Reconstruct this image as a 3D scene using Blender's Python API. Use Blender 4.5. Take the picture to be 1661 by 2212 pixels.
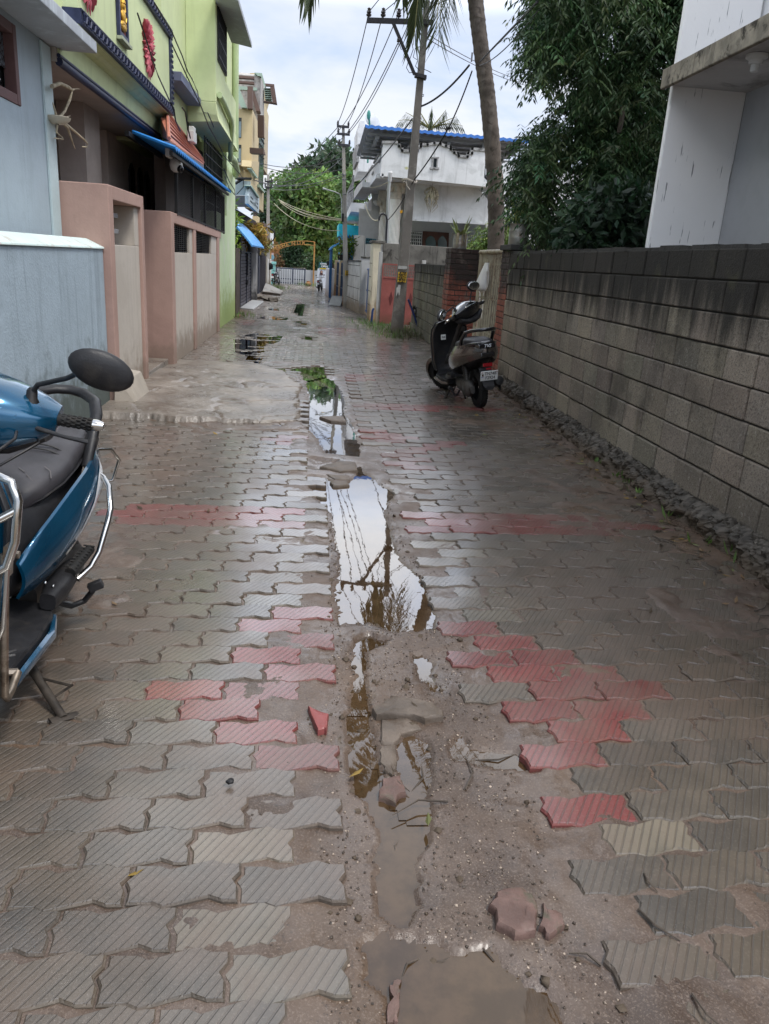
import bpy, bmesh, math, random
import numpy as np
from mathutils import Vector, Matrix, Euler

for _o in list(bpy.data.objects):
    bpy.data.objects.remove(_o)
random.seed(7)
RNG = np.random.default_rng(11)
scene = bpy.context.scene
COL = scene.collection

# ------------------------------------------------------------------ camera
# solved from the vanishing points of the lane; pixel units are those of a 1661 px wide view of the photograph
F, CX, CY, H = 1655.0, 830.5, 1106.0, 1.55
def _solve(vy, vz):
    a = np.array([vy[0]-CX, -(vy[1]-CY), -F]); a /= np.linalg.norm(a)
    z = -np.array([vz[0]-CX, -(vz[1]-CY), -F]); z /= np.linalg.norm(z)
    z = z-a*(a @ z); z /= np.linalg.norm(z)
    return np.stack([np.cross(a, z), a, z])
RW = _solve((680, 557), (500, 6120))
cam_d = bpy.data.cameras.new('camera')
cam = bpy.data.objects.new('camera', cam_d); COL.objects.link(cam)
cam_d.sensor_fit = 'HORIZONTAL'; cam_d.sensor_width = 36; cam_d.lens = 36*F/1661
cam_d.clip_start = 0.05; cam_d.clip_end = 3000
_m = Matrix([list(r) for r in RW]).to_4x4(); _m.translation = (0, 0, H)
cam.matrix_world = _m
scene.camera = cam

# ------------------------------------------------------------------ sky, sun, exposure
world = bpy.data.worlds.new('World'); scene.world = world; world.use_nodes = True
wn, wl = world.node_tree.nodes, world.node_tree.links
bg = wn['Background']; bg.inputs['Strength'].default_value = 0.1
sky = wn.new('ShaderNodeTexSky'); sky.sky_type = 'NISHITA'; sky.sun_disc = False
SUN_EL, SUN_AZ = math.radians(64), math.radians(128)      # azimuth from +Y towards +X
sky.sun_elevation = SUN_EL; sky.sun_rotation = SUN_AZ
sky.air_density = 1.2; sky.dust_density = 2.0
tc = wn.new('ShaderNodeTexCoord')
sep = wn.new('ShaderNodeSeparateXYZ'); wl.new(tc.outputs['Generated'], sep.inputs[0])
# overcast: greyer near the horizon, bright belt above the view added for wet reflections
elr = wn.new('ShaderNodeValToRGB'); wl.new(sep.outputs['Z'], elr.inputs[0])
e = elr.color_ramp.elements
e[0].position = 0.0; e[0].color = (5.2, 5.35, 5.7, 1)
e[1].position = 0.9; e[1].color = (6.8, 7.0, 7.4, 1)
for p, c in ((0.10, (4.8, 5.0, 5.5)), (0.26, (4.2, 4.55, 5.3)), (0.31, (10.5, 11, 12)), (0.46, (16.5, 17, 18)), (0.62, (9.3, 9.6, 10.2))):
    x = e.new(p); x.color = (*c, 1)
# broken cloud: stretched noise on the view direction, flattened towards the horizon
dv = wn.new('ShaderNodeVectorMath'); dv.operation = 'DIVIDE'
zc = wn.new('ShaderNodeMath'); zc.operation = 'ADD'; zc.inputs[1].default_value = 0.16
wl.new(sep.outputs['Z'], zc.inputs[0])
cmb = wn.new('ShaderNodeCombineXYZ')
for i in range(3): wl.new(zc.outputs[0], cmb.inputs[i])
wl.new(tc.outputs['Generated'], dv.inputs[0]); wl.new(cmb.outputs[0], dv.inputs[1])
nz = wn.new('ShaderNodeTexNoise'); nz.inputs['Scale'].default_value = 1.6; nz.inputs['Detail'].default_value = 7
nz.inputs['Roughness'].default_value = 0.55; nz.inputs['Distortion'].default_value = 0.4
wl.new(dv.outputs[0], nz.inputs['Vector'])
cr = wn.new('ShaderNodeValToRGB'); wl.new(nz.outputs['Fac'], cr.inputs[0])
cr.color_ramp.elements[0].position = 0.36; cr.color_ramp.elements[0].color = (0, 0, 0, 1)
cr.color_ramp.elements[1].position = 0.60; cr.color_ramp.elements[1].color = (1, 1, 1, 1)
cld = wn.new('ShaderNodeMixRGB'); cld.blend_type = 'MULTIPLY'; cld.inputs[0].default_value = 1
shade = wn.new('ShaderNodeMixRGB'); wl.new(cr.outputs[0], shade.inputs[0])
shade.inputs[1].default_value = (0.78, 0.88, 1.06, 1); shade.inputs[2].default_value = (1.14, 1.11, 1.06, 1)
wl.new(elr.outputs[0], cld.inputs[1]); wl.new(shade.outputs[0], cld.inputs[2])
mixs = wn.new('ShaderNodeMixRGB'); mixs.inputs[0].default_value = 0.88     # cloud cover over the clear sky
wl.new(sky.outputs[0], mixs.inputs[1]); wl.new(cld.outputs[0], mixs.inputs[2])
wl.new(mixs.outputs[0], bg.inputs['Color'])

sun_d = bpy.data.lights.new('sun', 'SUN'); sun_d.energy = 1.5; sun_d.angle = math.radians(14); sun_d.color = (1, 0.96, 0.9)
sun = bpy.data.objects.new('sun', sun_d); COL.objects.link(sun); sun.location = (0, 0, 30)
sd = Vector((math.sin(SUN_AZ)*math.cos(SUN_EL), math.cos(SUN_AZ)*math.cos(SUN_EL), math.sin(SUN_EL)))
sun.rotation_euler = sd.to_track_quat('Z', 'Y').to_euler()
scene.view_settings.view_transform = 'Standard'; scene.view_settings.look = 'None'
scene.view_settings.exposure = 0.92; scene.view_settings.gamma = 1
scene.cycles.max_bounces = 6; scene.cycles.diffuse_bounces = 3; scene.cycles.glossy_bounces = 4
scene.cycles.transparent_max_bounces = 8; scene.cycles.caustics_reflective = False; scene.cycles.caustics_refractive = False
scene.cycles.use_denoising = True

# ------------------------------------------------------------------ photograph measuring helpers
def ray(px, py): return RW @ np.array([px-CX, -(py-CY), -F])
def gp(px, py, z=0.0):
    d = ray(px, py); return d*((z-H)/d[2])+[0, 0, H]
def pY(p, Y):
    d = ray(*p); return d*(Y/d[1])+[0, 0, H]
def pX(p, X):
    d = ray(*p); return d*(X/d[0])+[0, 0, H]
_S = 3076/1661
def crop(x0, y0, w, cw):
    k = w/cw
    return lambda x, y: ((x0+x*k)/_S, (y0+y*k)/_S)
c1 = crop(0, 0, 1000, 1661); c2 = crop(0, 700, 1000, 1661); c3 = crop(900, 200, 600, 1207); c4 = crop(1250, 400, 900, 1661)
c7 = crop(2050, 0, 1026, 1661); c8 = crop(1400, 900, 750, 1661); c9 = crop(1150, 0, 1000, 1661); c11 = crop(900, 850, 350, 1661)
c12 = crop(900, 250, 250, 922); c13 = crop(1350, 450, 350, 1191); c14 = crop(1200, 900, 450, 1661); c15 = crop(0, 0, 500, 1661)
c16 = crop(550, 0, 450, 1106); cA = crop(0, 2600, 1600, 1661); cB = crop(1500, 2600, 1576, 1661); cC = crop(900, 1550, 1200, 1661)
cD = crop(1900, 1400, 1176, 1661); cE = crop(900, 1100, 600, 1661); cF = crop(300, 1600, 900, 1661)

# ------------------------------------------------------------------ mesh helpers
class MB:
    """collects shapes; build() links them as ONE mesh object"""
    def __init__(s): s.v = []; s.f = []; s.m = []; s.cm = 0
    def add(s, vs, fs):
        o = len(s.v); s.v += [tuple(map(float, p)) for p in vs]
        s.f += [tuple(i+o for i in f) for f in fs]; s.m += [s.cm]*len(fs); return s
    def mat(s, i): s.cm = i; return s
    def box(s, x0, x1, y0, y1, z0, z1):
        v = [(x, y, z) for z in (z0, z1) for x, y in ((x0, y0), (x1, y0), (x1, y1), (x0, y1))]
        return s.add(v, [(3, 2, 1, 0), (4, 5, 6, 7), (0, 1, 5, 4), (1, 2, 6, 5), (2, 3, 7, 6), (3, 0, 4, 7)])
    def obox(s, c, sz, R=None, taper=1.0):
        sx, sy, sz = [q/2 for q in sz]
        v = []
        for z in (-1, 1):
            t = taper if z > 0 else 1
            for x, y in ((-1, -1), (1, -1), (1, 1), (-1, 1)):
                p = Vector((x*sx*t, y*sy*t, z*sz))
                if R is not None: p = R @ p
                v.append(p+Vector(c))
        return s.add(v, [(3, 2, 1, 0), (4, 5, 6, 7), (0, 1, 5, 4), (1, 2, 6, 5), (2, 3, 7, 6), (3, 0, 4, 7)])
    def prism(s, pts, vec):
        n = len(pts); vec = np.array(vec, float)
        v = [np.array(p, float) for p in pts]; w = [p+vec for p in v]
        return s.add(v+w, [tuple(range(n-1, -1, -1)), tuple(range(n, 2*n))]+[(i, (i+1) % n, n+(i+1) % n, n+i) for i in range(n)])
    def loft(s, rings, cap=True, closed=True):
        n = len(rings[0]); v = [p for r in rings for p in r]; f = []
        for k in range(len(rings)-1):
            for i in range(n if closed else n-1):
                a, b = k*n+i, k*n+(i+1) % n
                f.append((a, b, b+n, a+n))
        if cap:
            f.append(tuple(range(n-1, -1, -1))); f.append(tuple(range((len(rings)-1)*n, len(rings)*n)))
        return s.add(v, f)
    def tube(s, path, r, n=8, cap=True, flat=None):
        P = [Vector(tuple(map(float, p))) for p in path]
        if not isinstance(r, (list, tuple)): r = [r]*len(P)
        rings = []; up = None
        for i, p in enumerate(P):
            t = (P[min(i+1, len(P)-1)]-P[max(i-1, 0)])
            if t.length < 1e-9: t = Vector((0, 0, 1))
            t.normalize()
            if up is None:
                up = Vector((0, 0, 1)) if abs(t.z) < .9 else Vector((1, 0, 0))
            a = t.cross(up); a.normalize(); b = a.cross(t); b.normalize(); up = b
            fl = flat or 1
            rings.append([p+(a*math.cos(q)+b*math.sin(q)*fl)*r[i] for q in [2*math.pi*k/n for k in range(n)]])
        return s.loft(rings, cap)
    def lathe(s, c, prof, n=16, axis=(0, 0, 1), cap=True):
        ax = Vector(axis).normalized()
        a = ax.cross(Vector((1, 0, 0)) if abs(ax.x) < .9 else Vector((0, 1, 0))).normalized(); b = ax.cross(a)
        c = Vector(tuple(map(float, c)))
        return s.loft([[c+ax*z+(a*math.cos(q)+b*math.sin(q))*r for q in [2*math.pi*k/n for k in range(n)]] for r, z in prof], cap)
    def ball(s, c, r, n=12, m=8, R=None):
        if not isinstance(r, (list, tuple)): r = (r, r, r)
        rings = []
        for j in range(m+1):
            th = math.pi*(0.02+0.96*j/m); ring = []
            for k in range(n):
                ph = 2*math.pi*k/n
                p = Vector((r[0]*math.sin(th)*math.cos(ph), r[1]*math.sin(th)*math.sin(ph), -r[2]*math.cos(th)))
                if R is not None: p = R @ p
                ring.append(p+Vector(tuple(map(float, c))))
            rings.append(ring)
        return s.loft(rings)
    def build(s, name, mats, parent=None, smooth=None, bevel=0, seg=2, local=False):
        me = bpy.data.meshes.new(name)
        off = Vector((0, 0, 0)) if (parent is None or local) else wloc(parent)
        me.from_pydata([(x-off.x, y-off.y, z-off.z) for x, y, z in s.v], [], s.f)
        if not isinstance(mats, (list, tuple)): mats = [mats]
        for q in mats: me.materials.append(q)
        if len(mats) > 1: me.polygons.foreach_set('material_index', s.m)
        bm = bmesh.new(); bm.from_mesh(me); bmesh.ops.recalc_face_normals(bm, faces=bm.faces); bm.to_mesh(me); bm.free()
        if smooth is not None:
            me.polygons.foreach_set('use_smooth', [True]*len(me.polygons))
            me.set_sharp_from_angle(angle=math.radians(smooth))
        me.update()
        o = bpy.data.objects.new(name, me); COL.objects.link(o)
        if parent is not None: o.parent = parent
        if bevel:
            b = o.modifiers.new('bevel', 'BEVEL'); b.width = bevel; b.segments = seg; b.limit_method = 'ANGLE'
            b.angle_limit = math.radians(35); b.use_clamp_overlap = True
        return o
def wloc(o):
    v = Vector((0, 0, 0))
    while o is not None: v = v+o.location; o = o.parent
    return v
def rotz(a): return Matrix.Rotation(a, 3, 'Z')
def tag(o, label=None, cat=None, group=None, kind=None):
    if label: o['label'] = label
    if cat: o['category'] = cat
    if group: o['group'] = group
    if kind: o['kind'] = kind
    return o
def thing(name, label, cat, loc=(0, 0, 0), group=None, rot=None):
    o = bpy.data.objects.new(name, None); COL.objects.link(o); o.location = tuple(map(float, loc)); o.empty_display_size = .2
    if rot: o.rotation_euler = rot
    return tag(o, label, cat, group)
def dup(root, loc, rz=None, label=None):
    r = root.copy(); COL.objects.link(r); r.location = loc
    if rz is not None: r.rotation_euler = (r.rotation_euler[0], r.rotation_euler[1], rz)
    if label: r['label'] = label
    for ch in list(root.children):
        c = ch.copy(); COL.objects.link(c); c.parent = r
        for g in ch.children:
            d = g.copy(); COL.objects.link(d); d.parent = c
    return r
FONT = None
def text(body, size, mat, loc, R, parent=None, name='lettering', depth=0.002, shear=0.0, bold=0.0, xs=1.0):
    cu = bpy.data.curves.new(name, 'FONT'); cu.body = body; cu.size = size; cu.extrude = depth; cu.align_x = 'CENTER'; cu.align_y = 'CENTER'
    cu.shear = shear; cu.offset = bold
    t = bpy.data.objects.new(name+'_curve', cu); COL.objects.link(t)
    bpy.context.view_layer.update()
    me = bpy.data.meshes.new_from_object(t.evaluated_get(bpy.context.evaluated_depsgraph_get()))
    bpy.data.objects.remove(t)
    M4 = R.to_4x4() if len(R) == 3 else R
    off = Vector((0, 0, 0)) if parent is None else wloc(parent)
    me.transform(Matrix.Translation(Vector(loc)-off) @ M4 @ Matrix.Diagonal((xs, 1, 1, 1)))
    me.materials.clear(); me.materials.append(mat); me.name = name
    o = bpy.data.objects.new(name, me); COL.objects.link(o)
    if parent is not None: o.parent = parent
    return o
R_FACE_CAM = Matrix(((1, 0, 0), (0, 0, -1), (0, 1, 0)))     # text in XZ read from -Y
R_FACE_E = Matrix(((0, 0, 1), (1, 0, 0), (0, 1, 0)))        # text on a +X facing wall (reads along +Y)

# ------------------------------------------------------------------ materials
class NT:
    def __init__(s, name):
        s.m = bpy.data.materials.new(name); s.m.use_nodes = True
        s.n = s.m.node_tree.nodes; s.l = s.m.node_tree.links; s.b = s.n['Principled BSDF']
        s._pos = None
    def new(s, t, **k):
        q = s.n.new(t)
        for a, v in k.items(): setattr(q, a, v)
        return q
    def pos(s, obj=False):
        if s._pos is None:
            s._pos = s.new('ShaderNodeTexCoord').outputs['Object'] if obj else s.new('ShaderNodeNewGeometry').outputs['Position']
        return s._pos
    def noise(s, scale, detail=4, rough=.55, stretch=None, dist=0.0, vec=None, out='Fac'):
        q = s.new('ShaderNodeTexNoise'); q.inputs['Scale'].default_value = scale; q.inputs['Detail'].default_value = detail
        q.inputs['Roughness'].default_value = rough; q.inputs['Distortion'].default_value = dist
        v = vec if vec is not None else s.pos()
        if stretch:
            mp = s.new('ShaderNodeMapping'); mp.inputs['Scale'].default_value = stretch; s.l.new(v, mp.inputs['Vector']); v = mp.outputs[0]
        s.l.new(v, q.inputs['Vector']); return q.outputs[out]
    def ramp(s, x, a, b, ca=0.0, cb=1.0):
        q = s.new('ShaderNodeMapRange'); q.interpolation_type = 'SMOOTHSTEP'
        s.l.new(x, q.inputs[0])
        for i, v in zip((1, 2, 3, 4), (a, b, ca, cb)): q.inputs[i].default_value = v
        return q.outputs[0]
    def math(s, op, a, b=None):
        q = s.new('ShaderNodeMath', operation=op)
        for i, v in enumerate((a, b)):
            if v is None: continue
            if isinstance(v, (int, float)): q.inputs[i].default_value = v
            else: s.l.new(v, q.inputs[i])
        return q.outputs[0]
    def mix(s, f, a, b, blend='MIX'):
        q = s.new('ShaderNodeMixRGB', blend_type=blend)
        for i, v in enumerate((f, a, b)):
            if isinstance(v, (int, float)): q.inputs[i].default_value = v if i == 0 else (v, v, v, 1)
            elif isinstance(v, tuple): q.inputs[i].default_value = (*v[:3], 1)
            else: s.l.new(v, q.inputs[i])
        return q.outputs[0]
    def z(s):
        q = s.new('ShaderNodeSeparateXYZ'); s.l.new(s.pos(), q.inputs[0]); return q.outputs['Z']
    def set(s, k, v):
        if isinstance(v, (int, float)): s.b.inputs[k].default_value = v
        elif isinstance(v, tuple): s.b.inputs[k].default_value = v if k == 'Subsurface Radius' else (*v[:3], 1)
        else: s.l.new(v, s.b.inputs[k])
        return s
    def bump(s, h, strength=.3, dist=.01):
        q = s.new('ShaderNodeBump'); q.inputs['Strength'].default_value = strength; q.inputs['Distance'].default_value = dist
        s.l.new(h, q.inputs['Height']); s.l.new(q.outputs[0], s.b.inputs['Normal']); return s

def pmat(name, col, rough=.7, spec=.3, metal=0.0, var=.12, vs=2.5, dirt=None, streak=None, low=None, bump=None, coat=0.0, obj=False):
    """weathered procedural surface. dirt=(colour, amount, scale); streak=(colour, amount); low=(colour, height, amount); bump=(strength, scale)"""
    t = NT(name); t.pos(obj)
    n1 = t.noise(vs, 6)
    c = t.mix(t.ramp(n1, .3, .7), tuple(q*(1-var) for q in col), tuple(min(1, q*(1+var)) for q in col))
    n2 = t.noise(vs*9, 3)
    c = t.mix(t.math('MULTIPLY', t.ramp(n2, .45, .7), .18), c, tuple(q*.72 for q in col))
    if streak:
        sc, am = streak
        ns = t.noise(2.2, 5, .6, stretch=(3.2, 3.2, .22))
        c = t.mix(t.math('MULTIPLY', t.ramp(ns, .52, .70), am), c, sc)
    if dirt:
        dc, am, ds = dirt
        nd = t.noise(ds, 8, .65, dist=.6)
        c = t.mix(t.math('MULTIPLY', t.ramp(nd, .50, .66), am), c, dc)
    if low:
        lc, hgt, am = low
        zz = t.math('DIVIDE', t.z(), hgt)
        nn = t.noise(5, 6, .65)
        q = t.math('ADD', zz, t.math('MULTIPLY', t.math('SUBTRACT', nn, .5), 1.6))
        c = t.mix(t.math('MULTIPLY', t.ramp(q, 1.0, .25), am), c, lc)
    t.set('Base Color', c); t.set('Metallic', metal); t.set('Specular IOR Level', spec)
    t.set('Roughness', t.ramp(n1, .25, .75, max(.02, rough-.08), min(1, rough+.08)))
    if coat: t.set('Coat Weight', coat); t.set('Coat Roughness', .06)
    if bump:
        bs, sc = bump
        t.bump(t.mix(.5, t.noise(sc, 5), t.noise(sc*.23, 3)), bs, .012)
    return t.m
# ------------------------------------------------------------------ value noise on arrays
_P = RNG.random((257, 257))
def vnoise(x, y):
    xi, yi = np.floor(x).astype(int), np.floor(y).astype(int); fx, fy = x-xi, y-yi
    fx = fx*fx*(3-2*fx); fy = fy*fy*(3-2*fy)
    a, b, c, d = (_P[(yi+j) % 256, (xi+i) % 256] for j in (0, 1) for i in (0, 1))
    return (a*(1-fx)+b*fx)*(1-fy)+(c*(1-fx)+d*fx)*fy
def fbm(x, y, o=4):
    s, a, t = 0, .5, 0
    for k in range(o):
        s = s+a*vnoise(x*2**k+17.3*k, y*2**k+5.1*k); t += a; a *= .5
    return s/t
def sstep(a, b, x):
    t = np.clip((x-a)/(b-a), 0, 1); return t*t*(3-2*t)
def pdist(x, y, poly):
    """signed distance to a polygon, negative inside"""
    d = np.full(x.shape, 1e9); ins = np.zeros(x.shape, bool); n = len(poly)
    for i in range(n):
        (ax, ay), (bx, by) = poly[i], poly[(i+1) % n]
        ex, ey = bx-ax, by-ay; L = ex*ex+ey*ey+1e-12
        t = np.clip(((x-ax)*ex+(y-ay)*ey)/L, 0, 1)
        d = np.minimum(d, np.hypot(x-ax-t*ex, y-ay-t*ey))
        c = ((ay > y) != (by > y)) & (x < (bx-ax)*(y-ay)/(by-ay+1e-12)+ax)
        ins ^= c
    return np.where(ins, -d, d)
def G(pts, c=None, z=0.0): return [tuple(gp(*(c(*p) if c else p), z)[:2]) for p in pts]

# paved edges along the washed-out middle of the lane (1661 px units: y, x)
_L = [(2300, 700), (2130, 715), (2040, 708), (1960, 695), (1880, 690), (1805, 690), (1730, 695), (1660, 690), (1605, 690), (1550, 650), (1500, 720), (1455, 718), (1420, 712), (1385, 705),
      (1350, 690), (1320, 705), (1250, 710), (1200, 715), (1140, 705), (1080, 700), (1040, 680), (1000, 668), (960, 682), (900, 655), (860, 655), (810, 645), (780, 655)]
_R = [(2300, 1390), (2130, 1345), (2060, 1290), (1940, 1215), (1850, 1180), (1765, 1205), (1690, 1130), (1640, 1130), (1590, 1080), (1540, 1075), (1490, 1020), (1455, 1000), (1415, 1000), (1385, 1010), (1355, 960),
      (1300, 940), (1250, 915), (1210, 900), (1160, 870), (1105, 850), (1070, 840), (1020, 828), (985, 815), (950, 795), (920, 782), (890, 770), (860, 757), (810, 735), (780, 700)]
_lp = np.array(sorted([tuple(gp(x, y)[[1, 0]]) for y, x in _L])); _rp = np.array(sorted([tuple(gp(x, y)[[1, 0]]) for y, x in _R]))
def edgeL(Y):
    return np.where(Y < _lp[-1, 0], np.interp(Y, _lp[:, 0], _lp[:, 1]), 5)
def edgeR(Y):
    return np.where(Y < _rp[-1, 0], np.interp(Y, _rp[:, 0], _rp[:, 1]), -5)

# standing water: (level, depth slope, outline)
PUD = [
    (-.024, .35, G([(455, 490), (560, 500), (600, 535), (690, 530), (730, 455), (745, 430), (765, 470), (830, 515), (870, 555), (965, 590), (905, 635), (880, 690), (905, 760), (920, 850), (950, 940), (1010, 1000), (1080, 1060), (1125, 1160), (1180, 1285),
               (1140, 1335), (1050, 1355), (940, 1368), (880, 1345), (800, 1300), (640, 1312), (618, 1200), (612, 1110), (640, 1040), (635, 940), (600, 860), (598, 760), (580, 690), (545, 650), (490, 620), (540, 590), (455, 570)], cC, -.024)),
    (-.022, .3, G([(415, 125), (395, 170), (440, 215), (505, 270), (520, 310), (560, 365), (740, 385), (752, 350), (725, 265), (705, 205), (660, 150), (668, 80), (640, 20), (590, -50), (500, -75), (440, -110), (400, -150), (420, -90), (450, -20), (470, 60)], cC, -.022)),
    (-.012, .12, G([(660, 1035), (760, 1015), (1000, 1012), (1130, 1020), (1260, 1060), (1180, 1110), (1040, 1130), (900, 1165), (860, 1110), (680, 1075)], cE, -.012)),
    (-.010, .12, G([(790, 662), (860, 655), (1060, 695), (1000, 730), (880, 730)], cE)),
    (-.010, .12, G([(740, 505), (880, 500), (945, 545), (900, 585), (800, 580)], cE)),
    (-.010, .12, G([(730, 330), (830, 310), (920, 320), (945, 400), (870, 470), (760, 440), (700, 380)], cE)),
    (-.010, .12, G([(740, 160), (820, 155), (830, 185), (750, 190)], cE)),
    (-.030, .25, G([(155, 30), (205, 10), (235, 60), (262, 120), (285, 180), (240, 190), (190, 130)], cB, -.03)),
    (-.030, .25, G([(715, 1400), (800, 1385), (915, 1405), (870, 1440), (800, 1475), (790, 1590), (770, 1720), (720, 1760), (735, 1600), (700, 1500)], cC, -.03)),
    (-.033, .18, G([(1430, 300), (1500, 190), (1545, 270), (1560, 420), (1590, 560), (1640, 640), (1780, 560), (1800, 700), (1760, 800), (1720, 880), (1730, 960), (1740, 1120), (1690, 1200), (1600, 1140), (1560, 980), (1570, 760), (1480, 600), (1430, 420)], cA, -.033)),
    (-.030, .18, G([(90, 390), (150, 345), (225, 400), (245, 520), (235, 620), (170, 665), (120, 600), (85, 480)], cB, -.03)),
    (-.030, .15, G([(310, 420), (360, 365), (400, 420), (560, 440), (690, 480), (715, 530), (600, 520), (450, 500), (330, 470)], cB, -.03)),
    (-.033, .2, G([(-60, 1250), (40, 1180), (200, 1230), (370, 1290), (480, 1260), (540, 1330), (620, 1410), (720, 1470), (800, 1577), (830, 1680), (400, 1690), (100, 1650), (60, 1500), (-40, 1420)], cB, -.033)),
    (-.004, .3, G([(-10, 1640), (150, 1612), (330, 1622), (420, 1632), (640, 1640), (640, 1668), (300, 1668), (0, 1668)], cE)),
]
FILM = [  # thin sheets that leave single pavers standing proud
    (.0012, G([(90, 720), (220, 670), (330, 645), (640, 680), (600, 740), (430, 790), (440, 870), (380, 1000), (180, 1010), (250, 900), (100, 850)], cE)),
    (.0008, G([(340, 480), (450, 455), (700, 470), (690, 500), (450, 495)], cE)),
    (.0008, G([(450, 368), (600, 375), (600, 395), (500, 390)], cE)),
    (.0012, G([(400, 1040), (660, 1035), (680, 1075), (560, 1100), (420, 1085)], cE)),
    (.0010, G([(1030, 285), (1200, 280), (1210, 320), (1040, 320)], cE)),
]

def mud_h(x, y):
    n1 = fbm(x*2.1, y*2.1, 5); n2 = fbm(x*11+40, y*11, 4); n3 = fbm(x*40, y*40+9, 2)
    L, R_ = edgeL(y), edgeR(y)
    inch = sstep(-.10, .06, x-L)*sstep(-.10, .06, R_-x)
    inch = np.where(y > 11.5, 0, inch)
    base = -.0085+.010*(n2-.5)
    # silt washed over the paving: along the wall on the right, and in drifts
    silt = sstep(1.95, 2.5, x+.5*(n1-.5))*.9
    silt = np.maximum(silt, sstep(.62, .80, n1+.14*np.exp(-((x-1.55)**2/.3+(y-2.6)**2/1.2))-.30*(x < .3)*(y < 3.2)))
    silt = np.maximum(silt, .95*np.exp(-((x+1.25)/.42)**2-((y-3.9)/.55)**2)*sstep(.3, .5, n1+.2))
    silt = np.maximum(silt, .9*np.exp(-((x-1.9)/.45)**2-((y-5.2)/.9)**2)*sstep(.35, .6, n1+.1))
    silt = np.maximum(silt, .55*np.exp(-((x-1.25)/.35)**2-((y-1.35)/.4)**2))
    silt = np.maximum(silt, .8*sstep(-1.35, -1.75, x)*sstep(13, 16, y))
    h = base+silt*(.013+.012*(n2-.35))
    ch = -.034+.030*(n1-.5)+.020*(n2-.5)
    # the bottom right of the channel silts up level with the pavers
    ch = ch+.020*np.exp(-((x-.62)/.28)**2-((y-1.65)/.45)**2)
    h = h*(1-inch)+ch*inch
    for pas in (0, 1):
        for lv, sl, poly in PUD:
            xs, ys = zip(*poly)
            bb = (x > min(xs)-.5) & (x < max(xs)+.5) & (y > min(ys)-.5) & (y < max(ys)+.5)
            if not bb.any(): continue
            d = pdist(x[bb], y[bb], poly)+.05*(n2[bb]-.5)+.02*(n3[bb]-.5)
            hb = h[bb]
            if pas: h[bb] = np.where(d < 0, np.minimum(lv-np.minimum(.030, -d*sl)-.002, hb), hb)
            else: h[bb] = np.where(d < .20, np.maximum(hb, lv+.002+np.clip(d*.25, 0, .010)), hb)
    for lv, poly in FILM:
        xs, ys = zip(*poly)
        bb = (x > min(xs)) & (x < max(xs)) & (y > min(ys)) & (y < max(ys))
        if bb.any():
            d = pdist(x[bb], y[bb], poly); h[bb] = np.where(d < 0, np.minimum(h[bb], -.008), h[bb])
    grain = .0035*(n3-.5)+.002*(fbm(x*95, y*95, 1)-.5)
    return h+np.where(y < 6, grain, .6*grain)

def grid_mesh(name, xs, ys, fn, mat):
    X, Y = np.meshgrid(xs, ys); Z = fn(X.ravel(), Y.ravel())
    v = np.stack([X.ravel(), Y.ravel(), Z], 1); nx, ny = len(xs), len(ys)
    i = (np.arange(ny-1)[:, None]*nx+np.arange(nx-1)[None]).ravel()
    return v, np.stack([i, i+1, i+nx+1, i+nx], 1)
def np_mesh(name, v, f, mat, smooth=True):
    me = bpy.data.meshes.new(name); me.vertices.add(len(v)); me.vertices.foreach_set('co', v.astype(np.float32).ravel())
    k = f.shape[1]; me.loops.add(f.size); me.loops.foreach_set('vertex_index', f.astype(np.int32).ravel())
    me.polygons.add(len(f)); me.polygons.foreach_set('loop_start', np.arange(len(f), dtype=np.int32)*k)
    me.polygons.foreach_set('use_smooth', np.full(len(f), smooth)); me.materials.append(mat); me.update(); me.validate()
    o = bpy.data.objects.new(name, me); COL.objects.link(o); return o

# ---- materials of the ground
def mat_mud():
    t = NT('wet_silt')
    n = t.noise(3, 7, .6); g = t.noise(160, 3, .7); g2 = t.noise(60, 4, .7); pp = t.noise(1.1, 4)
    c = t.mix(t.ramp(n, .3, .7), (.060, .040, .029), (.118, .083, .062))
    c = t.mix(t.math('MULTIPLY', t.ramp(pp, .45, .65), .5), c, (.125, .078, .045))
    c = t.mix(t.math('MULTIPLY', t.ramp(g, .5, .68), .55), c, (.22, .17, .135))
    c = t.mix(t.math('MULTIPLY', t.ramp(g2, .56, .70), .6), c, (.030, .022, .018))
    t.set('Base Color', c); t.set('Roughness', t.ramp(t.noise(5, 5), .35, .65, .25, .55)); t.set('Specular IOR Level', .55); t.set('Coat Weight', t.ramp(t.noise(1.6, 5, .65), .42, .58, .0, .5)); t.set('Coat Roughness', .15)
    t.bump(t.mix(.5, g, g2), .55, .006); return t.m
M_MUD = mat_mud()
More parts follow.
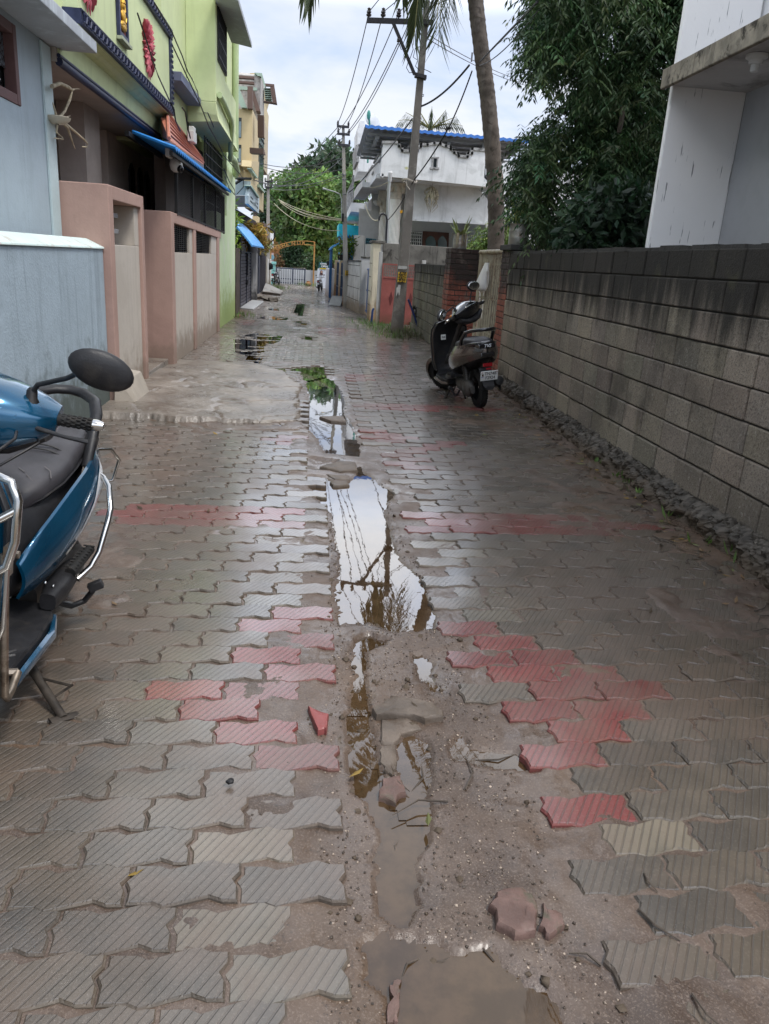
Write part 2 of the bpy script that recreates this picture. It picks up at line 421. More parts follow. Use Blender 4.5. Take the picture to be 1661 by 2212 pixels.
def mat_paver():
    t = NT('ribbed_paver')
    at = t.new('ShaderNodeAttribute'); at.attribute_name = 'tint'
    pl = t.new('ShaderNodeAttribute'); pl.attribute_name = 'pl'
    sp = t.new('ShaderNodeSeparateXYZ'); t.l.new(pl.outputs['Vector'], sp.inputs[0])
    # diagonal ribs pressed into the block
    q = t.math('ADD', t.math('MULTIPLY', sp.outputs[0], .84), t.math('MULTIPLY', sp.outputs[1], -.54))
    fr = t.math('PINGPONG', t.math('MULTIPLY', q, 1/.0225), .5)
    rib = t.ramp(fr, .05, .17); inner = t.ramp(sp.outputs[2], .2, .8)
    rib = t.math('MAXIMUM', rib, t.math('SUBTRACT', 1.0, inner))
    n = t.noise(7, 6, .6); g = t.noise(140, 3, .7); big = t.noise(.9, 5, .6); g2 = t.noise(45, 4, .7)
    c = t.mix(1.0, at.outputs['Color'], t.mix(t.ramp(n, .3, .7), (.80, .80, .80), (1.16, 1.15, 1.12)), 'MULTIPLY')
    # silt smeared over the blocks and left in the ribs
    ms = t.math('ADD', t.math('MULTIPLY', big, .7), t.math('MULTIPLY', n, .4))
    silt = t.math('MULTIPLY', t.ramp(ms, .46, .66), .66)
    rib = t.math('MAXIMUM', rib, t.math('MULTIPLY', silt, .6))
    c = t.mix(silt, c, (.100, .068, .049))
    c = t.mix(t.math('MULTIPLY', t.ramp(g, .52, .68), .35), c, (.20, .165, .135))
    c = t.mix(t.math('MULTIPLY', t.ramp(g2, .60, .72), .55), c, (.055, .045, .035))
    c = t.mix(t.math('MULTIPLY', t.math('SUBTRACT', 1.0, rib), .52), c, (.060, .046, .036))
    t.set('Base Color', c)
    wet = t.noise(1.3, 4, .6)
    t.set('Roughness', t.math('ADD', t.ramp(wet, .35, .65, .25, .42), t.math('ADD', t.math('MULTIPLY', silt, .18), t.ramp(sp.outputs[2], .4, .98, .35, 0.0)))); t.set('Specular IOR Level', .75); t.set('Coat Weight', t.math('MULTIPLY', t.ramp(t.noise(.75, 5, .65), .36, .56, .40, 1.0), t.ramp(sp.outputs[2], .7, .99))); t.set('Coat Roughness', .17)
    t.bump(t.math('ADD', t.math('MULTIPLY', rib, 1.0), t.math('MULTIPLY', t.mix(.5, g, g2), .40)), .60, .004)
    return t.m
M_PAVER = mat_paver()
def mat_water():
    t = NT('rain_water')
    n = t.noise(2.6, 3, .5, stretch=(1.0, .55, 1)); n2 = t.noise(13, 3, .5, stretch=(1.3, .45, 1))
    t.set('Base Color', t.mix(t.ramp(t.noise(9, 6, .7), .35, .65), (.045, .026, .012), (.078, .047, .024))); t.set('Roughness', .015)
    t.set('Specular IOR Level', 0.0)
    bp = t.new('ShaderNodeBump'); bp.inputs['Strength'].default_value = .09; bp.inputs['Distance'].default_value = .02
    t.l.new(t.math('ADD', t.math('MULTIPLY', n, .5), t.math('MULTIPLY', n2, .12)), bp.inputs['Height'])
    g = t.new('ShaderNodeBsdfGlossy'); g.inputs['Roughness'].default_value = .015; t.l.new(bp.outputs[0], g.inputs['Normal'])
    fr = t.new('ShaderNodeFresnel'); fr.inputs['IOR'].default_value = 1.36; t.l.new(bp.outputs[0], fr.inputs['Normal'])
    mx = t.new('ShaderNodeMixShader'); q = t.new('ShaderNodeMath', operation='MULTIPLY', use_clamp=True); t.l.new(fr.outputs[0], q.inputs[0]); q.inputs[1].default_value = 2.6
    t.l.new(q.outputs[0], mx.inputs[0]); t.l.new(t.b.outputs[0], mx.inputs[1]); t.l.new(g.outputs[0], mx.inputs[2]); t.l.new(mx.outputs[0], t.n['Material Output'].inputs[0]); return t.m
M_WATER = mat_water()
M_CONC = pmat('rough_concrete', (.19, .165, .14), .33, .5, var=.3, vs=2.2, dirt=((.10, .075, .055), .75, 2.6), bump=(.9, 55))

# ---- base ground to the horizon
b = MB(); b.box(-600, 600, -200, 1500, -.5, -.14)
tag(b.build('ground', pmat('earth', (.17, .13, .09), .9, vs=.4, bump=(.4, 30))), kind='structure')
# ---- silt bed of the lane
vs, fs, o0 = [], [], 0
for y0, y1, d in ((.55, 4.2, .013), (4.2, 9.0, .026), (9.0, 20.0, .05), (20.0, 48.0, .12)):
    xs = np.linspace(-2.7, 2.75, int(5.45/d)); ys = np.linspace(y0, y1, int((y1-y0)/d)+1)
    if y0 > 4: ys[0] -= .01
    v, f = grid_mesh('', xs, ys, mud_h, None); vs.append(v); fs.append(f+o0); o0 += len(v)
tag(np_mesh('lane_silt', np.concatenate(vs), np.concatenate(fs), M_MUD), kind='structure')
# end of the lane opens onto a cross street
b = MB(); b.box(-40, 40, 47.9, 60, -.2, -.012)
tag(b.build('cross_street', pmat('cross_street_dirt', (.22, .17, .13), .6, vs=1)), kind='structure')

# ---- interlocking pavers
_zu = [(-1, 0), (-.56, -.002), (-.35, -.015), (.46, .016), (.72, .001)]
PW, PH = .28, .1345
def outline(gap):
    a, bq = PW/2-gap, PH/2-gap
    bot = [(u*a, -bq+o) for u, o in _zu]+[(a, -bq)]
    top = [(u*a, bq+o) for u, o in _zu]+[(a, bq)]
    e_ = [(-.30, -.002), (.10, -.015), (.52, .002)]
    right = [(a+o, v*bq) for v, o in e_]
    left = [(-a+o, v*bq) for v, o in e_]
    return np.array(bot+right+top[::-1]+left[::-1])
O1, O2 = outline(.0032), outline(.0085); NO = len(O1)
RED = [G(p, c) for c, p in (
    (cA, [(740, 145), (900, 150), (1060, -20), (1100, -190), (1300, -180), (1380, 0), (1395, 300), (1420, 450), (1060, 440), (880, 330), (900, 250), (735, 250)]),
    (cB, [(310, -100), (560, -95), (640, -60), (870, -10), (900, 60), (1060, 70), (1100, 140), (1250, 150), (1290, 220), (1200, 240), (1220, 320), (1110, 340), (1150, 410), (1030, 430), (1060, 520), (930, 540), (960, 660), (560, 665), (540, 530), (660, 500), (640, 430), (470, 420), (450, 320), (590, 310), (570, 230), (700, 215), (680, 140), (480, 110), (420, 60), (300, 60)]),
    (cF, [(240, 800), (700, 775), (1400, 795), (1661, 800), (1750, 960), (1000, 945), (240, 905)]),
    (cC, [(890, 690), (1661, 690), (1661, 800), (940, 800)]), (cD, [(-100, 920), (760, 930), (960, 1055), (-100, 1045)]), (cD, [(900, 945), (1060, 985), (1190, 1050), (1040, 1055), (880, 1000)]),
    (cC, [(165, 285), (340, 245), (510, 255), (520, 320), (430, 350), (340, 345)]), (cC, [(700, 225), (880, 235), (1000, 260), (1000, 300), (860, 290), (720, 275)]),
    (cC, [(760, 360), (860, 345), (1300, 300), (1320, 335), (1120, 370), (1080, 450), (890, 455), (760, 425)]), (cC, [(650, 75), (1100, 90), (1560, 120), (1560, 140), (650, 110)]),
    (cE, [(1290, 1090), (1661, 1110), (1661, 1180), (1350, 1170)]), (cE, [(1020, 570), (1500, 600), (1300, 670), (1060, 660)]), (cE, [(770, 260), (850, 265), (850, 310), (760, 300)]), (cE, [(100, 500), (330, 500), (330, 560), (150, 560)]))]
def build_pavers():
    V, T, PL, FQ, FN = [], [], [], [], []
    rng = np.random.default_rng(5); cnt = 0
    jit = rng.random((400, 3))
    cy0 = 1.613
    cs = []
    for side, ang in ((-1, .7), (1, 1.4)):
        ca, sa = math.cos(math.radians(ang)), math.sin(math.radians(ang))
        for r in range(-8, 330):
            for k in range(-10, 11):
                lx = (k+(.5 if r % 2 else 0))*PW+(-.0015 if side < 0 else .055); ly = r*PH
                x = ca*lx-sa*ly*.0; y = cy0+(ly if side < 0 else ly-.013)+sa*lx
                if y < .75 or y > 46.5: continue
                if y < 11.0:
                    if side < 0 and (x < -2.05 or x+PW/2 > edgeL(y)+.085): continue
                    if side > 0 and (x > 2.62 or x-PW/2 < edgeR(y)-.085): continue
                else:
                    if (side < 0) != (x < .15): continue
                    if x < -2.1 or x > (2.62 if y < 18 else 2.62-1.5*min(1, (y-18)/8)): continue
                cs.append((side, ang, x, y))
    cs = np.array(cs)
    xs, ys = cs[:, 2], cs[:, 3]
    red = np.zeros(len(cs), bool)
    for p in RED: red |= pdist(xs, ys, p) < 0
    # apron slab and puddle gaps
    keep = np.ones(len(cs), bool)
    keep &= ~(pdist(xs, ys, APRON) < -.12)
    for lv, sl, p in PUD[2:7]: keep &= ~((pdist(xs, ys, p) < -.06) & (ys > 10))
    for i in np.nonzero(keep)[0]:
        side, ang, x, y = cs[i]
        near_edge = min(abs(edgeL(np.array(y))-x), abs(edgeR(np.array(y))-x)) < .3 and y < 9
        rot = math.radians(ang+rng.normal(0, .7 if near_edge else .3)); ca, sa = math.cos(rot), math.sin(rot)
        tx, ty = rng.normal(0, .010 if near_edge else .005, 2); dz = rng.normal(0, .0022)-(.004 if near_edge else 0)
        x += rng.normal(0, .0015); y += rng.normal(0, .0012)
        O1j, O2j = O1, O2
        P = np.concatenate([O1j, O1j, O2j]); Z = np.concatenate([np.full(NO, -.055), np.full(NO, -.0075), np.zeros(NO)])
        W = np.stack([x+P[:, 0]*ca-P[:, 1]*sa, y+P[:, 0]*sa+P[:, 1]*ca, dz+Z+P[:, 0]*tx+P[:, 1]*ty], 1)
        V.append(W)
        h = rng.random()
        if red[i]:
            s = .85+.35*h; w = rng.random(); c = np.array([.165*s, (.025+.012*w)*s, (.021+.012*w)*s])
        else:
            s = .80+.45*h; w = rng.random(); c = np.array([.090*s, (.077-.005*w)*s, (.062-.010*w)*s])
            if near_edge and rng.random() < .35: c = c*1.4+np.array([.02, .02, .012])
        T.append(np.tile(np.append(c, 1), (3*NO, 1)))
        PL.append(np.stack([P[:, 0]+rng.normal(0, .004), P[:, 1], np.concatenate([np.zeros(2*NO), np.ones(NO)])], 1))
        o = cnt*3*NO
        for ring in (0, 1):
            for j in range(NO):
                a, b2 = o+ring*NO+j, o+ring*NO+(j+1) % NO
                FQ.append((a, b2, b2+NO, a+NO))
        FN.append(tuple(range(o+2*NO, o+3*NO))); cnt += 1
    me = bpy.data.meshes.new('lane_paving'); me.from_pydata(np.concatenate(V).tolist(), [], FQ+FN)
    a = me.attributes.new('tint', 'FLOAT_COLOR', 'POINT'); a.data.foreach_set('color', np.concatenate(T).astype(np.float32).ravel())
    a = me.attributes.new('pl', 'FLOAT_VECTOR', 'POINT'); a.data.foreach_set('vector', np.concatenate(PL).astype(np.float32).ravel())
    me.materials.append(M_PAVER); me.update()
    o = bpy.data.objects.new('lane_paving', me); COL.objects.link(o); tag(o, kind='structure')
APRON = [(-2.1, 7.33)]+G([(250, 905), (400, 912), (560, 915), (640, 910), (648, 890), (640, 860), (645, 835), (620, 805), (560, 785), (480, 775)])+[(-1.2, 11.6), (-2.1, 11.6)]
def apron_h(x, y):
    n = fbm(x*6, y*6, 4); d = pdist(x, y, APRON)+.16*(n-.5)+.05*(fbm(x*30, y*30, 2)-.5)
    z = .016+.05*sstep(.2, -1.9, x)+.012*(fbm(x*2, y*2, 3)-.5)+.012*(fbm(x*25, y*25, 3)-.5)-.02*sstep(.03, .0, np.abs(fbm(x*1.6+3, y*1.6, 3)-.5))
    back = sstep(9.6, 11.3, y); z = z*(1-.75*back)
    return np.where(d < 0, z, np.maximum(z-.09-d*1.2, -.13))
v, f = grid_mesh('', np.linspace(-2.1, .2, 116), np.linspace(7.1, 11.8, 236), apron_h, None)
tag(np_mesh('concrete_apron', v, f, M_CONC), kind='structure')
build_pavers()
# ---- the water itself: flat sheets at each level, the bed rises through them
WV, WF, wk = [], [], 0
for lv in sorted({q[0] for q in PUD}):
    ps = [q[2] for q in PUD if q[0] == lv]; xs, ys = zip(*[p for q in ps for p in q]); st_ = .022 if min(ys) < 6 else .05
    v, f = grid_mesh('', np.arange(min(xs)-.12, max(xs)+.12, st_), np.arange(min(ys)-.12, max(ys)+.12, st_), lambda x, y: np.full(x.shape, lv), None)
    d = np.min([pdist(v[:, 0], v[:, 1], q) for q in ps], 0); f = f[(d[f] < .085).all(1)]
    WV.append(v); WF.append(f+wk); wk += len(v)
tag(np_mesh('water', np.concatenate(WV), np.concatenate(WF), M_WATER), kind='structure')
b = MB()
for lv, poly in FILM:
    b.prism([(x, y, lv-.002) for x, y in poly], (0, 0, .002))
tag(b.build('rain_film', M_WATER), kind='structure')
def polyY(mb, pts, Y, d, c=None):
    return mb.prism([pY(c(*p) if c else p, Y) for p in pts], (0, d, 0))
def polyX(mb, pts, X, d, c=None):
    return mb.prism([pX(c(*p) if c else p, X) for p in pts], (d, 0, 0))
def lerp(a, b, t): return a+(b-a)*t

BLACK_MOULD = (.018, .017, .015)
def mat_block():
    t = NT('pumice_block')
    z = t.z(); n = t.noise(1.3, 6, .6); g = t.noise(75, 3, .75); g2 = t.noise(34, 4, .7)
    oi = t.new('ShaderNodeAttribute'); oi.attribute_name = 'tint'
    c = t.mix(1.0, oi.outputs['Color'], t.mix(t.ramp(n, .3, .7), (.70, .69, .68), (1.2, 1.17, 1.1)), 'MULTIPLY')
    c = t.mix(t.math('MULTIPLY', t.ramp(g, .48, .66), .7), c, (.07, .06, .05))
    c = t.mix(t.math('MULTIPLY', t.ramp(g2, .55, .70), .7), c, (.36, .33, .28))
    drip = t.noise(2.0, 6, .65, stretch=(1, 3.0, .35))
    top = t.math('ADD', z, t.math('MULTIPLY', t.math('SUBTRACT', drip, .5), 1.3))
    c = t.mix(t.math('MULTIPLY', t.ramp(top, 1.05, 1.55), .93), c, BLACK_MOULD)
    wet = t.noise(1.7, 5, .6, stretch=(1, 1, .6))
    c = t.mix(t.math('MULTIPLY', t.ramp(wet, .54, .68), .6), c, (.05, .043, .036))
    c = t.mix(t.math('MULTIPLY', t.ramp(t.noise(2.3, 5, .6), .60, .74), .35), c, (.13, .12, .065))
    t.set('Base Color', c); t.set('Roughness', .82); t.set('Specular IOR Level', .25)
    t.bump(t.mix(.5, g, g2), .9, .012); return t.m
M_BLOCK = mat_block()
M_MORTAR = pmat('mouldy_mortar', (.065, .058, .05), .9, bump=(.6, 50))
M_ROCK = pmat('rubble_stone', (.095, .082, .068), .75, var=.5, vs=9, dirt=((.028, .024, .018), .85, 9), low=((.085, .062, .042), .13, .85), bump=(1.0, 40))
def mat_brick(nm='old_brick'):
    t = NT(nm)
    at = t.new('ShaderNodeAttribute'); at.attribute_name = 'tint'
    g = t.noise(55, 4, .7); n = t.noise(3.2, 6, .65)
    c = t.mix(1.0, at.outputs['Color'], t.mix(t.ramp(g, .3, .7), (.7, .7, .7), (1.2, 1.15, 1.1)), 'MULTIPLY')
    top = t.math('ADD', t.z(), t.math('MULTIPLY', t.math('SUBTRACT', n, .5), 1.5))
    c = t.mix(t.math('MULTIPLY', t.ramp(top, 1.05, 1.55), .93), c, BLACK_MOULD)
    c = t.mix(t.math('MULTIPLY', t.ramp(t.noise(6, 5), .56, .7), .45), c, (.20, .17, .14))
    t.set('Base Color', c); t.set('Roughness', .85); t.bump(g, .7, .008); return t.m
M_BRICK = mat_brick()

def tint_build(V, Fq, T, name, mat, parent=None, bevel=.0, off=(0, 0, 0)):
    me = bpy.data.meshes.new(name); me.from_pydata((np.concatenate(V)-np.array(off)).tolist(), [], Fq)
    a = me.attributes.new('tint', 'FLOAT_COLOR', 'POINT'); a.data.foreach_set('color', np.concatenate(T).astype(np.float32).ravel())
    me.materials.append(mat); me.update(); o = bpy.data.objects.new(name, me); COL.objects.link(o)
    if parent is not None: o.parent = parent
    if bevel:
        b = o.modifiers.new('bevel', 'BEVEL'); b.width = bevel; b.segments = 2
    return o
_BF = [(3, 2, 1, 0), (4, 5, 6, 7), (0, 1, 5, 4), (1, 2, 6, 5), (2, 3, 7, 6), (3, 0, 4, 7)]
def courses(along, a0, a1, face, depth, z0, n, hgt, wid, gap, tint, rng, wobble=.004, out=-1):
    """block or brick courses; along='y' (face at x=face looking -x) or 'x' (face at y=face looking -y)"""
    V, Fc, T, k = [], [], [], 0
    for r in range(n):
        p = a0-(wid*.5 if r % 2 else 0)-rng.random()*.03
        zz0, zz1 = z0+r*hgt+gap*.5+rng.normal(0, .002), z0+(r+1)*hgt-gap*.5+rng.normal(0, .002)
        while p < a1:
            w = wid*(1+rng.normal(0, .07)); q0, q1 = max(p, a0)+gap*.5, min(p+w, a1)-gap*.5
            p += w
            if q1-q0 < .03: continue
            f = face+out*(rng.random()*wobble*2); bk = face-out*depth
            lo, hi = min(f, bk), max(f, bk)
            if along == 'y': v = [(x, y, z) for z in (zz0, zz1) for x, y in ((lo, q0), (hi, q0), (hi, q1), (lo, q1))]
            else: v = [(x, y, z) for z in (zz0, zz1) for x, y in ((q0, lo), (q1, lo), (q1, hi), (q0, hi))]
            V.append(np.array(v)); Fc += [tuple(i+k for i in f_) for f_ in _BF]; k += 8
            s = .8+.4*rng.random(); c = np.array(tint)*s*(1+.018*rng.normal(size=3))
            T.append(np.tile(np.append(np.clip(c, 0, 1), 1), (8, 1)))
    return V, Fc, T
rng_w = np.random.default_rng(21)

# ---- the long pumice block wall on the right
w = thing('block_wall', 'long grey concrete block wall on rubble footing along the right side of the lane', 'wall', (2.6, 5, 0))
V, Fc, T = courses('y', .2, 10.62, 2.6, .19, .175, 8, .2, .365, .012, (.26, .225, .185), rng_w, .008)
tint_build(V, Fc, T, 'blocks', M_BLOCK, w, .008, wloc(w))
b = MB(); b.box(2.612, 2.785, .2, 10.62, .10, 1.772); b.build('mortar', M_MORTAR, w)
b = MB()
for i in range(60):
    y = .2+10.42*i/60; b.obox((2.70, y+.09, 1.778+rng_w.normal(0, .002)), (.2+rng_w.normal(0, .006), .178, .020+rng_w.random()*.024), rotz(rng_w.normal(0, .02)))
b.build('coping', pmat('black_cement', (.05, .047, .043), .85, dirt=(BLACK_MOULD, .8, 5), bump=(.8, 60)), w)
def rocks(mb, spots, rng, sub=2):
    for c, r in spots:
        n = 9; m = 6; ph = rng.random(3)*9; R = Euler(tuple(rng.random(3)*6)).to_matrix()
        rings = []
        for j in range(m+1):
            th = math.pi*(.03+.94*j/m); ring = []
            for k in range(n):
                p2 = 2*math.pi*k/n
                d = Vector((math.sin(th)*math.cos(p2), math.sin(th)*math.sin(p2), -math.cos(th)))
                q = 1+.16*math.sin(3.1*d.x+ph[0]+2*d.z)+.14*math.sin(4.3*d.y+ph[1])+.10*math.sin(6*d.z+ph[2]+3*d.x)
                q *= 1-.18*max(0, math.sin(5*d.x+ph[1])*math.sin(5*d.y+ph[0]))
                d = R @ d
                ring.append(Vector(c)+Vector((d.x*r[0], d.y*r[1], d.z*r[2]))*q)
            rings.append(ring)
        mb.loft(rings)
def footing(y0, y1, x_top, z_top, x_bot):
    ny, nv = int((y1-y0)/.018), 22
    Y, V = np.meshgrid(np.linspace(y0, y1, ny), np.linspace(0, 1, nv)); Y, V = Y.ravel(), V.ravel()
    rg = np.random.default_rng(14); n = int((y1-y0)*13); pts = np.stack([rg.uniform(y0, y1, n), rg.uniform(-.06, .30, n)], 1); lev = rg.normal(0, .028, n)
    Z = z_top-V*(z_top+.05); q = np.stack([Y+.05*(fbm(Y*9, Z*9+3, 2)-.5), Z+.05*(fbm(Y*9+7, Z*9, 2)-.5)], 1)
    d = np.hypot((q[:, None, 0]-pts[None, :, 0])*.85, q[:, None, 1]-pts[None, :, 1]); o = np.sort(d, 1); k = d.argmin(1)
    edge = sstep(.0, .05, o[:, 1]-o[:, 0])
    out = .02+edge*(.026+.6*lev[k])+.075*(fbm(Y*26, Z*26, 4)-.5)+.022*(fbm(Y*75, Z*75, 2)-.5)+.10*(fbm(Y*2.3, Z*2.5, 3)-.5)
    X = lerp(x_top, x_bot, V)-out*(.45+.55*np.sin(np.pi*np.clip(V*.9+.1, 0, 1)))
    v = np.stack([X, Y, Z], 1); i = (np.arange(nv-1)[:, None]*ny+np.arange(ny-1)[None]).ravel()
    return v, np.stack([i, i+ny, i+ny+1, i+1], 1)
v, f = footing(.6, 10.62, 2.612, .205, 2.545); o = np_mesh('rubble_footing', v-np.array(wloc(w)), f, M_ROCK, smooth=False); o.parent = w
b = MB()
sp = []
for k in range(46):
    y = rng_w.uniform(1.5, 10.4); sp.append(((2.47-.10*rng_w.random(), y, .0), tuple((.018+.035*rng_w.random())*np.array([1, 1.3, .7]))))
rocks(b, sp, rng_w); tag(b.build('loose_stones', M_ROCK, smooth=50), kind='stuff')

# ---- narrow brick jamb between the block wall and the iron gate
w = thing('brick_gate_pillar', 'narrow red brick gate pillar between the long block wall and the rusty iron grille gate', 'pillar', (2.7, 10.9, 0))
V, Fc, T = courses('y', 10.64, 11.12, 2.60, .3, .04, 22, .08, .23, .012, (.26, .085, .055), rng_w, .003)
tint_build(V, Fc, T, 'bricks', M_BRICK, w, .005, wloc(w))
b = MB(); b.box(2.606, 2.88, 10.645, 11.115, 0, 1.80); b.build('mortar', M_MORTAR, w)
b = MB(); b.obox((2.74, 10.80, 1.845), (.36, .62, .07)); b.build('cap_slab', pmat('mould_slab', (.05, .048, .045), .85, dirt=(BLACK_MOULD, .7, 4), bump=(.5, 50)), w, bevel=.008)

# ---- iron grille gate
M_CREAM_IRON = pmat('rusty_cream_paint', (.40, .36, .26), .55, var=.2, vs=6, dirt=((.16, .085, .045), .75, 9), streak=((.20, .11, .06), .5), bump=(.3, 60))
w = thing('iron_gate', 'tall narrow cream iron gate of thin rusty rods beside the parked dark scooter', 'gate', (2.66, 11.95, 0))
b = MB()
gx = 2.64
for y in (11.17, 12.72): b.tube([(gx, y, .03), (gx, y, 1.80)], .026, 8)
b.tube([(gx, 11.12, 1.80), (gx, 12.78, 1.80)], .034, 10)
b.build('gate_frame', M_CREAM_IRON, w, smooth=40)
b = MB()
for i in range(23):
    y = 11.23+1.43*i/22; b.tube([(gx, y, .08), (gx+rng_w.normal(0, .004), y+rng_w.normal(0, .006), .9), (gx, y, 1.77)], .0062, 5)
for z in (.10, .62, 1.12, 1.62): b.tube([(gx+.012, 11.17, z), (gx+.012, 12.72, z)], .011, 5)
b.build('rods', M_CREAM_IRON, w)
# bag tied on the gate
def blob_loft(c, prof, n=20, R=None, wr=.06, seed=1):
    rg = np.random.default_rng(seed); ph = rg.random(6)*7; rings = []
    for (r, rx, z, dx) in prof:
        ring = []
        for k in range(n):
            a = 2*math.pi*k/n
            q = 1+wr*math.sin(5*a+ph[0]+z*9)+wr*.7*math.sin(9*a+ph[1]-z*17)+wr*.5*math.sin(3*a+ph[2]+z*23)
            p = Vector((r*q*math.cos(a)*rx, r*q*math.sin(a), z)); p.x += dx*0; p.y += dx
            ring.append(Vector(c)+(R @ p if R else p))
        rings.append(ring)
    return rings
pb = pX(c8(1170, 590), 2.56); pt = pX(c8(1222, 405), 2.60)
b = MB(); hh = pt[2]-pb[2]
rings = blob_loft((2.555, pb[1]+.02, pb[2]), [(.03, .4, 0, 0), (.15, .45, .015, 0), (.20, .42, .07, 0), (.205, .40, .14, -.01), (.17, .40, .22, -.06), (.12, .4, .32, -.13), (.065, .45, .42, -.20), (.03, .6, hh-.03, -.25), (.045, .5, hh, -.265)], 24, None, .07, 3)
t = NT('white_polythene'); t.set('Base Color', (.80, .80, .78)); t.set('Roughness', .38); t.set('Subsurface Weight', .35); t.set('Subsurface Radius', (.05, .05, .05)); t.bump(t.noise(26, 5, .6), .5, .01)
b.loft(rings); tag(b.build('polythene_bag', t.m, smooth=70), 'bulging white polythene bag tied to the cream iron gate', 'bag')

# ---- brick return of the next plot and its block wall
w = thing('brick_pier', 'wide red brick pier with black mouldy top just beyond the iron gate', 'pillar', (2.45, 13.4, 0))
V1, F1, T1 = courses('x', 2.21, 2.76, 13.1, .25, .02, 22, .083, .23, .012, (.27, .085, .055), rng_w, .004)
V2, F2, T2 = courses('y', 13.36, 13.62, 2.215, .25, .02, 22, .083, .23, .012, (.25, .09, .06), rng_w, .002)
k = len(V1)*8
tint_build(V1+V2, F1+[tuple(i+k for i in f) for f in F2], T1+T2, 'bricks', M_BRICK, w, .005, wloc(w))
b = MB(); b.box(2.225, 2.75, 13.11, 13.60, 0, 1.84); b.build('mortar', M_MORTAR, w)
w = thing('low_block_wall', 'lower block wall in greenish damp blocks between the brick pier and the red gate', 'wall', (2.45, 16, 0))
V, Fc, T = courses('y', 13.66, 19.4, 2.42, .19, .0, 8, .197, .365, .014, (.165, .160, .13), rng_w, .006)
tint_build(V, Fc, T, 'blocks', M_BLOCK, w, .008, wloc(w))
b = MB(); b.box(2.43, 2.60, 13.66, 19.4, -.05, 1.574); b.build('mortar', M_MORTAR, w)
# ground behind the walls: the plots are all a little higher than the lane
M_PLOT = pmat('plot_earth', (.14, .115, .08), .9, vs=1.2, bump=(.5, 25))
b = MB(); b.box(2.79, 14, -1, 20.9, -.13, .05); tag(b.build('plot_ground', M_PLOT), kind='structure')

# ---- red sheet gate with two leaves
M_RED = pmat('red_oxide_paint', (.27, .085, .075), .5, var=.16, vs=3, dirt=((.26, .075, .06), .5, 5), low=((.16, .07, .05), .35, .8), streak=((.22, .07, .06), .45), bump=(.15, 40))
w = thing('red_gate', 'red sheet metal double gate with pierced top panels behind the leaning pole', 'gate', (2.2, 20.4, 0))
for x0, x1, r in ((1.72, 2.245, 0), (2.265, 2.72, 0)):
    b = MB(); y = 20.4
    for a, c_ in ((x0, x0+.035), (x1-.035, x1)): b.box(a, c_, y-.02, y+.02, .04, 1.53)
    for z0 in (.04, 1.17, 1.49): b.box(x0+.036, x1-.036, y-.018, y+.018, z0, z0+.04)
    b.box(x0+.036, x1-.036, y-.004, y+.004, .081, 1.169)
    f = b.build('gate_leaf', M_RED, w)
    b = MB(); n = 9
    for i in range(n):
        x = lerp(x0+.07, x1-.07, i/(n-1)); b.tube([(x, y, 1.20), (x, y, 1.50)], .006, 5)
        for z in (1.28, 1.36, 1.44): b.lathe((x, y, z), [(.004, -.03), (.014, 0), (.004, .03)], 6)
    b.build('pierced_bars', M_RED, f, smooth=40)
    cx = (x0+x1)/2
    b = MB(); b.prism([(cx-.05, y-.012, .68), (cx, y-.012, .50), (cx+.05, y-.012, .68), (cx, y-.012, .86)], (0, .007, 0)); b.build('diamond_ornament', pmat('dark_red', (.12, .03, .03), .6), f)
b = MB(); b.tube([(2.255, 20.36, 1.0), (2.255, 20.36, 1.32)], .014, 6); b.tube([(2.23, 20.355, 1.22), (2.36, 20.355, 1.30)], .012, 6); b.build('drop_bolt', pmat('rusty_iron', (.13, .07, .045), .7), w)

M_WHITEWALL = pmat('stained_whitewash', (.66, .64, .60), .75, var=.06, vs=1.2, streak=((.17, .165, .155), .75), dirt=((.36, .34, .31), .6, 2.2), low=((.26, .19, .12), .55, .85), bump=(.2, 45))
M_BLACKWALL = pmat('mould_black_wall', (.12, .115, .105), .85, var=.3, vs=2.5, dirt=(BLACK_MOULD, .85, 2.2), streak=(BLACK_MOULD, .8), bump=(.6, 40))
M_DIRTYCREAM = pmat('rain_stained_cream', (.60, .55, .43), .75, var=.08, streak=((.10, .09, .07), .9), low=((.30, .19, .10), .7, .9), bump=(.3, 40))
M_GREYPOST = pmat('grey_cement_post', (.40, .40, .40), .75, var=.1, streak=((.2, .19, .18), .5), low=((.24, .18, .12), .5, .8), bump=(.25, 50))
# ---- black mouldy compound wall behind the red gate
w = MB(); w.box(1.86, 4.6, 22.3, 22.5, 0, 2.06)
tag(w.build('compound_wall', M_BLACKWALL, bevel=.015), 'black mouldy cross wall rising behind the red gate', 'wall')
b = MB(); b.box(1.62, 1.71, 20.42, 20.51, 0, 1.80)
tag(b.build('gate_post', M_GREYPOST, bevel=.008), 'slim pale grey cement post at the left end of the red gate', 'post')
b = MB(); b.box(2.735, 2.83, 20.42, 20.51, 0, 1.66)
tag(b.build('gate_post', M_GREYPOST, bevel=.008), 'short pale grey post between the red gate and the damp block wall', 'post')
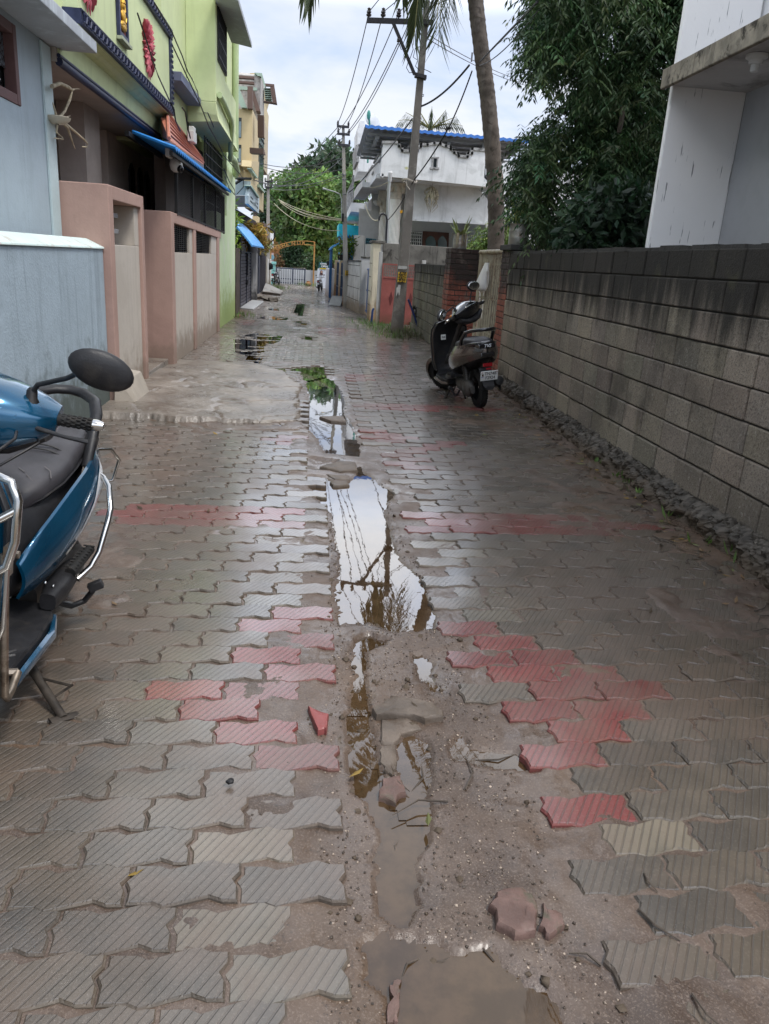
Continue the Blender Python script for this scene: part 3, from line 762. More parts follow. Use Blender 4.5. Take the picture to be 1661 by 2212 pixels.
# cream wall end with coping, two posts, blue gate between them, precast panel wall
w = thing('boundary_pier', 'cream boundary pier with rain streaks and black coping right beside the red gate', 'pillar', (1.66, 21.8, 0))
b = MB(); b.box(1.52, 1.72, 21.35, 22.28, 0, 2.02); b.build('pier_body', M_DIRTYCREAM, w, bevel=.01)
b = MB(); b.box(1.48, 1.84, 21.30, 22.29, 2.022, 2.09); b.build('coping', M_BLACKWALL, w, bevel=.01)
b = MB()
for z in (.42, .78, 1.15, 1.5): b.box(1.514, 1.519, 21.36, 22.27, z, z+.014)
b.build('panel_joint', pmat('dark_joint', (.07, .06, .05), .9), w)
def post(x0, x1, y0, y1, h, label):
    w = thing('precast_post', label, 'post', ((x0+x1)/2, (y0+y1)/2, 0))
    b = MB(); b.box(x0, x1, y0, y1, 0, h); b.build('shaft', M_GREYPOST, w, bevel=.008)
    b = MB(); b.box(x0-.02, x1+.02, y0-.02, y1+.02, h+.001, h+.05); b.build('cap', M_BLACKWALL, w, bevel=.006)
post(1.53, 1.69, 22.4, 22.55, 1.63, 'grey precast post on the near side of the blue sheet gate')
post(1.40, 1.64, 24.2, 24.4, 1.63, 'grey precast post with broken black base beyond the blue sheet gate')
M_BLUEGATE = pmat('blue_gate_paint', (.08, .14, .30), .5, var=.2, dirt=((.2, .12, .07), .5, 5))
w = thing('blue_gate', 'narrow blue sheet gate seen edge on between two grey posts', 'gate', (1.6, 23.4, 0))
b = MB(); b.box(1.60, 1.63, 22.6, 24.15, .08, 1.35); b.build('sheet', M_BLUEGATE, w)
b = MB()
for z in (.1, .7, 1.3): b.box(1.575, 1.598, 22.6, 24.15, z, z+.04)
b.build('rail', M_BLUEGATE, w)
w = thing('panel_wall', 'white precast panel wall with brown splash stains in front of the second pole', 'wall', (1.3, 25.5, 0))
b = MB(); b.prism([(1.38, 24.42, 0), (1.50, 24.42, 0), (1.22, 27.6, 0), (1.10, 27.6, 0)], (0, 0, 1.52)); b.build('panel', M_WHITEWALL, w)
b = MB()
for z in (.36, .72, 1.08, 1.40): b.prism([(1.375, 24.43, z), (1.379, 24.43, z), (1.099, 27.59, z), (1.095, 27.59, z)], (0, 0, .016))
b.build('panel_joint', pmat('dark_joint2', (.09, .075, .06), .9), w)
b = MB(); b.prism([(1.35, 24.42, 1.521), (1.53, 24.42, 1.521), (1.25, 27.6, 1.521), (1.07, 27.6, 1.521)], (0, 0, .04)); b.build('coping', M_BLACKWALL, w)
b = MB(); b.box(1.72, 3.2, 28.2, 28.4, 0, 2.12); b.box(1.34, 1.7, 28.15, 28.45, 0, 2.38)
tag(b.build('yard_wall', M_WHITEWALL, bevel=.01), 'higher grey white yard wall with stepped pier behind the panel wall', 'wall')
b = MB(); q = pY(c14(965, 480), 27.9); q2 = pY(c14(975, 290), 27.9); b.tube([(q[0], 27.9, .9), q, q2], .02, 8)
tag(b.build('vent_pipe', pmat('white_pvc', (.7, .7, .68), .4)), 'thin white vent pipe standing in front of the grey white yard wall', 'pipe')
# ---- white two storey house with the blue sheet roof
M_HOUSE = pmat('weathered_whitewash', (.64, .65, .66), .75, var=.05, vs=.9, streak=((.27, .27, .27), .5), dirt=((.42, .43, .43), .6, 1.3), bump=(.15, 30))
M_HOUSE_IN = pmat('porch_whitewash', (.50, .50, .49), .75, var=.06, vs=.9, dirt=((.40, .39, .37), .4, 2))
M_TRIM = pmat('mouldy_trim', (.30, .30, .30), .8, var=.3, vs=4, dirt=((.06, .06, .055), .85, 4), bump=(.3, 40))
M_WOOD = pmat('brown_door_wood', (.11, .05, .035), .5, var=.25, vs=5)
M_GLASSD = pmat('dark_glass', (.02, .025, .028), .08, spec=.6, var=.1)
M_BLUEROOF = pmat('blue_roof_sheet', (.05, .17, .52), .4, var=.1, vs=2)
M_GREYSTEEL = pmat('grey_steel', (.24, .25, .26), .5, metal=.3, var=.15)
Y0 = 24.3
wh = thing('white_house', 'white weathered house with stepped wavy parapet, twisted columns and a blue sheet roof', 'house', (3.4, 27, 0))
# front parapet, one wavy stepped outline
prof = [(525, 310), (640, 312), (640, 340), (662, 342), (662, 372), (720, 378), (775, 372), (775, 343), (800, 343), (803, 325), (850, 330), (900, 317), (945, 322), (985, 340), (1022, 345), (1022, 362), (1043, 366), (1048, 388), (1075, 392), (1080, 412), (1145, 418),
        (1150, 392), (1178, 392), (1180, 360), (1280, 368), (1262, 640), (1205, 632), (560, 566), (500, 562)]
b = MB(); polyY(b, prof, Y0, .16, c4); b.build('parapet', M_HOUSE, wh)
def ribbon(mb, pts, Y, c, wdt, out, dep):
    P = [pY(c(*p), Y-out) for p in pts]
    for a, q in zip(P[:-1], P[1:]):
        a, q = Vector(a), Vector(q); d = (q-a).normalized(); n = Vector((-d.z, 0, d.x))
        e_ = d*wdt*.5
        mb.prism([a-e_-n*wdt*.5, q+e_-n*wdt*.5, q+e_+n*wdt*.5, a-e_+n*wdt*.5], (0, dep, 0))
b = MB(); ribbon(b, prof[:25], Y0, c4, .07, .05, .2); b.build('parapet_coping', M_TRIM, wh)
b = MB(); ribbon(b, [(880, 425), (930, 425)], Y0, c4, .04, .03, .03); ribbon(b, [(874, 503), (928, 505)], Y0, c4, .05, .04, .04)
ribbon(b, [(888, 430), (884, 500)], Y0, c4, .03, .03, .03); ribbon(b, [(924, 430), (918, 500)], Y0, c4, .03, .03, .03); b.build('slot_frame', M_TRIM, wh)
b = MB(); polyY(b, [(897, 432), (917, 432), (912, 496), (893, 494)], Y0-.012, .01, c4); b.build('slot_opening', M_GLASSD, wh)
# lower edge: boxy beam with chamfered right end and the porch soffit
p0, p1 = pY(c4(560, 566), Y0), pY(c4(1205, 632), Y0)
zs = (p0[2]+p1[2])/2
b = MB(); b.box(p0[0]-.35, 5.3, Y0+.17, 30, zs-.02, zs+.12); b.build('balcony_slab', M_HOUSE, wh)
b = MB(); polyY(b, [(745, 600), (1205, 635), (1300, 740), (1300, 918), (730, 885)], Y0+.9, .2, c4)
b.build('porch_beam', M_HOUSE, wh)
b = MB(); polyY(b, [(730, 878), (1300, 908), (1300, 922), (730, 890)], Y0+.85, .06, c4); b.build('beam_moulding', M_HOUSE, wh)
# left parapet along the balcony, stepping back with the lane
b = MB()
xl = pY(c4(525, 545), Y0)[0]
zt, zb = pY(c4(525, 310), Y0)[2], zs
segs = [(Y0+.17, 25.6, 0), (25.6, 26.3, -.35), (26.3, 28.6, -.12), (28.6, 29.2, -.42), (29.2, 33.0, -.15)]
for y0, y1, dz in segs: b.box(xl+.0, xl+.14, y0+.002, y1-.002, zb+.12, zt+dz)
b.build('side_parapet', M_HOUSE, wh)
b = MB()
for y0, y1, dz in segs: b.box(xl-.04, xl+.18, y0+.004, y1-.004, zt+dz+.001, zt+dz+.06)
b.build('side_coping', M_TRIM, wh)
b = MB(); b.box(xl-.45, xl-.002, 27.2, 33.0, zb-.05, zb+.10); b.box(xl-.45, xl-.37, 27.2, 33.0, zb+.101, zb+.25); b.box(xl-.05, xl-.001, Y0, 27.19, zb+.0, zb+.10)
b.build('balcony_lip', M_HOUSE, wh)
# second balcony further along the lane with railing posts
b = MB(); P = [pX(c4(*p), xl-.45) for p in ((270, 840), (365, 740), (400, 770), (300, 870))]
b.prism([(xl-.5, 34, zb-.45), (xl-.5, 41, zb-.62), (xl-.5, 41, zb-.40), (xl-.5, 34, zb-.1)], (1.2, 0, 0)); b.build('rear_balcony', M_HOUSE, wh)
b = MB()
for i in range(12):
    y = 34.1+.55*i; b.tube([(xl-.46, y, zb-.2), (xl-.46, y, zb+.75)], .03, 6)
b.box(xl-.5, xl-.42, 34.05, 34.35, zb-.1, zb+.95); b.tube([(xl-.46, 34, zb+.75), (xl-.46, 40.3, zb+.75)], .03, 6); b.build('balcony_railing', M_TRIM, wh, smooth=40)
# upper room and stair head
b = MB(); polyY(b, [(350, 300), (525, 300), (525, 470), (340, 520)], 33.5, 5, c4); b.build('upper_room', M_HOUSE, wh)
q0, q1 = pY(c4(338, 525), 33.4), pY(c4(350, 155), 33.4)
b = MB(); polyY(b, [(349, 155), (386, 155), (372, 280), (372, 310), (330, 330), (332, 210), (346, 205)], 33.2, 2.5, c4); b.build('stair_tower', M_HOUSE, wh)
b = MB(); polyY(b, [(340, 432), (470, 445), (440, 530), (336, 527)], 33.0, 3.5, c4); b.build('projecting_bay', M_HOUSE, wh)
b = MB(); polyY(b, [(322, 330), (345, 340), (345, 455), (324, 455)], 32.9, 3, c4); b.build('window_hood', M_TRIM, wh)
# ground floor walls and porch
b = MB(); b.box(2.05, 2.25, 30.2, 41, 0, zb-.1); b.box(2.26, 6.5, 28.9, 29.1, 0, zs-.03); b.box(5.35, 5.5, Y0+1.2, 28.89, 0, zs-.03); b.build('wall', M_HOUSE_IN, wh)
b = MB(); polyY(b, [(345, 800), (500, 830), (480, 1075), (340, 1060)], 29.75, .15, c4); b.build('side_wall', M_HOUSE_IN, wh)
b = MB(); polyY(b, [(395, 1022), (470, 1030), (466, 1098), (392, 1090)], 29.68, .05, c4); wd = b.build('window', M_GLASSD, wh)
b = MB()
for i in range(6): 
    u = i/5; a, q = pY(c4(lerp(396, 470, u), lerp(1024, 1032, u)), 29.64), pY(c4(lerp(393, 466, u), lerp(1090, 1098, u)), 29.64); b.tube([a, q], .018, 5)
for v_ in (0, .33, .66, 1): 
    a, q = pY(c4(395, lerp(1022, 1090, v_)), 29.65), pY(c4(469, lerp(1030, 1098, v_)), 29.65); b.tube([a, q], .018, 5)
b.build('window_bars', pmat('teal_bars', (.05, .16, .2), .5), wd)
# porch back: door with two leaves, window grille
Yd = 28.85
b = MB(); polyY(b, [(815, 968), (1008, 980), (1003, 1110), (808, 1110)], Yd, .03, c4); dr = b.build('front_door', M_WOOD, wh)
for a in ((832, 918), (922, 998)):
    b = MB(); x0, x1 = a
    polyY(b, [(x0+4, 1095), (x0+2, 1040), (x0+18, 1015), ((x0+x1)/2, 1000), (x1-20, 1018), (x1-6, 1046), (x1-8, 1098)], Yd-.03, .02, c4); b.build('door_glass', pmat('green_glass', (.05, .09, .085), .1, spec=.7), dr)
b = MB(); polyY(b, [(706, 965), (810, 972), (803, 1100), (700, 1095)], Yd, .03, c4); wd = b.build('window', pmat('black_window', (.012, .012, .014), .3), wh)
b = MB()
for i in range(8):
    u = i/7; b.tube([pY(c4(lerp(708, 808, u), lerp(968, 975, u)), Yd-.03), pY(c4(lerp(702, 801, u), lerp(1094, 1100, u)), Yd-.03)], .016, 5)
for v_ in (.02, .2, .4, .6, .8): b.tube([pY(c4(708, lerp(968, 1094, v_)), Yd-.035), pY(c4(808, lerp(975, 1100, v_)), Yd-.035)], .016, 5)
b.build('window_bars', pmat('white_bars', (.55, .55, .52), .5), wd)
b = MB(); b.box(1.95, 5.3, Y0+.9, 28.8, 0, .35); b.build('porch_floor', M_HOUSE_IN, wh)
def spiral_column(name, x, y, z0, z1, r, parent):
    b = MB(); rings = []; n = 40; m = 60
    for j in range(m+1):
        z = lerp(z0, z1, j/m)
        rings.append([(x+(r*(1+.10*math.cos(7*a+z*13)))*math.cos(a), y+(r*(1+.10*math.cos(7*a+z*13)))*math.sin(a), z) for a in [2*math.pi*k/n for k in range(n)]])
    b.loft(rings); c_ = b.build(name, pmat('column_white', (.68, .66, .6), .7, var=.06, streak=((.4, .38, .33), .4)), parent, smooth=60)
    b = MB(); b.lathe((x, y, z1), [(r*1.05, 0), (r*1.1, .05), (r*1.0, .07), (r*1.3, .25), (r*1.75, .42), (r*1.7, .46)], 24)
    for k in range(8):
        a = 2*math.pi*k/8; b.ball((x+r*1.45*math.cos(a), y+r*1.45*math.sin(a), z1+.30), (.07, .07, .12), 8, 6)
    b.box(x-r*1.5, x+r*1.5, y-r*1.5, y+r*1.5, z1+.46, zs-.03)
    b.build('capital', pmat('capital_cream', (.55, .50, .42), .8, dirt=((.3, .27, .22), .6, 8)), c_, smooth=40)
cx = pY(c4(604, 900), Y0+1.1)[0]; zc_ = pY(c4(610, 735), Y0+1.1)[2]
spiral_column('column', cx, Y0+1.1, .3, zc_, .17, wh)
cx2 = pY(c4(524, 930), Y0+4.2)[0]; spiral_column('column', cx2, Y0+4.2, .3, pY(c4(524, 830), Y0+4.2)[2], .15, wh)
# roof sheet on steel trusses
Yr = Y0+.1
A, Bq = Vector(pY(c4(390, 182), Yr)), Vector(pY(c4(1600, 296), Yr))
n = 150; dep = 4.6
rows = []
for yy, zz in ((0, 0), (dep, -.28)):
    rows.append([(lerp(A.x, Bq.x, i/n), Yr+yy, lerp(A.z, Bq.z, i/n)+zz+.03*(abs(((i % 6)/3)-1)-.5)) for i in range(n+1)])
b = MB(); b.loft([rows[0], rows[1]], cap=False, closed=False); b.mat(1).loft([[(x, y+.01, z-.014) for x, y, z in rows[0]], [(x, y, z-.014) for x, y, z in rows[1]]], cap=False, closed=False); b.mat(0)
b.loft([rows[0], [(x, y-.004, z-.085) for x, y, z in rows[0]]], cap=False, closed=False)
b.build('roof_sheet', [M_BLUEROOF, pmat('roof_underside', (.34, .35, .37), .6)], wh)
b = MB()
for k in range(7):
    yy = .35+k*.62; b.box(A.x+.1, Bq.x, Yr+yy, Yr+yy+.07, min(A.z, Bq.z)-.14-.06*yy, min(A.z, Bq.z)-.07-.06*yy)
for k in range(5):
    x = lerp(A.x+.4, Bq.x-.2, k/4); b.box(x-.05, x+.05, Yr+.35, Yr+4.4, min(A.z, Bq.z)-.25, min(A.z, Bq.z)-.15); b.tube([(x, Yr+1.0, zt+.1), (x, Yr+.6, A.z-.2)], .04, 6)
b.build('roof_purlins', M_GREYSTEEL, wh)
b = MB()
for z in (.05, .22): b.box(5.2, 7.5, Yr+.9, Yr+.94, A.z-.62+z, A.z-.58+z)
for i in range(12): b.box(5.25+.19*i, 5.28+.19*i, Yr+.9, Yr+.94, A.z-.62, A.z-.35)
b.build('eaves_lattice', M_GREYSTEEL, wh)
# rear white block seen right of the palm with its steel stair
b = MB(); polyY(b, [(1300, 430), (1700, 470), (2300, 560), (2300, 1100), (1280, 1100)], 31.5, 3, c4); b.build('rear_block', M_HOUSE, wh)
b = MB()
for s0, s1 in (((1270, 560), (1490, 800)), ((1270, 480), (1500, 740))): b.tube([pY(c4(*s0), 29.5), pY(c4(*s1), 29.5)], .05, 6)
for k in range(6):
    u = k/5; b.tube([pY(c4(lerp(1270, 1490, u), lerp(560, 800, u)), 29.5), pY(c4(lerp(1270, 1490, u), lerp(480, 740, u)), 29.5)], .03, 6)
for x in (1350, 1440): b.tube([pY(c4(x, 640), 29.5), pY(c4(x+5, 1000), 29.5)], .05, 6)
b.build('steel_stair', pmat('black_steel', (.02, .022, .028), .5), wh)
# dish
q = pY(c4(447, 150), 30.0)
ds = thing('satellite_dish', 'pale satellite dish on a green stand above the blue sheet roof', 'dish', q)
b = MB(); b.lathe(q, [(.02, .05), (.24, .03), (.31, -.02), (.305, -.03), (.24, .015), (.02, .035)], 24, axis=(.45, -.75, .5)); b.build('reflector', pmat('dish_grey', (.42, .44, .46), .5), ds, smooth=50)
b = MB(); s_ = pY(c4(422, 180), 29.8); t_ = pY(c4(415, 112), 29.7); b.tube([(s_[0], 29.8, A.z-.4), s_, t_], .035, 6); b.ball(t_, (.07, .07, .16), 8, 6); b.build('stand', pmat('green_stand', (.05, .22, .18), .5), ds)
# hanging dry plant and lamp pipe
q = pY(c4(885, 640), Y0+.45)
hp = thing('hanging_plant', 'dried hanging root plant dangling in front of the white porch beam', 'plant', q)
M_DRY = pmat('dry_roots', (.34, .30, .22), .8, var=.3, vs=20)
b = MB(); rr = random.Random(4)
for k in range(34):
    a = rr.random()*6.28; l = .25+.5*rr.random(); p = [Vector(q)]
    for j in range(1, 5): p.append(Vector(q)+Vector((math.cos(a)*.22*math.sin(j*.7)*rr.uniform(.5, 1.2), math.sin(a)*.15*math.sin(j*.7), -l*j/4)))
    b.tube(p, [.022, .018, .014, .010, .005], 5)
b.build('roots', M_DRY, hp, smooth=50)
b = MB()
for k in range(14):
    a = 2*math.pi*k/14; d = Vector((math.cos(a), math.sin(a)*.6, 0)); b.tube([Vector(q)+Vector((0, 0, -.1)), Vector(q)+d*.14+Vector((0, 0, -.2)), Vector(q)+d*.2+Vector((0, 0, -.36))], [.02, .035, .004], 5, flat=.4)
b.build('leaves', pmat('dry_leaf', (.38, .36, .24), .7), hp, smooth=60)
b = MB(); b.tube([q, (q[0], q[1]+.02, zs+.0)], .006, 5); b.build('cord', M_DRY, hp)
sp_ = thing('service_mast', 'tall steel service mast with curved black cable hood and clear cap by the twisted columns', 'mast', pY(c13(690, 1500), 23.4))
b = MB(); b.tube([(pY(c13(690, 1500), 23.4)[0], 23.4, 1.3), pY(c13(690, 1200), 23.4), pY(c13(708, 930), 23.4)], .045, 8); b.build('steel_pipe', pmat('galv_pipe', (.32, .33, .33), .4, metal=.6), sp_, smooth=40)
b = MB(); q = pY(c13(714, 880), 23.4); b.lathe(q, [(.03, -.14), (.06, -.1), (.06, .1), (.065, .11), (.05, .16)], 10); b.build('cap', pmat('clear_cap', (.6, .6, .6), .2), sp_, smooth=40)
b = MB(); b.tube([(pY(c13(668, 1700), 23.35)[0], 23.35, 1.3)]+[pY(c13(*p), 23.35) for p in ((668, 1600), (676, 1460), (660, 1400), (625, 1378), (590, 1390), (570, 1430), (566, 1470))], .028, 8); b.build('cable_hood', pmat('black_pipe', (.012, .012, .015), .4), sp_, smooth=50)
q = pY(c13(528, 1235), 29); b = MB(); b.lathe(q, [(.05, .1), (.09, .06), (.13, .05), (.05, -.06), (.02, -.09)], 14)
tag(b.build('ceiling_lamp', pmat('lamp_glass', (.6, .6, .58), .3), smooth=50), 'small white bowl lamp under the side balcony of the white house', 'lamp')
# ================================================================= left side of the lane
M_BLUEW = pmat('powder_blue_distemper', (.37, .455, .52), .8, var=.06, vs=1.1, streak=((.22, .27, .31), .6), dirt=((.30, .37, .42), .5, 5), low=((.05, .06, .04), .75, .85), bump=(.5, 55))
M_BLUEW2 = pmat('pale_blue_house_wash', (.40, .475, .53), .8, var=.05, vs=.9, streak=((.27, .32, .35), .35), bump=(.4, 45))
M_MINT = pmat('chalky_mint_cap', (.60, .72, .70), .8, var=.06, dirt=((.48, .42, .36), .7, 7), bump=(.25, 40))
M_GREYCONC = pmat('painted_concrete', (.42, .45, .49), .75, var=.08, streak=((.62, .68, .72), .5), bump=(.2, 40))
M_MAROON = pmat('maroon_frame', (.145, .080, .078), .6, var=.15, vs=4)
M_PINK = pmat('dusty_pink_wash', (.43, .285, .24), .8, var=.06, vs=1.2, streak=((.33, .21, .18), .45), dirt=((.36, .235, .20), .55, 1.7), low=((.24, .17, .135), .45, .75), bump=(.35, 45))
M_CREAMP = pmat('cream_panel_wash', (.50, .455, .40), .8, var=.05, vs=1.2, streak=((.38, .34, .29), .5), dirt=((.42, .375, .325), .5, 1.6), low=((.22, .17, .13), .5, .8), bump=(.3, 45))
M_GREEN = pmat('lime_green_wash', (.60, .67, .38), .75, var=.05, vs=.7, streak=((.44, .49, .28), .35), dirt=((.52, .58, .34), .35, 2), bump=(.18, 40))
M_GREENLOW = pmat('lime_wall_peeling', (.52, .62, .38), .8, var=.06, vs=.8, dirt=((.60, .60, .52), .6, 2.6), low=((.26, .33, .09), 1.0, .85), bump=(.3, 40))
M_NAVY = pmat('navy_relief_paint', (.032, .040, .085), .45, var=.3, vs=8)
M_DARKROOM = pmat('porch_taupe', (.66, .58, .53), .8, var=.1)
M_BLACKIRON = pmat('black_iron', (.012, .012, .013), .5, var=.2)

# ---- blue house
hb = thing('blue_house', 'pale blue house with concrete sunshade and a maroon framed window at the left edge', 'house', (-2.4, 5, 0))
xw = -2.38
wy0, wy1 = 6.30, 7.06
b = MB()
b.box(-7, xw, -2, wy0, 0, 6.4); b.box(-7, xw, wy1, 7.86, 0, 6.4); b.box(-7, xw, wy0+.001, wy1-.001, 0, 2.55); b.box(-7, xw, wy0+.001, wy1-.001, 3.12, 6.4)
b.build('wall', M_BLUEW2, hb)
b = MB(); b.box(xw+.001, xw+.022, 7.62, 7.859, 0, 3.155); b.build('corner_pilaster', pmat('mint_pilaster', (.50, .60, .62), .8, var=.05, bump=(.3, 40)), hb, bevel=.004)
wf = MB()
wf.box(xw-.08, xw+.012, wy0+.002, wy0+.075, 2.552, 3.118); wf.box(xw-.08, xw+.012, wy1-.075, wy1-.002, 2.552, 3.118)
wf.box(xw-.08, xw+.010, wy0+.076, wy1-.076, 2.552, 2.625); wf.box(xw-.08, xw+.010, wy0+.076, wy1-.076, 3.045, 3.118)
wf = wf.build('window_frame', M_MAROON, hb, bevel=.005)
b = MB(); b.box(xw-.075, xw-.065, wy0+.076, wy1-.076, 2.80, 3.044)
t = NT('figured_glass'); t.set('Base Color', t.mix(t.ramp(t.noise(38, 3, .6), .4, .6), (.03, .035, .04), (.12, .14, .16))); t.set('Roughness', .25); t.bump(t.noise(38, 3), .6, .01)
b.build('figured_pane', t.m, wf)
b = MB(); b.box(-2.62, xw-.10, wy0+.03, wy1-.03, 2.56, 3.11); b.build('dark_interior', pmat('room_black', (.006, .006, .007), .9), wf)
b = MB(); b.tube([(xw-.07, wy0+.08, 2.72), (xw-.07, wy1-.2, 2.70)], .008, 6); b.build('curtain_rod', pmat('white_rod', (.6, .6, .6), .4), wf)
b = MB(); b.box(xw+.001, -2.0, -2, 8.01, 3.165, 3.255)
b.build('sunshade', M_GREYCONC, hb, bevel=.006)
# ---- low blue wall
b = MB(); b.prism([(-2.17, -2, -.05), (-2.0, -2, -.05), (-2.0, -2, 1.505), (-2.17, -2, 1.505)], (0, 9.87, 0)); lw = thing('low_blue_wall', 'low pale blue plastered wall with chalky mint coping behind the blue scooter', 'wall', (-2.08, 4, 0)); b.build('plaster', M_BLUEW, lw)
b = MB(); b.prism([(-2.24, -2, 1.506), (-1.985, -2, 1.506), (-1.99, -2, 1.522), (-2.15, -2, 1.592), (-2.24, -2, 1.592)], (0, 9.885, 0)); b.build('coping', M_MINT, lw, bevel=.004)
# ---- pink gate pillar with niche
pp = thing('gate_pillar', 'broad dusty pink gate pillar with a shelf niche and cream panel', 'pillar', (-2.1, 8.6, 0))
X0, X1 = -2.42, -1.93; y0, y1 = 7.89, 9.44; ni0, ni1 = 8.06, 9.04
b = MB(); b.box(X0, X1, y0, ni0, 0, 2.08); b.box(X0, X1, ni1+.26, y1, 0, 2.08); b.box(X0, X1, ni0+.001, ni1+.259, 1.955, 2.08); b.build('pink_surround', M_PINK, pp, bevel=.008)
b = MB(); b.box(X0+.02, X1-.035, ni0+.001, ni1+.258, 0, 1.55); b.box(X0+.02, X0+.10, ni0+.001, ni1+.258, 1.551, 1.954); b.box(X0+.101, X1-.035, ni1+.06, ni1+.258, 1.551, 1.954); b.build('cream_panel', M_CREAMP, pp, bevel=.006)
b = MB()
for z in (1.66, 1.81): b.box(X0+.12, X1-.10, ni0+.002, ni0+.60, z, z+.045)
b.build('shelf_slat', pmat('grey_slat', (.25, .25, .26), .6), pp, bevel=.004)
b = MB(); b.prism([(-1.955, 7.83, .0), (-1.72, 7.90, .0), (-1.83, 7.92, .27), (-1.94, 7.86, .30)], (0, .62, 0)); b.build('cement_plinth', pmat('pale_cement', (.36, .32, .27), .8, bump=(.4, 40)), pp, bevel=.01)
# ---- pink compound wall with grille openings
pw = thing('pink_compound_wall', 'long pink and cream compound wall with two dark grille openings below the balcony', 'wall', (-2.0, 13.5, 0))
xf = -1.895
b = MB(); b.box(-2.27, xf, 10.97, 11.2, 0, 2.01); b.prism([(-2.10, 11.201, 1.875), (xf, 11.201, 1.875), (xf, 11.201, 2.008), (-2.10, 11.201, 2.008)], (0, 5.4, -.075))
b.box(-2.10, xf-.004, 12.98, 13.24, 0, 1.86); b.box(-2.10, xf-.002, 16.08, 16.40, 0, 1.81); b.build('pink_frame', M_PINK, pw, bevel=.008)
b = MB()
for a, c_ in ((11.201, 12.979), (13.241, 16.079)): b.box(-2.09, xf-.03, a, c_, 0, 1.50)
b.box(-2.09, xf-.028, 12.70, 12.978, 1.501, 1.858); b.box(-2.09, xf-.028, 15.30, 16.078, 1.501, 1.815); b.build('cream_panel', M_CREAMP, pw, bevel=.005)
for a, c_ in ((11.21, 12.69), (13.25, 15.29)):
    b = MB(); n = 13
    for i in range(n): b.box(xf-.07, xf-.055, a, c_, 1.515+.34*i/(n-1)*(.96), 1.523+.34*i/(n-1)*.96)
    m = int((c_-a)/.16)
    for i in range(m+1): y = lerp(a, c_-.012, i/m); b.box(xf-.085, xf-.072, y, y+.012, 1.503, 1.86)
    g = b.build('window_grille', M_BLACKIRON, pw)
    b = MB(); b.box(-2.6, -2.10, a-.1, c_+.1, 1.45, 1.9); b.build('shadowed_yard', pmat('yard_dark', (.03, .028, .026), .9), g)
# steps in the opening
st = thing('entrance_steps', 'small grey cement steps in the opening between the pink pillar and the pink wall', 'steps', (-2.2, 10.2, 0))
for i, (a, c_, h_) in enumerate(((-2.35, -1.97, .10), (-2.75, -2.351, .24), (-3.3, -2.751, .38))):
    b = MB(); b.box(a, c_, 9.46, 10.95, -.05, h_); b.build('step', M_CONC, st, bevel=.012)
# ---- green house
gh = thing('green_house', 'lime green two storey house with a carved navy trimmed balcony over the lane', 'house', (-3, 13, 0))
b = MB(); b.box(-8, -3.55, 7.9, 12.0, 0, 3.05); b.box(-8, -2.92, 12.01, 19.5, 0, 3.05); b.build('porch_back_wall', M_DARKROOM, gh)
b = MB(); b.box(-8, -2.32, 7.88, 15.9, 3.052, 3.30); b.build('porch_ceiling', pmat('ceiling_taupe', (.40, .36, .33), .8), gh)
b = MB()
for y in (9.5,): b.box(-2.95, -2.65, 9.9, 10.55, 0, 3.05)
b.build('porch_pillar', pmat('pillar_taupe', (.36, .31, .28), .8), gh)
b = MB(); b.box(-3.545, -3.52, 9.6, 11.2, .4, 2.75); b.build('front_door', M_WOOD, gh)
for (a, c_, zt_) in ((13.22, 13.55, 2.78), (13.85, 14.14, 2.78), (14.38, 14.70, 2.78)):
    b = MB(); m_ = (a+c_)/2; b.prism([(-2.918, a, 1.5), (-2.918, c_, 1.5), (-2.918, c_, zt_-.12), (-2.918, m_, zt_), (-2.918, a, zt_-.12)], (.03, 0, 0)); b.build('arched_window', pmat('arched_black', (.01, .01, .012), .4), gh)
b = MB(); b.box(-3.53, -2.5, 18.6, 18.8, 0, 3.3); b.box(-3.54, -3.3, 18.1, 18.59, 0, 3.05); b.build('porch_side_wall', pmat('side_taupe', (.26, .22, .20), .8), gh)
# cove, band and dark lip under the balcony
b = MB()
prof = [(-2.32, 3.06), (-2.315, 3.10), (-2.30, 3.30), (-2.24, 3.315), (-2.20, 3.345), (-2.13, 3.36), (-2.12, 3.41), (-2.45, 3.41), (-2.45, 3.06)]
b.prism([(x, 7.93, z) for x, z in prof], (0, 4.62, 0)); b.build('balcony_cove', M_GREEN, gh)
b = MB()
for dz, r in ((.0, .035), (.05, .018)): b.tube([(-2.305, 7.9, 3.055+dz), (-2.305, 12.8, 3.055+dz)], r, 8)
b.build('drip_moulding', M_NAVY, gh, smooth=50)
b = MB(); b.box(-2.25, -2.125, 7.93, 12.54, 3.411, 4.40); b.build('balcony_parapet', M_GREEN, gh)
b = MB()
b.box(-2.26, -2.10, 7.92, 12.56, 3.30+.07, 3.49); b.box(-2.26, -2.10, 7.92, 12.56, 4.33, 4.46); b.box(-2.258, -2.101, 12.42, 12.558, 3.491, 4.329)
for i in range(66):      # running scroll relief
    for zz in (3.43, 4.395):
        y = 7.97+.07*i; s = 1 if i % 2 else -1
        b.tube([(-2.092, y-.022, zz+.038*s), (-2.086, y+.012, zz+.030*s), (-2.084, y+.006, zz), (-2.086, y-.010, zz-.028*s), (-2.092, y+.024, zz-.040*s)], [.006, .010, .012, .010, .006], 5)
for i in range(12):
    z = 3.53+.066*i; s = 1 if i % 2 else -1
    b.tube([(-2.092, 12.49-.038*s, z-.02), (-2.086, 12.49-.03*s, z+.012), (-2.084, 12.49, z), (-2.086, 12.49+.03*s, z-.012), (-2.092, 12.49+.04*s, z+.02)], [.006, .010, .012, .010, .006], 5)
for z in (3.378, 3.482, 4.340, 4.450): b.tube([(-2.096, 7.92, z), (-2.096, 12.56, z)], .010, 6)
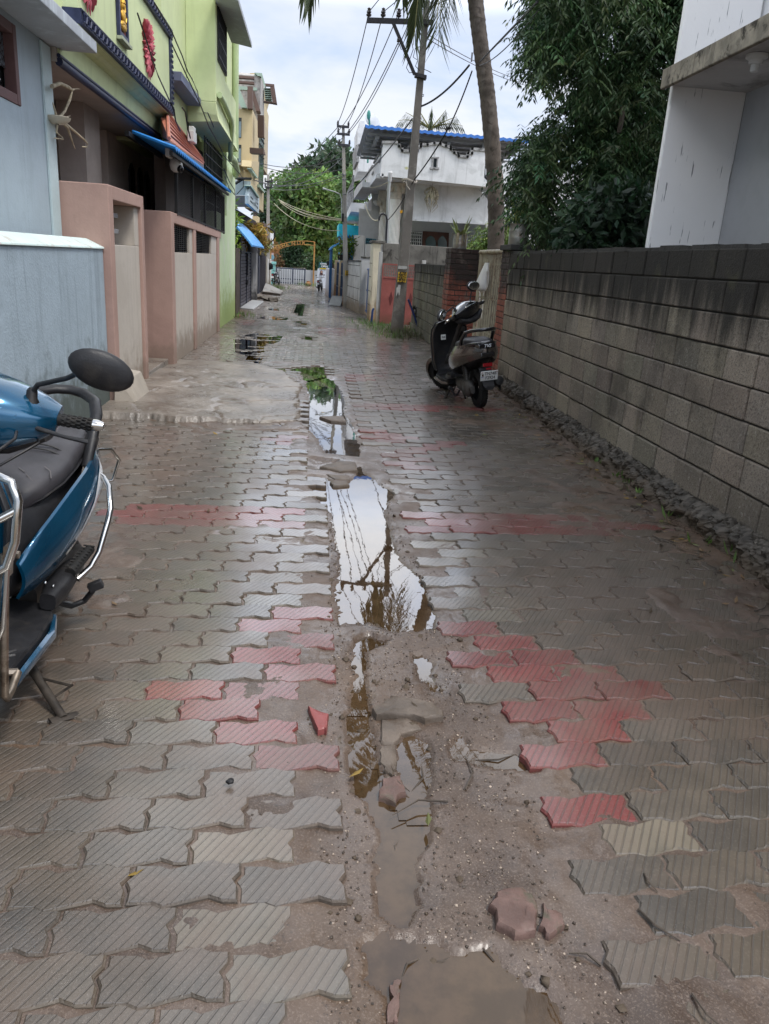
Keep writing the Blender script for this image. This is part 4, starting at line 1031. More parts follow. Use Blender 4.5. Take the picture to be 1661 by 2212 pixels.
b.build('carved_trim', M_NAVY, gh, smooth=50)
M_ROSE = pmat('rose_relief_paint', (.42, .085, .11), .5, var=.2, vs=14)
def rosette(cy, cz, parent):
    b = MB(); x0 = -2.122
    b.lathe((x0, cy, cz), [(.23, 0), (.23, .012), (.10, .03), (.03, .05)], 30, axis=(1, 0, 0))
    for ring, (n, r0, r1, w_, h_) in enumerate(((22, .20, .315, .040, .022), (18, .13, .22, .036, .032), (12, .06, .135, .032, .040))):
        for k in range(n):
            a = 2*math.pi*(k+.5*(ring % 2))/n; d = Vector((0, math.cos(a), math.sin(a))); e_ = Vector((0, -math.sin(a), math.cos(a)))
            L_ = 1+.14*math.sin(3*a+ring)
            P = [Vector((x0+h_*.5, cy, cz))+d*r0, Vector((x0+h_, cy, cz))+d*((r0+r1)/2), Vector((x0+h_*.7, cy, cz))+d*(r1*.93), Vector((x0+.012, cy, cz))+d*r1*L_]
            b.tube(P, [w_*.5, w_*.75, w_*.55, w_*.12], 6, flat=.5)
    b.ball((x0+.05, cy, cz), (.02, .05, .05), 10, 8)
    b.build('flower_relief', M_ROSE, parent, smooth=50)
rosette(10.92, 3.87, gh); rosette(8.22, 3.87, gh)
b = MB(); b.box(-2.123, -2.085, 9.33, 9.38, 3.62, 4.16); b.box(-2.123, -2.085, 9.70, 9.75, 3.62, 4.16); b.box(-2.123, -2.086, 9.381, 9.699, 3.62, 3.675); b.box(-2.123, -2.086, 9.381, 9.699, 4.105, 4.16)
pl_ = b.build('plaque_frame', M_NAVY, gh, bevel=.006)
b = MB(); b.box(-2.1235, -2.112, 9.382, 9.698, 3.676, 4.104); b.build('plaque_back', pmat('plaque_red', (.20, .05, .04), .6), pl_)
b = MB(); cy, x = 9.54, -2.10       # seated golden relief figure
b.ball((x, cy, 3.74), (.025, .12, .035), 14, 8); b.ball((x, cy-.05, 3.77), (.025, .075, .03), 10, 6, Euler((.35, 0, 0)).to_matrix()); b.ball((x, cy+.05, 3.77), (.025, .075, .03), 10, 6, Euler((-.35, 0, 0)).to_matrix())
b.ball((x, cy, 3.84), (.03, .055, .075), 12, 8); b.ball((x, cy, 3.94), (.028, .036, .042), 12, 8); b.lathe((x, cy, 3.965), [(.036, 0), (.028, .03), (.012, .07), (.002, .1)], 12)
for s in (-1, 1): b.tube([(x, cy+s*.045, 3.89), (x+.01, cy+s*.095, 3.85), (x+.015, cy+s*.06, 3.80)], [.018, .015, .012], 6); b.tube([(x, cy+s*.05, 3.88), (x, cy+s*.11, 3.92), (x, cy+s*.10, 3.98)], [.014, .012, .009], 6)
b.build('golden_figure', pmat('gold_paint', (.62, .36, .05), .4, metal=.4, var=.2, vs=30), pl_, smooth=60)
b = MB(); b.box(-2.124, -2.06, 9.31, 9.77, 3.585, 3.618); b.build('plaque_ledge', pmat('ledge_grey', (.35, .38, .28), .7), pl_, bevel=.004)
# upper storey wall and the bay
b = MB(); b.box(-8, -3.1, 7.9, 12.55, 3.41, 6.9); b.box(-8, -2.24, 12.56, 14.7, 3.0, 7.2); b.box(-8, -2.5, 14.701, 18.4, 3.75, 7.2); b.box(-8, -1.97, 18.41, 20.15, 0, 7.4)
b.build('wall', M_GREEN, gh)
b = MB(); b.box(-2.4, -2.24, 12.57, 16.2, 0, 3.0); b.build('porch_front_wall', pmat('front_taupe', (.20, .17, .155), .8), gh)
b = MB(); b.box(-3.098, -3.06, 10.2, 11.6, 4.4, 5.6); b.build('upper_window', M_MAROON, gh)
b = MB(); b.box(-3.099, -3.05, 11.75, 12.4, 4.2, 5.5); b.build('brick_patch', pmat('bare_brick', (.25, .20, .15), .9, var=.3, vs=9, bump=(.6, 30)), gh)
b = MB(); b.box(-2.239, -1.75, 14.7, 16.15, 3.95, 7.0)
b.loft([[(-2.239, 14.7, 3.949), (-1.75, 14.7, 3.949), (-1.75, 18.2, 3.949), (-2.239, 18.2, 3.949)], [(-2.239, 14.72, 3.78), (-1.73, 14.72, 3.76), (-1.73, 18.2, 3.68), (-2.239, 18.2, 3.66)], [(-2.239, 14.75, 3.62), (-1.70, 14.75, 3.66), (-1.70, 18.2, 3.60), (-2.239, 18.2, 3.55)]])
b.box(-2.239, -1.752, 16.151, 18.2, 3.95, 4.55); b.box(-2.239, -2.0, 16.151, 18.2, 4.55, 7.0)
b.build('bay', M_GREEN, gh, bevel=.01)
b = MB(); b.box(-1.999, -1.98, 16.2, 18.1, 4.6, 6.6)
wd = b.build('bay_window', pmat('bay_black', (.015, .016, .02), .3), gh)
b = MB()
for i in range(15): z = 4.58+.14*i; b.box(-1.775, -1.76, 15.0, 16.1, z, z+.018)
b.box(-1.749, -1.73, 14.9, 16.12, 4.62, 6.7)
for i in range(11):
    y = 14.95+.115*i; b.box(-1.729, -1.715, y, y+.016, 4.62, 6.7)
for i in range(9): b.box(-1.728, -1.718, 14.92, 16.12, 4.7+.24*i, 4.72+.24*i)
b.build('bay_grille', M_BLACKIRON, gh)
b = MB(); b.prism([(-1.749, 14.3, 5.42), (-1.35, 14.3, 5.36), (-1.35, 14.3, 5.44), (-1.749, 14.3, 5.52)], (0, 2.9, .0)); b.build('bay_sunshade', M_GREYCONC, gh, bevel=.006)
b = MB(); b.box(-2.239, -2.0, 12.7, 14.69, 3.86, 3.98); b.build('lower_sunshade', pmat('slate_blue_slab', (.17, .19, .27), .7, var=.1), gh, bevel=.006)
b = MB(); b.box(-8, -1.96, 16.42, 20.2, 0, 2.3); b.box(-2.3, -1.96, 18.3, 20.2, 2.301, 3.7)
b.build('ground_wall', M_GREENLOW, gh)
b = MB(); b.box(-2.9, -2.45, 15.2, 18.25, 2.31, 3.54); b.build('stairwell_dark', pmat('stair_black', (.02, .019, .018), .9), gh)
b = MB()
for i in range(14): y = 15.3+.21*i; b.box(-2.04, -2.02, y, y+.02, 2.3, 3.5)
for i in range(6): z = 2.4+.2*i; b.box(-2.019, -2.005, 15.3, 18.2, z, z+.02)
b.build('stairwell_grille', M_BLACKIRON, gh)
M_GPIPE = pmat('green_painted_pipe', (.46, .56, .32), .5, var=.08)
b = MB(); b.tube([(-1.90, 19.6, 3.62), (-1.90, 19.6, 7.4)], .075, 10); b.build('rain_pipe', M_GPIPE, gh, smooth=40)
b = MB(); b.tube([(-1.70, 14.8, 4.08), (-1.69, 15.4, 4.06), (-1.69, 16.6, 3.97), (-1.70, 16.8, 3.9), (-1.74, 17.0, 3.55), (-1.78, 17.4, 3.35)], .05, 8); b.build('waste_pipe', M_GPIPE, gh, smooth=50)
b = MB(); b.tube([(-1.80, 17.6, 3.42), (-1.76, 18.0, 3.40), (-1.80, 19.0, 3.28), (-1.88, 19.5, 3.25), (-1.90, 19.6, 3.5)], .07, 8); b.build('drain_elbow', M_GPIPE, gh, smooth=50)
# red tiled awning
M_TILE = pmat('terracotta_sheet', (.46, .17, .11), .55, var=.1, dirt=((.3, .12, .09), .4, 4))
aw = thing('tile_awning', 'small terracotta red tile pattern awning tucked under the end of the balcony', 'awning', (-2.0, 13, 3))
A_, B_, C_, D_ = [np.array(q) for q in (pX(c16(293, 1118), -2.18), pX(c16(650, 1592), -2.06), pX(c16(650, 1612), -1.96), pX(c16(308, 1368), -1.86))]
E_, F_ = np.array(pX(c16(228, 1155), -2.22)), np.array(pX(c16(244, 1335), -2.16))
b = MB(); up = np.array([.0, 0, .02])
b.prism([A_, B_, C_, D_], -up); b.prism([A_-up*.1, D_-up*.1, F_, E_], -up)
for k in range(1, 6):
    u = k/6; P0, P1 = lerp(A_, D_, u), lerp(B_, C_, u); b.tube([P0+up*.4, P1+up*.4], .016, 6, flat=.7)
b.tube([A_+up*.5, B_+up*.5], .03, 6); b.tube([A_+up*.4, D_+up*.4], .025, 6)
b.build('tiles', M_TILE, aw)
b = MB(); z_ = np.array([0, 0, -.20]); b.prism([D_-up*1.2, C_-up*1.2, C_+z_*.9, D_+z_], (-.05, 0, 0)); b.build('fascia', pmat('awning_grey', (.14, .15, .19), .6), aw)
# blue corrugated awning over the cage
bw = thing('blue_awning', 'bright blue corrugated awning sheet sloping over the black mesh cage', 'awning', (-1.9, 14, 2.7))
b = MB(); n = 132; r0, r1 = [], []
for i in range(n+1):
    y = lerp(10.35, 16.9, i/n); q = .022*math.sin(i*math.pi/1.5)
    r0.append((-1.72, y, 2.715+q)); r1.append((-2.30, y+.35, 2.90+q))
b.loft([r0, r1], cap=False, closed=False); b.loft([[(x, y, z-.012) for x, y, z in r0], [(x, y, z-.012) for x, y, z in r1]], cap=False, closed=False); b.loft([r0, [(x-.004, y, z-.03) for x, y, z in r0]], cap=False, closed=False)
b.prism([r0[0], (-2.30, 10.7, 2.90), (-2.30, 10.7, 2.875), (-1.72, 10.35, 2.69)], (0, .02, 0))
b.build('sheet', pmat('bright_blue_sheet', (.03, .22, .60), .4, var=.08), bw)
b = MB(); b.box(-2.32, -2.27, 10.4, 17, 2.80, 2.86); b.box(-1.80, -1.76, 10.4, 16.9, 2.63, 2.67); b.build('support_bars', M_BLACKIRON, bw)
# black mesh cage on the wall
cg = thing('mesh_cage', 'black wire mesh cage standing on top of the pink compound wall', 'cage', (-1.92, 14.3, 2))
b = MB(); x = -1.905
for y in (11.47, 12.9, 14.3, 15.8, 17.22): b.box(x-.02, x+.02, y-.02, y+.02, 1.99-.013*(y-11), 2.66)
b.box(x-.018, x+.018, 11.49, 17.2, 2.62, 2.65); b.prism([(x-.018, 11.49, 2.0), (x+.018, 11.49, 2.0), (x+.018, 11.49, 2.03), (x-.018, 11.49, 2.03)], (0, 5.7, -.075)); b.box(-2.30, x, 17.2, 17.24, 1.93, 2.65); b.box(-2.30, x, 11.45, 11.48, 2.0, 2.03)
b.build('cage_frame', M_BLACKIRON, cg)
b = MB()
for i in range(30): z = 2.0+.64*i/29; b.tube([(x, 11.48, z), (x, 17.2, z-.07*(1-i/29))], .0048, 4)
for i in range(58): y = 11.5+.1*i; b.tube([(x+.004, y, 1.99-.013*(y-11.5)), (x+.004, y, 2.64)], .0028, 4)
b.build('wire_mesh', M_BLACKIRON, cg)
# camera, meter box, hanging plant
cm = thing('security_camera', 'white dome security camera with bracket under the blue awning corner', 'camera', pX(c16(375, 1570), -1.85))
M_WPL = pmat('white_plastic', (.62, .62, .60), .35, var=.03)
q = np.array(pX(c16(378, 1580), -1.85)); 
b = MB(); b.lathe(q+[0, 0, .03], [(.05, 0), (.075, -.02), (.085, -.08), (.07, -.14), (.03, -.17)], 16); b.build('housing', M_WPL, cm, smooth=50)
b = MB(); b.ball(q+[.06, -.04, -.10], (.045, .05, .05), 12, 8); b.build('lens_dome', pmat('lens_black', (.005, .005, .006), .05), cm, smooth=60)
q2 = np.array(pX(c16(310, 1508), -1.88)); b = MB(); b.obox(q2, (.06, .22, .10)); b.tube([q2+[0, .1, 0], q+[0, 0, .06]], .018, 8); b.build('bracket_box', M_WPL, cm, bevel=.008)
q = np.array(pX(c16(537, 1350), -2.02)); b = MB(); b.obox(q, (.10, .32, .16)); b.obox(q+[.0, .03, .12], (.08, .2, .07))
tag(b.build('meter_box', M_WPL, bevel=.008), 'white electric meter box on the green wall below the slate sunshade', 'meter box')
hq = pX(c1(385, 800), -2.3); hp = thing('hanging_pot', 'small hanging pot with thick dry twisting stems beside the blue house corner', 'plant', hq)
M_STEM = pmat('pale_dry_stem', (.36, .31, .22), .8, var=.3, vs=18)
b = MB()
for path, r in (([(345, 575), (400, 555), (450, 580), (480, 600)], (.03, .026, .03, .02)), ([(480, 600), (465, 660), (430, 740), (390, 790)], (.012, .02, .018, .022)), ([(480, 596), (510, 590), (535, 592)], (.012, .008, .003)),
                ([(390, 790), (450, 850), (480, 940), (500, 990)], (.024, .02, .012, .004)), ([(395, 790), (480, 860), (560, 930), (582, 955), (575, 978), (545, 975)], (.024, .018, .016, .014, .012, .008)),
                ([(385, 800), (375, 880), (415, 915), (420, 925), (360, 918)], (.02, .014, .012, .010, .006)), ([(380, 790), (355, 700), (350, 680)], (.018, .012, .004)), ([(385, 790), (430, 780), (468, 770)], (.012, .01, .004))):
    b.tube([pX(c1(*p), -2.3) for p in path], [q*.62 for q in r], 7)
b.build('stems', M_STEM, hp, smooth=60)
b = MB(); b.lathe(hq, [(.05, -.03), (.10, .0), (.11, .025), (.10, .03)], 14); b.build('pot', pmat('cream_pot', (.5, .45, .36), .6), hp, smooth=40)
q = pX(c1(575, 928), -2.9); b = MB(); b.lathe(q, [(.04, -.13), (.11, -.08), (.12, 0), (.08, .07), (.10, .10), (.10, .12)], 16)
tag(b.build('clay_pot', pmat('red_clay', (.16, .06, .045), .6), smooth=45), 'dark red clay pot hanging in the shade of the porch', 'pot')
# ================================================================= far part of the lane, left
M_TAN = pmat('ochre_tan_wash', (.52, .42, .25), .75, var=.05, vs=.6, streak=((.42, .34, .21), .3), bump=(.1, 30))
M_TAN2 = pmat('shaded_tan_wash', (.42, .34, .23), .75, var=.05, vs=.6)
M_BROWNB = pmat('brown_beam', (.13, .085, .07), .7, var=.1)
M_SEAGREEN = pmat('sea_green_cornice', (.33, .43, .35), .7, var=.08)
M_STONECLAD = pmat('grey_stone_cladding', (.36, .34, .31), .8, var=.3, vs=9, bump=(.6, 14))
yb = thing('tan_building', 'tall ochre apartment building with brown beams, glass strip and a terrace pergola', 'building', (-3, 30, 0))
Yb = 27.0
b = MB(); polyY(b, [(150, 680), (405, 690), (385, 1705), (275, 1705), (275, 1530), (150, 1515)], Yb, 3.2, c12); polyY(b, [(150, 1516), (275, 1531), (275, 1704), (150, 1704)], Yb+.5, 2.5, c12); b.build('wall', M_TAN, yb)
b = MB(); polyY(b, [(150, 390), (475, 400), (530, 200), (440, 200), (440, 400), (525, 420), (515, 700), (150, 680)], Yb+3.3, 5, c12); polyY(b, [(370, 155), (437, 155), (437, 400), (370, 395)], Yb+3.6, .3, c12); b.build('upper_wall', M_TAN, yb)
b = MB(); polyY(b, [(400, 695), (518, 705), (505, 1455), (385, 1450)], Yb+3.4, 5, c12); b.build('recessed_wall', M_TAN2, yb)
for pts in ([(185, 812), (245, 815), (240, 1115), (185, 1110)], [(160, 1212), (242, 1215), (236, 1475), (150, 1470)]):
    b = MB(); polyY(b, pts, Yb-.012, .01, c12); f = b.build('window', pmat('tan_window_dark', (.035, .04, .05), .15, spec=.6), yb)
    x0 = pts[0][0]; b = MB(); polyY(b, [(pts[1][0]-38, pts[1][1]+55), (pts[1][0]-5, pts[1][1]+55), (pts[2][0]-5, pts[2][1]-10), (pts[2][0]-38, pts[2][1]-10)], Yb-.03, .012, c12); b.build('pane', pmat('sky_glass', (.2, .26, .3), .08, spec=.8), f)
b = MB(); polyY(b, [(150, 1476), (236, 1480), (235, 1512), (150, 1508)], Yb-.04, .03, c12); b.build('window_sill', M_STONECLAD, yb)
b = MB(); polyY(b, [(330, 350), (408, 352), (405, 682), (330, 676)], Yb-.25, .24, c12); b.build('brown_beam', M_BROWNB, yb); b = MB(); polyY(b, [(413, 450), (425, 415), (515, 690), (512, 716), (455, 712), (415, 565)], Yb+2.5, .6, c12); b.build('brown_beam', M_BROWNB, yb); b = MB()
polyY(b, [(195, 190), (432, 208), (430, 242), (195, 225)], Yb+2, .2, c12); b.build('terrace_rail', M_BROWNB, yb); b = MB(); polyY(b, [(195, 268), (428, 285), (427, 318), (195, 300)], Yb+2, .2, c12); b.build('terrace_rail', M_BROWNB, yb)
b = MB(); polyY(b, [(190, 372), (205, 372), (322, 668), (238, 662), (190, 560)], Yb-.2, .5, c12); b.build('sloping_fin', M_SEAGREEN, yb); b = MB(); polyY(b, [(200, 345), (470, 372), (475, 415), (200, 400)], Yb+3.0, .28, c12); polyY(b, [(434, 150), (478, 155), (475, 410), (436, 400)], Yb+3.05, .2, c12)
polyY(b, [(434, 148), (545, 155), (600, 350), (585, 360), (530, 205), (478, 195), (470, 180)], Yb+2.9, .3, c12); b.build('cornice', M_SEAGREEN, yb)
xs_ = pY(c12(515, 960), Yb+3.4)[0]+.02
b = MB(); polyX(b, [(520, 205), (545, 175), (578, 380), (575, 900), (580, 1125), (515, 960)], xs_, -2, c12); b.build('stone_strip', M_STONECLAD, yb)
b = MB(); polyX(b, [(513, 965), (578, 1128), (565, 1855), (508, 1815)], xs_+.004, -.5, c12)
gl = NT('curtain_glass'); gl.set('Base Color', (.10, .13, .15)); gl.set('Roughness', .06); gl.set('Specular IOR Level', 1.0); g_ = b.build('glass_strip', gl.m, yb)
b = MB()
for (p, q) in (((514, 965), (578, 1128)), ((513, 1075), (576, 1200)), ((512, 1200), (574, 1300)), ((511, 1330), (572, 1420))): b.tube([pX(c12(*p), xs_+.01), pX(c12(*q), xs_+.01)], .03, 4)
b.build('glass_mullion', pmat('mullion', (.03, .03, .035), .5), g_)
b = MB(); polyX(b, [(572, 780), (582, 810), (582, 1120), (574, 1105)], xs_+.3, -.2, c12); b.build('window_hood', M_BROWNB, yb); b = MB(); polyX(b, [(570, 1270), (600, 1360), (598, 1372), (570, 1350)], xs_+.5, -.4, c12); b.build('window_hood', M_BROWNB, yb)
pg = MB(); Yp = 31.5
polyY(pg, [(590, 308), (725, 320), (728, 355), (595, 345)], Yp, .15, c12); polyY(pg, [(665, 358), (728, 355), (765, 602), (700, 592)], Yp, .4, c12); polyY(pg, [(570, 565), (765, 590), (764, 605), (570, 580)], Yp+.1, .3, c12); pg.build('terrace_pergola', M_BROWNB, yb)
pg = MB()
for i in range(6): y = 375+i*30; polyY(pg, [(575+i*3, y), (668+i*3, y+4), (670+i*3, y+18), (577+i*3, y+14)], Yp+.1, .5, c12)
pg.build('pergola_slat', M_SEAGREEN, yb)
# balcony mouldings lower down, sign fascia
b = MB(); polyX(b, [(395, 1450), (505, 1465), (490, 1700), (390, 1540)], -2.02, -.3, c12); polyX(b, [(372, 1705), (490, 1705), (505, 1980), (372, 1820)], -2.04, -.3, c12); polyX(b, [(505, 1830), (570, 1890), (565, 2212), (500, 2160)], -2.05, -.5, c12); b.build('lower_wall', M_TAN, yb)
b = MB(); polyX(b, [(375, 1570), (390, 1560), (485, 1690), (478, 1712)], -1.95, -.1, c12); polyX(b, [(378, 1820), (395, 1815), (512, 1985), (505, 2000)], -1.90, -.2, c12); polyX(b, [(512, 1800), (590, 1905), (585, 1930), (512, 1840)], -1.95, -.2, c12); b.build('lower_moulding', M_SEAGREEN, yb)
sg = thing('shop_fascia', 'pale blue boxed shop fascia with worn dark lettering under the ochre building', 'sign', pX(c12(440, 2000), -1.85))
Ys = 24.8
M_FASC = pmat('pale_blue_fascia', (.46, .54, .58), .6, var=.08, dirt=((.22, .27, .32), .6, 2.5))
b = MB(); polyY(b, [(150, 1735), (375, 1755), (368, 1960), (150, 1955)], Ys, .1, c12); polyX(b, [(372, 1815), (508, 2000), (500, 2230), (345, 2085), (345, 1965)], pY(c12(372, 1900), Ys)[0], -.1, c12); b.build('panel', M_FASC, sg)
xsg = pY(c12(372, 1900), Ys)[0]+.006
b = MB()
for p in ([(380, 1970), (418, 2010), (417, 2030), (380, 1995)], [(378, 2030), (412, 2070), (411, 2090), (378, 2055)], [(468, 2060), (490, 2085), (490, 2105), (468, 2080)], [(466, 2110), (488, 2140), (488, 2160), (466, 2132)], [(420, 2060), (428, 2068), (428, 2110), (420, 2100)], [(436, 2065), (446, 2075), (446, 2120), (436, 2110)], [(452, 2060), (456, 2064), (456, 2125), (452, 2120)]): polyX(b, p, xsg, -.004, c12)
b.build('worn_lettering', pmat('dark_letter', (.03, .045, .05), .6), sg)
b = MB(); polyY(b, [(150, 1962), (343, 1966), (350, 2130), (150, 2130)], Ys+.8, .1, c12); b.build('soffit', pmat('soffit_grey', (.16, .16, .17), .8), sg)
b = MB(); b.tube([pY(c12(150, 1710), Ys-.1), pY(c12(392, 1715), Ys-.1)], .035, 4); b.tube([pY(c12(150, 1790), Ys-.1), pY(c12(275, 1715), Ys-.1)], .035, 4); b.tube([pY(c12(275, 1715), Ys-.1), pY(c12(270, 1840), Ys-.1), pY(c12(170, 1950), Ys-.1)], .012, 5); tag(b.build('wire_bracket', M_BLACKIRON), 'black angle iron wire bracket above the pale blue shop fascia', 'bracket')
# dark porch below
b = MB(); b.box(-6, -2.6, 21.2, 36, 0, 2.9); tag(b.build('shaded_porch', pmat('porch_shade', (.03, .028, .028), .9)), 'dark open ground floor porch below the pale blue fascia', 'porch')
b = MB(); r0, r1 = [], []
for i in range(31):
    u = i/30; z = 2.55-.5*u-.28*u*u
    r0.append((-2.55+.85*u, 22.3, z)); r1.append((-2.55+.85*u, 27.5, z-.0))
b.loft([r0, r1], cap=False, closed=False); b.loft([[(x, y, z-.03-.02*(i % 2)) for i, (x, y, z) in enumerate(r0)], [(x, y, z-.03) for x, y, z in r1]], cap=False, closed=False); b.loft([r0, [(x, y, z-.05-.02*(i % 2)) for i, (x, y, z) in enumerate(r0)]], cap=False, closed=False)
ca_ = thing('curved_awning', 'curved light blue plastic awning over the dark slatted gate', 'awning', (-2.2, 24, 2.3)); b.build('canopy', pmat('light_blue_plastic', (.10, .33, .68), .45), ca_, smooth=60)
b = MB(); b.tube([(-2.5, 22.6, 1.5), (-2.5, 22.6, 2.2), (-2.62, 22.6, 2.35)], .05, 8); b.build('awning_post', pmat('grey_pipe2', (.22, .22, .22), .5), ca_, smooth=40); b = MB(); b.tube([(-2.5, 27.2, 0), (-2.5, 27.2, 2.45)], .05, 8); b.build('awning_post', pmat('grey_pipe', (.22, .22, .22), .5), ca_, smooth=40)
# compound fronts
b = MB(); b.box(-2.3, -1.93, 20.22, 21.2, 0, 1.66); tag(b.build('dark_stub_wall', pmat('brown_black_wall', (.075, .055, .045), .85, var=.35, vs=5, dirt=(BLACK_MOULD, .7, 4), bump=(.5, 30)), bevel=.01), 'dark brown stained stub wall directly beyond the lime green house', 'wall')
b = MB(); b.box(-2.15, -1.98, 21.3, 21.55, 0, 1.64); tag(b.build('gate_post', M_WHITEWALL, bevel=.01), 'thin whitewashed gate post between the dark stub wall and the slatted gate', 'post')
M_SLAT = pmat('charcoal_slat', (.075, .07, .085), .45, var=.1)
gt = thing('slatted_gate', 'charcoal horizontal slatted steel gate on the left of the lane', 'gate', (-2.13, 25.2, 0))
b = MB(); b.box(-2.16, -2.10, 23.25, 23.36, .05, 1.6); b.box(-2.16, -2.10, 27.12, 27.2, .05, 1.6); b.box(-2.16, -2.10, 25.4, 25.46, .05, 1.6); b.box(-2.16, -2.10, 23.37, 27.11, 1.56, 1.6); b.build('gate_frame', pmat('navy_frame', (.02, .024, .04), .5), gt)
b = MB()
for i in range(15): z = .07+.099*i; b.box(-2.15, -2.12, 23.37, 27.11, z, z+.078)
b.build('slats', M_SLAT, gt)
b = MB(); b.tube([(-2.08, 25.35, .9), (-2.08, 25.35, 1.55)], .02, 6); b.box(-2.10, -2.06, 25.25, 25.5, .62, .76); b.build('lock_bar', M_BLACKIRON, gt)
b = MB(); b.box(-2.26, -2.17, 27.22, 27.55, 0, 1.56); tag(b.build('gate_post', M_WHITEWALL), 'slim white post at the far end of the charcoal slatted gate', 'post')
gpil = MB(); gpil.box(-2.26, -1.97, 27.62, 28.3, 0, 1.58); tag(gpil.build('cement_pillar', pmat('stained_cement', (.34, .34, .35), .8, var=.1, streak=((.06, .06, .06), .7), low=((.03, .03, .03), .6, .9), bump=(.3, 30)), bevel=.012), 'grey cement pillar with black damp foot carrying a planter', 'pillar')
gt = thing('grid_gate', 'dark grid pattern steel gate behind the grey cement pillar', 'gate', (-2.2, 34, 0))
b = MB(); b.box(-2.23, -2.18, 31.9, 32.5, .05, 1.5); b.build('navy_leaf', pmat('navy_sheet', (.03, .035, .06), .5), gt)
b = MB()
for i in range(11): y = 32.5+.41*i; b.box(-2.215, -2.185, y, y+.05, .06, 1.5)
for i in range(12): z = .08+.125*i; b.box(-2.235, -2.216, 32.5, 36.65, z, z+.035)
b.box(-2.28, -2.26, 32.5, 36.6, .06, 1.5); b.build('grid', M_SLAT, gt)
b = MB(); b.box(-2.28, -2.14, 36.7, 37.2, 0, 1.45); tag(b.build('gate_post', M_CREAMP), 'cream post at the far end of the grid gate', 'post')
b = MB(); b.box(-2.45, -2.2, 37.25, 41.5, 0, 1.35); tag(b.build('side_wall', M_WHITEWALL), 'grey white wall running up to the third pole on the left', 'wall')
sl = MB(); sl.prism([(-2.1, 33.0, .02), (-1.35, 32.4, .0), (-1.30, 34.6, .02), (-2.1, 35.2, .30)], (0, 0, .09)); tag(sl.build('cement_ramp', M_CONC, bevel=.01), 'tilted cement ramp slab in front of the grid gate', 'ramp')
b = MB()
for x, y, s in ((-1.95, 29.3, .34), (-1.62, 28.6, .38), (-1.40, 28.2, .3)): rocks(b, [((x, y, .06), (s*.6, s, .11))], rng_w)
tag(b.build('rubble_heap', pmat('broken_cement', (.16, .14, .12), .8, var=.3, vs=4, bump=(.5, 30)), smooth=35), 'broken cement lumps heaped at the foot of the grey cement pillar', 'rubble')
b = MB(); b.prism([(-2.12, 23.3, .0), (-1.72, 23.2, -.01), (-1.68, 27.4, -.01), (-2.12, 27.6, 0)], (0, 0, .05)); tag(b.build('cement_sill', pmat('pale_wet_cement', (.38, .39, .40), .4, bump=(.3, 30)), bevel=.02), 'pale wet cement sill below the charcoal slatted gate', 'sill')

# ================================================================= far part, right
tq = thing('turquoise_house', 'turquoise and blue painted house with blue barrel awning far down on the right', 'house', (2.6, 34, 0))
b = MB(); polyY(b, [(575, -20), (900, 20), (900, 160), (575, 155)], 36, 3, c14); b.build('cornice', pmat('turquoise', (.03, .50, .56), .6), tq)
b = MB(); polyY(b, [(600, 155), (900, 130), (900, 700), (600, 700)], 36.3, 3, c14); b.build('wall', pmat('azure', (.03, .26, .62), .6), tq)
b = MB(); polyY(b, [(595, 155), (650, 150), (650, 700), (600, 700)], 35.9, .3, c14); b.build('pilaster', pmat('turquoise2', (.03, .38, .46), .6), tq)
b = MB(); r0, r1 = [], []
xr, xl_ = 1.75, .62
for i in range(25):
    u = i/24; a = u*1.45; r0.append((lerp(xr, xl_, math.sin(a)/math.sin(1.45)), 33.2, 2.30-.42*(1-math.cos(a)))); r1.append((r0[-1][0], 36.5, r0[-1][2]))
b.loft([r0, r1], cap=False, closed=False); b.loft([r0, [(x, y, z-.06-.02*(i % 2)) for i, (x, y, z) in enumerate(r0)]], cap=False, closed=False)
for i in range(0, 25, 2): b.tube([r0[i], r1[i]], .022, 5)
b.build('barrel_awning', pmat('azure_sheet', (.08, .33, .72), .45), tq, smooth=60)
b = MB(); b.tube([(.68, 33.4, 0), (.68, 33.4, 1.95)], .045, 8); b.build('awning_post', pmat('blue_pipe2', (.03, .12, .28), .5), tq, smooth=40); b = MB(); b.tube([(.70, 36.3, 0), (.70, 36.3, 1.95)], .045, 8); b.build('awning_post', pmat('blue_pipe', (.03, .12, .28), .5), tq, smooth=40)
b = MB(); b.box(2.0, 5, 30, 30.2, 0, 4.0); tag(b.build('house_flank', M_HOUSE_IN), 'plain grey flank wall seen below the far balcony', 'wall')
M_CREAMCOL = pmat('rusty_cream_pillar', (.55, .44, .30), .75, var=.1, streak=((.30, .16, .08), .7), low=((.26, .14, .07), .8, .9))
fg = thing('blue_grille_gate', 'dark blue grille gate between rust streaked cream pillars on the right', 'gate', (.9, 31, 0))
for (x0, y0) in ((1.03, 28.3), (.92, 30.0), (.80, 32.0)):
    b = MB(); b.box(x0, x0+.16, y0, y0+.35, 0, 1.52); b.build('pillar', M_CREAMCOL, fg, bevel=.01)
for y0, y1, xa, xb in ((28.7, 29.95, 1.10, 1.00), (30.4, 31.95, .99, .90)):
    b = MB()
    for i in range(9): u = i/8; b.tube([(lerp(xa, xb, u), lerp(y0, y1, u), .06), (lerp(xa, xb, u), lerp(y0, y1, u), 1.45)], .02, 5)
    for z in (.1, .55, 1.0, 1.43): b.tube([(xa, y0, z), (xb, y1, z)], .022, 5)
    lf = b.build('grille_leaf', pmat('navy_grille', (.03, .06, .12), .5), fg)
    b = MB(); b.prism([(xa+.05, y0, .06), (xb+.05, y1, .06), (xb+.05, y1, 1.42), (xa+.05, y0, 1.42)], (.02, 0, 0)); b.build('backing_sheet', pmat('slate_blue_sheet', (.10, .15, .19), .6), lf)
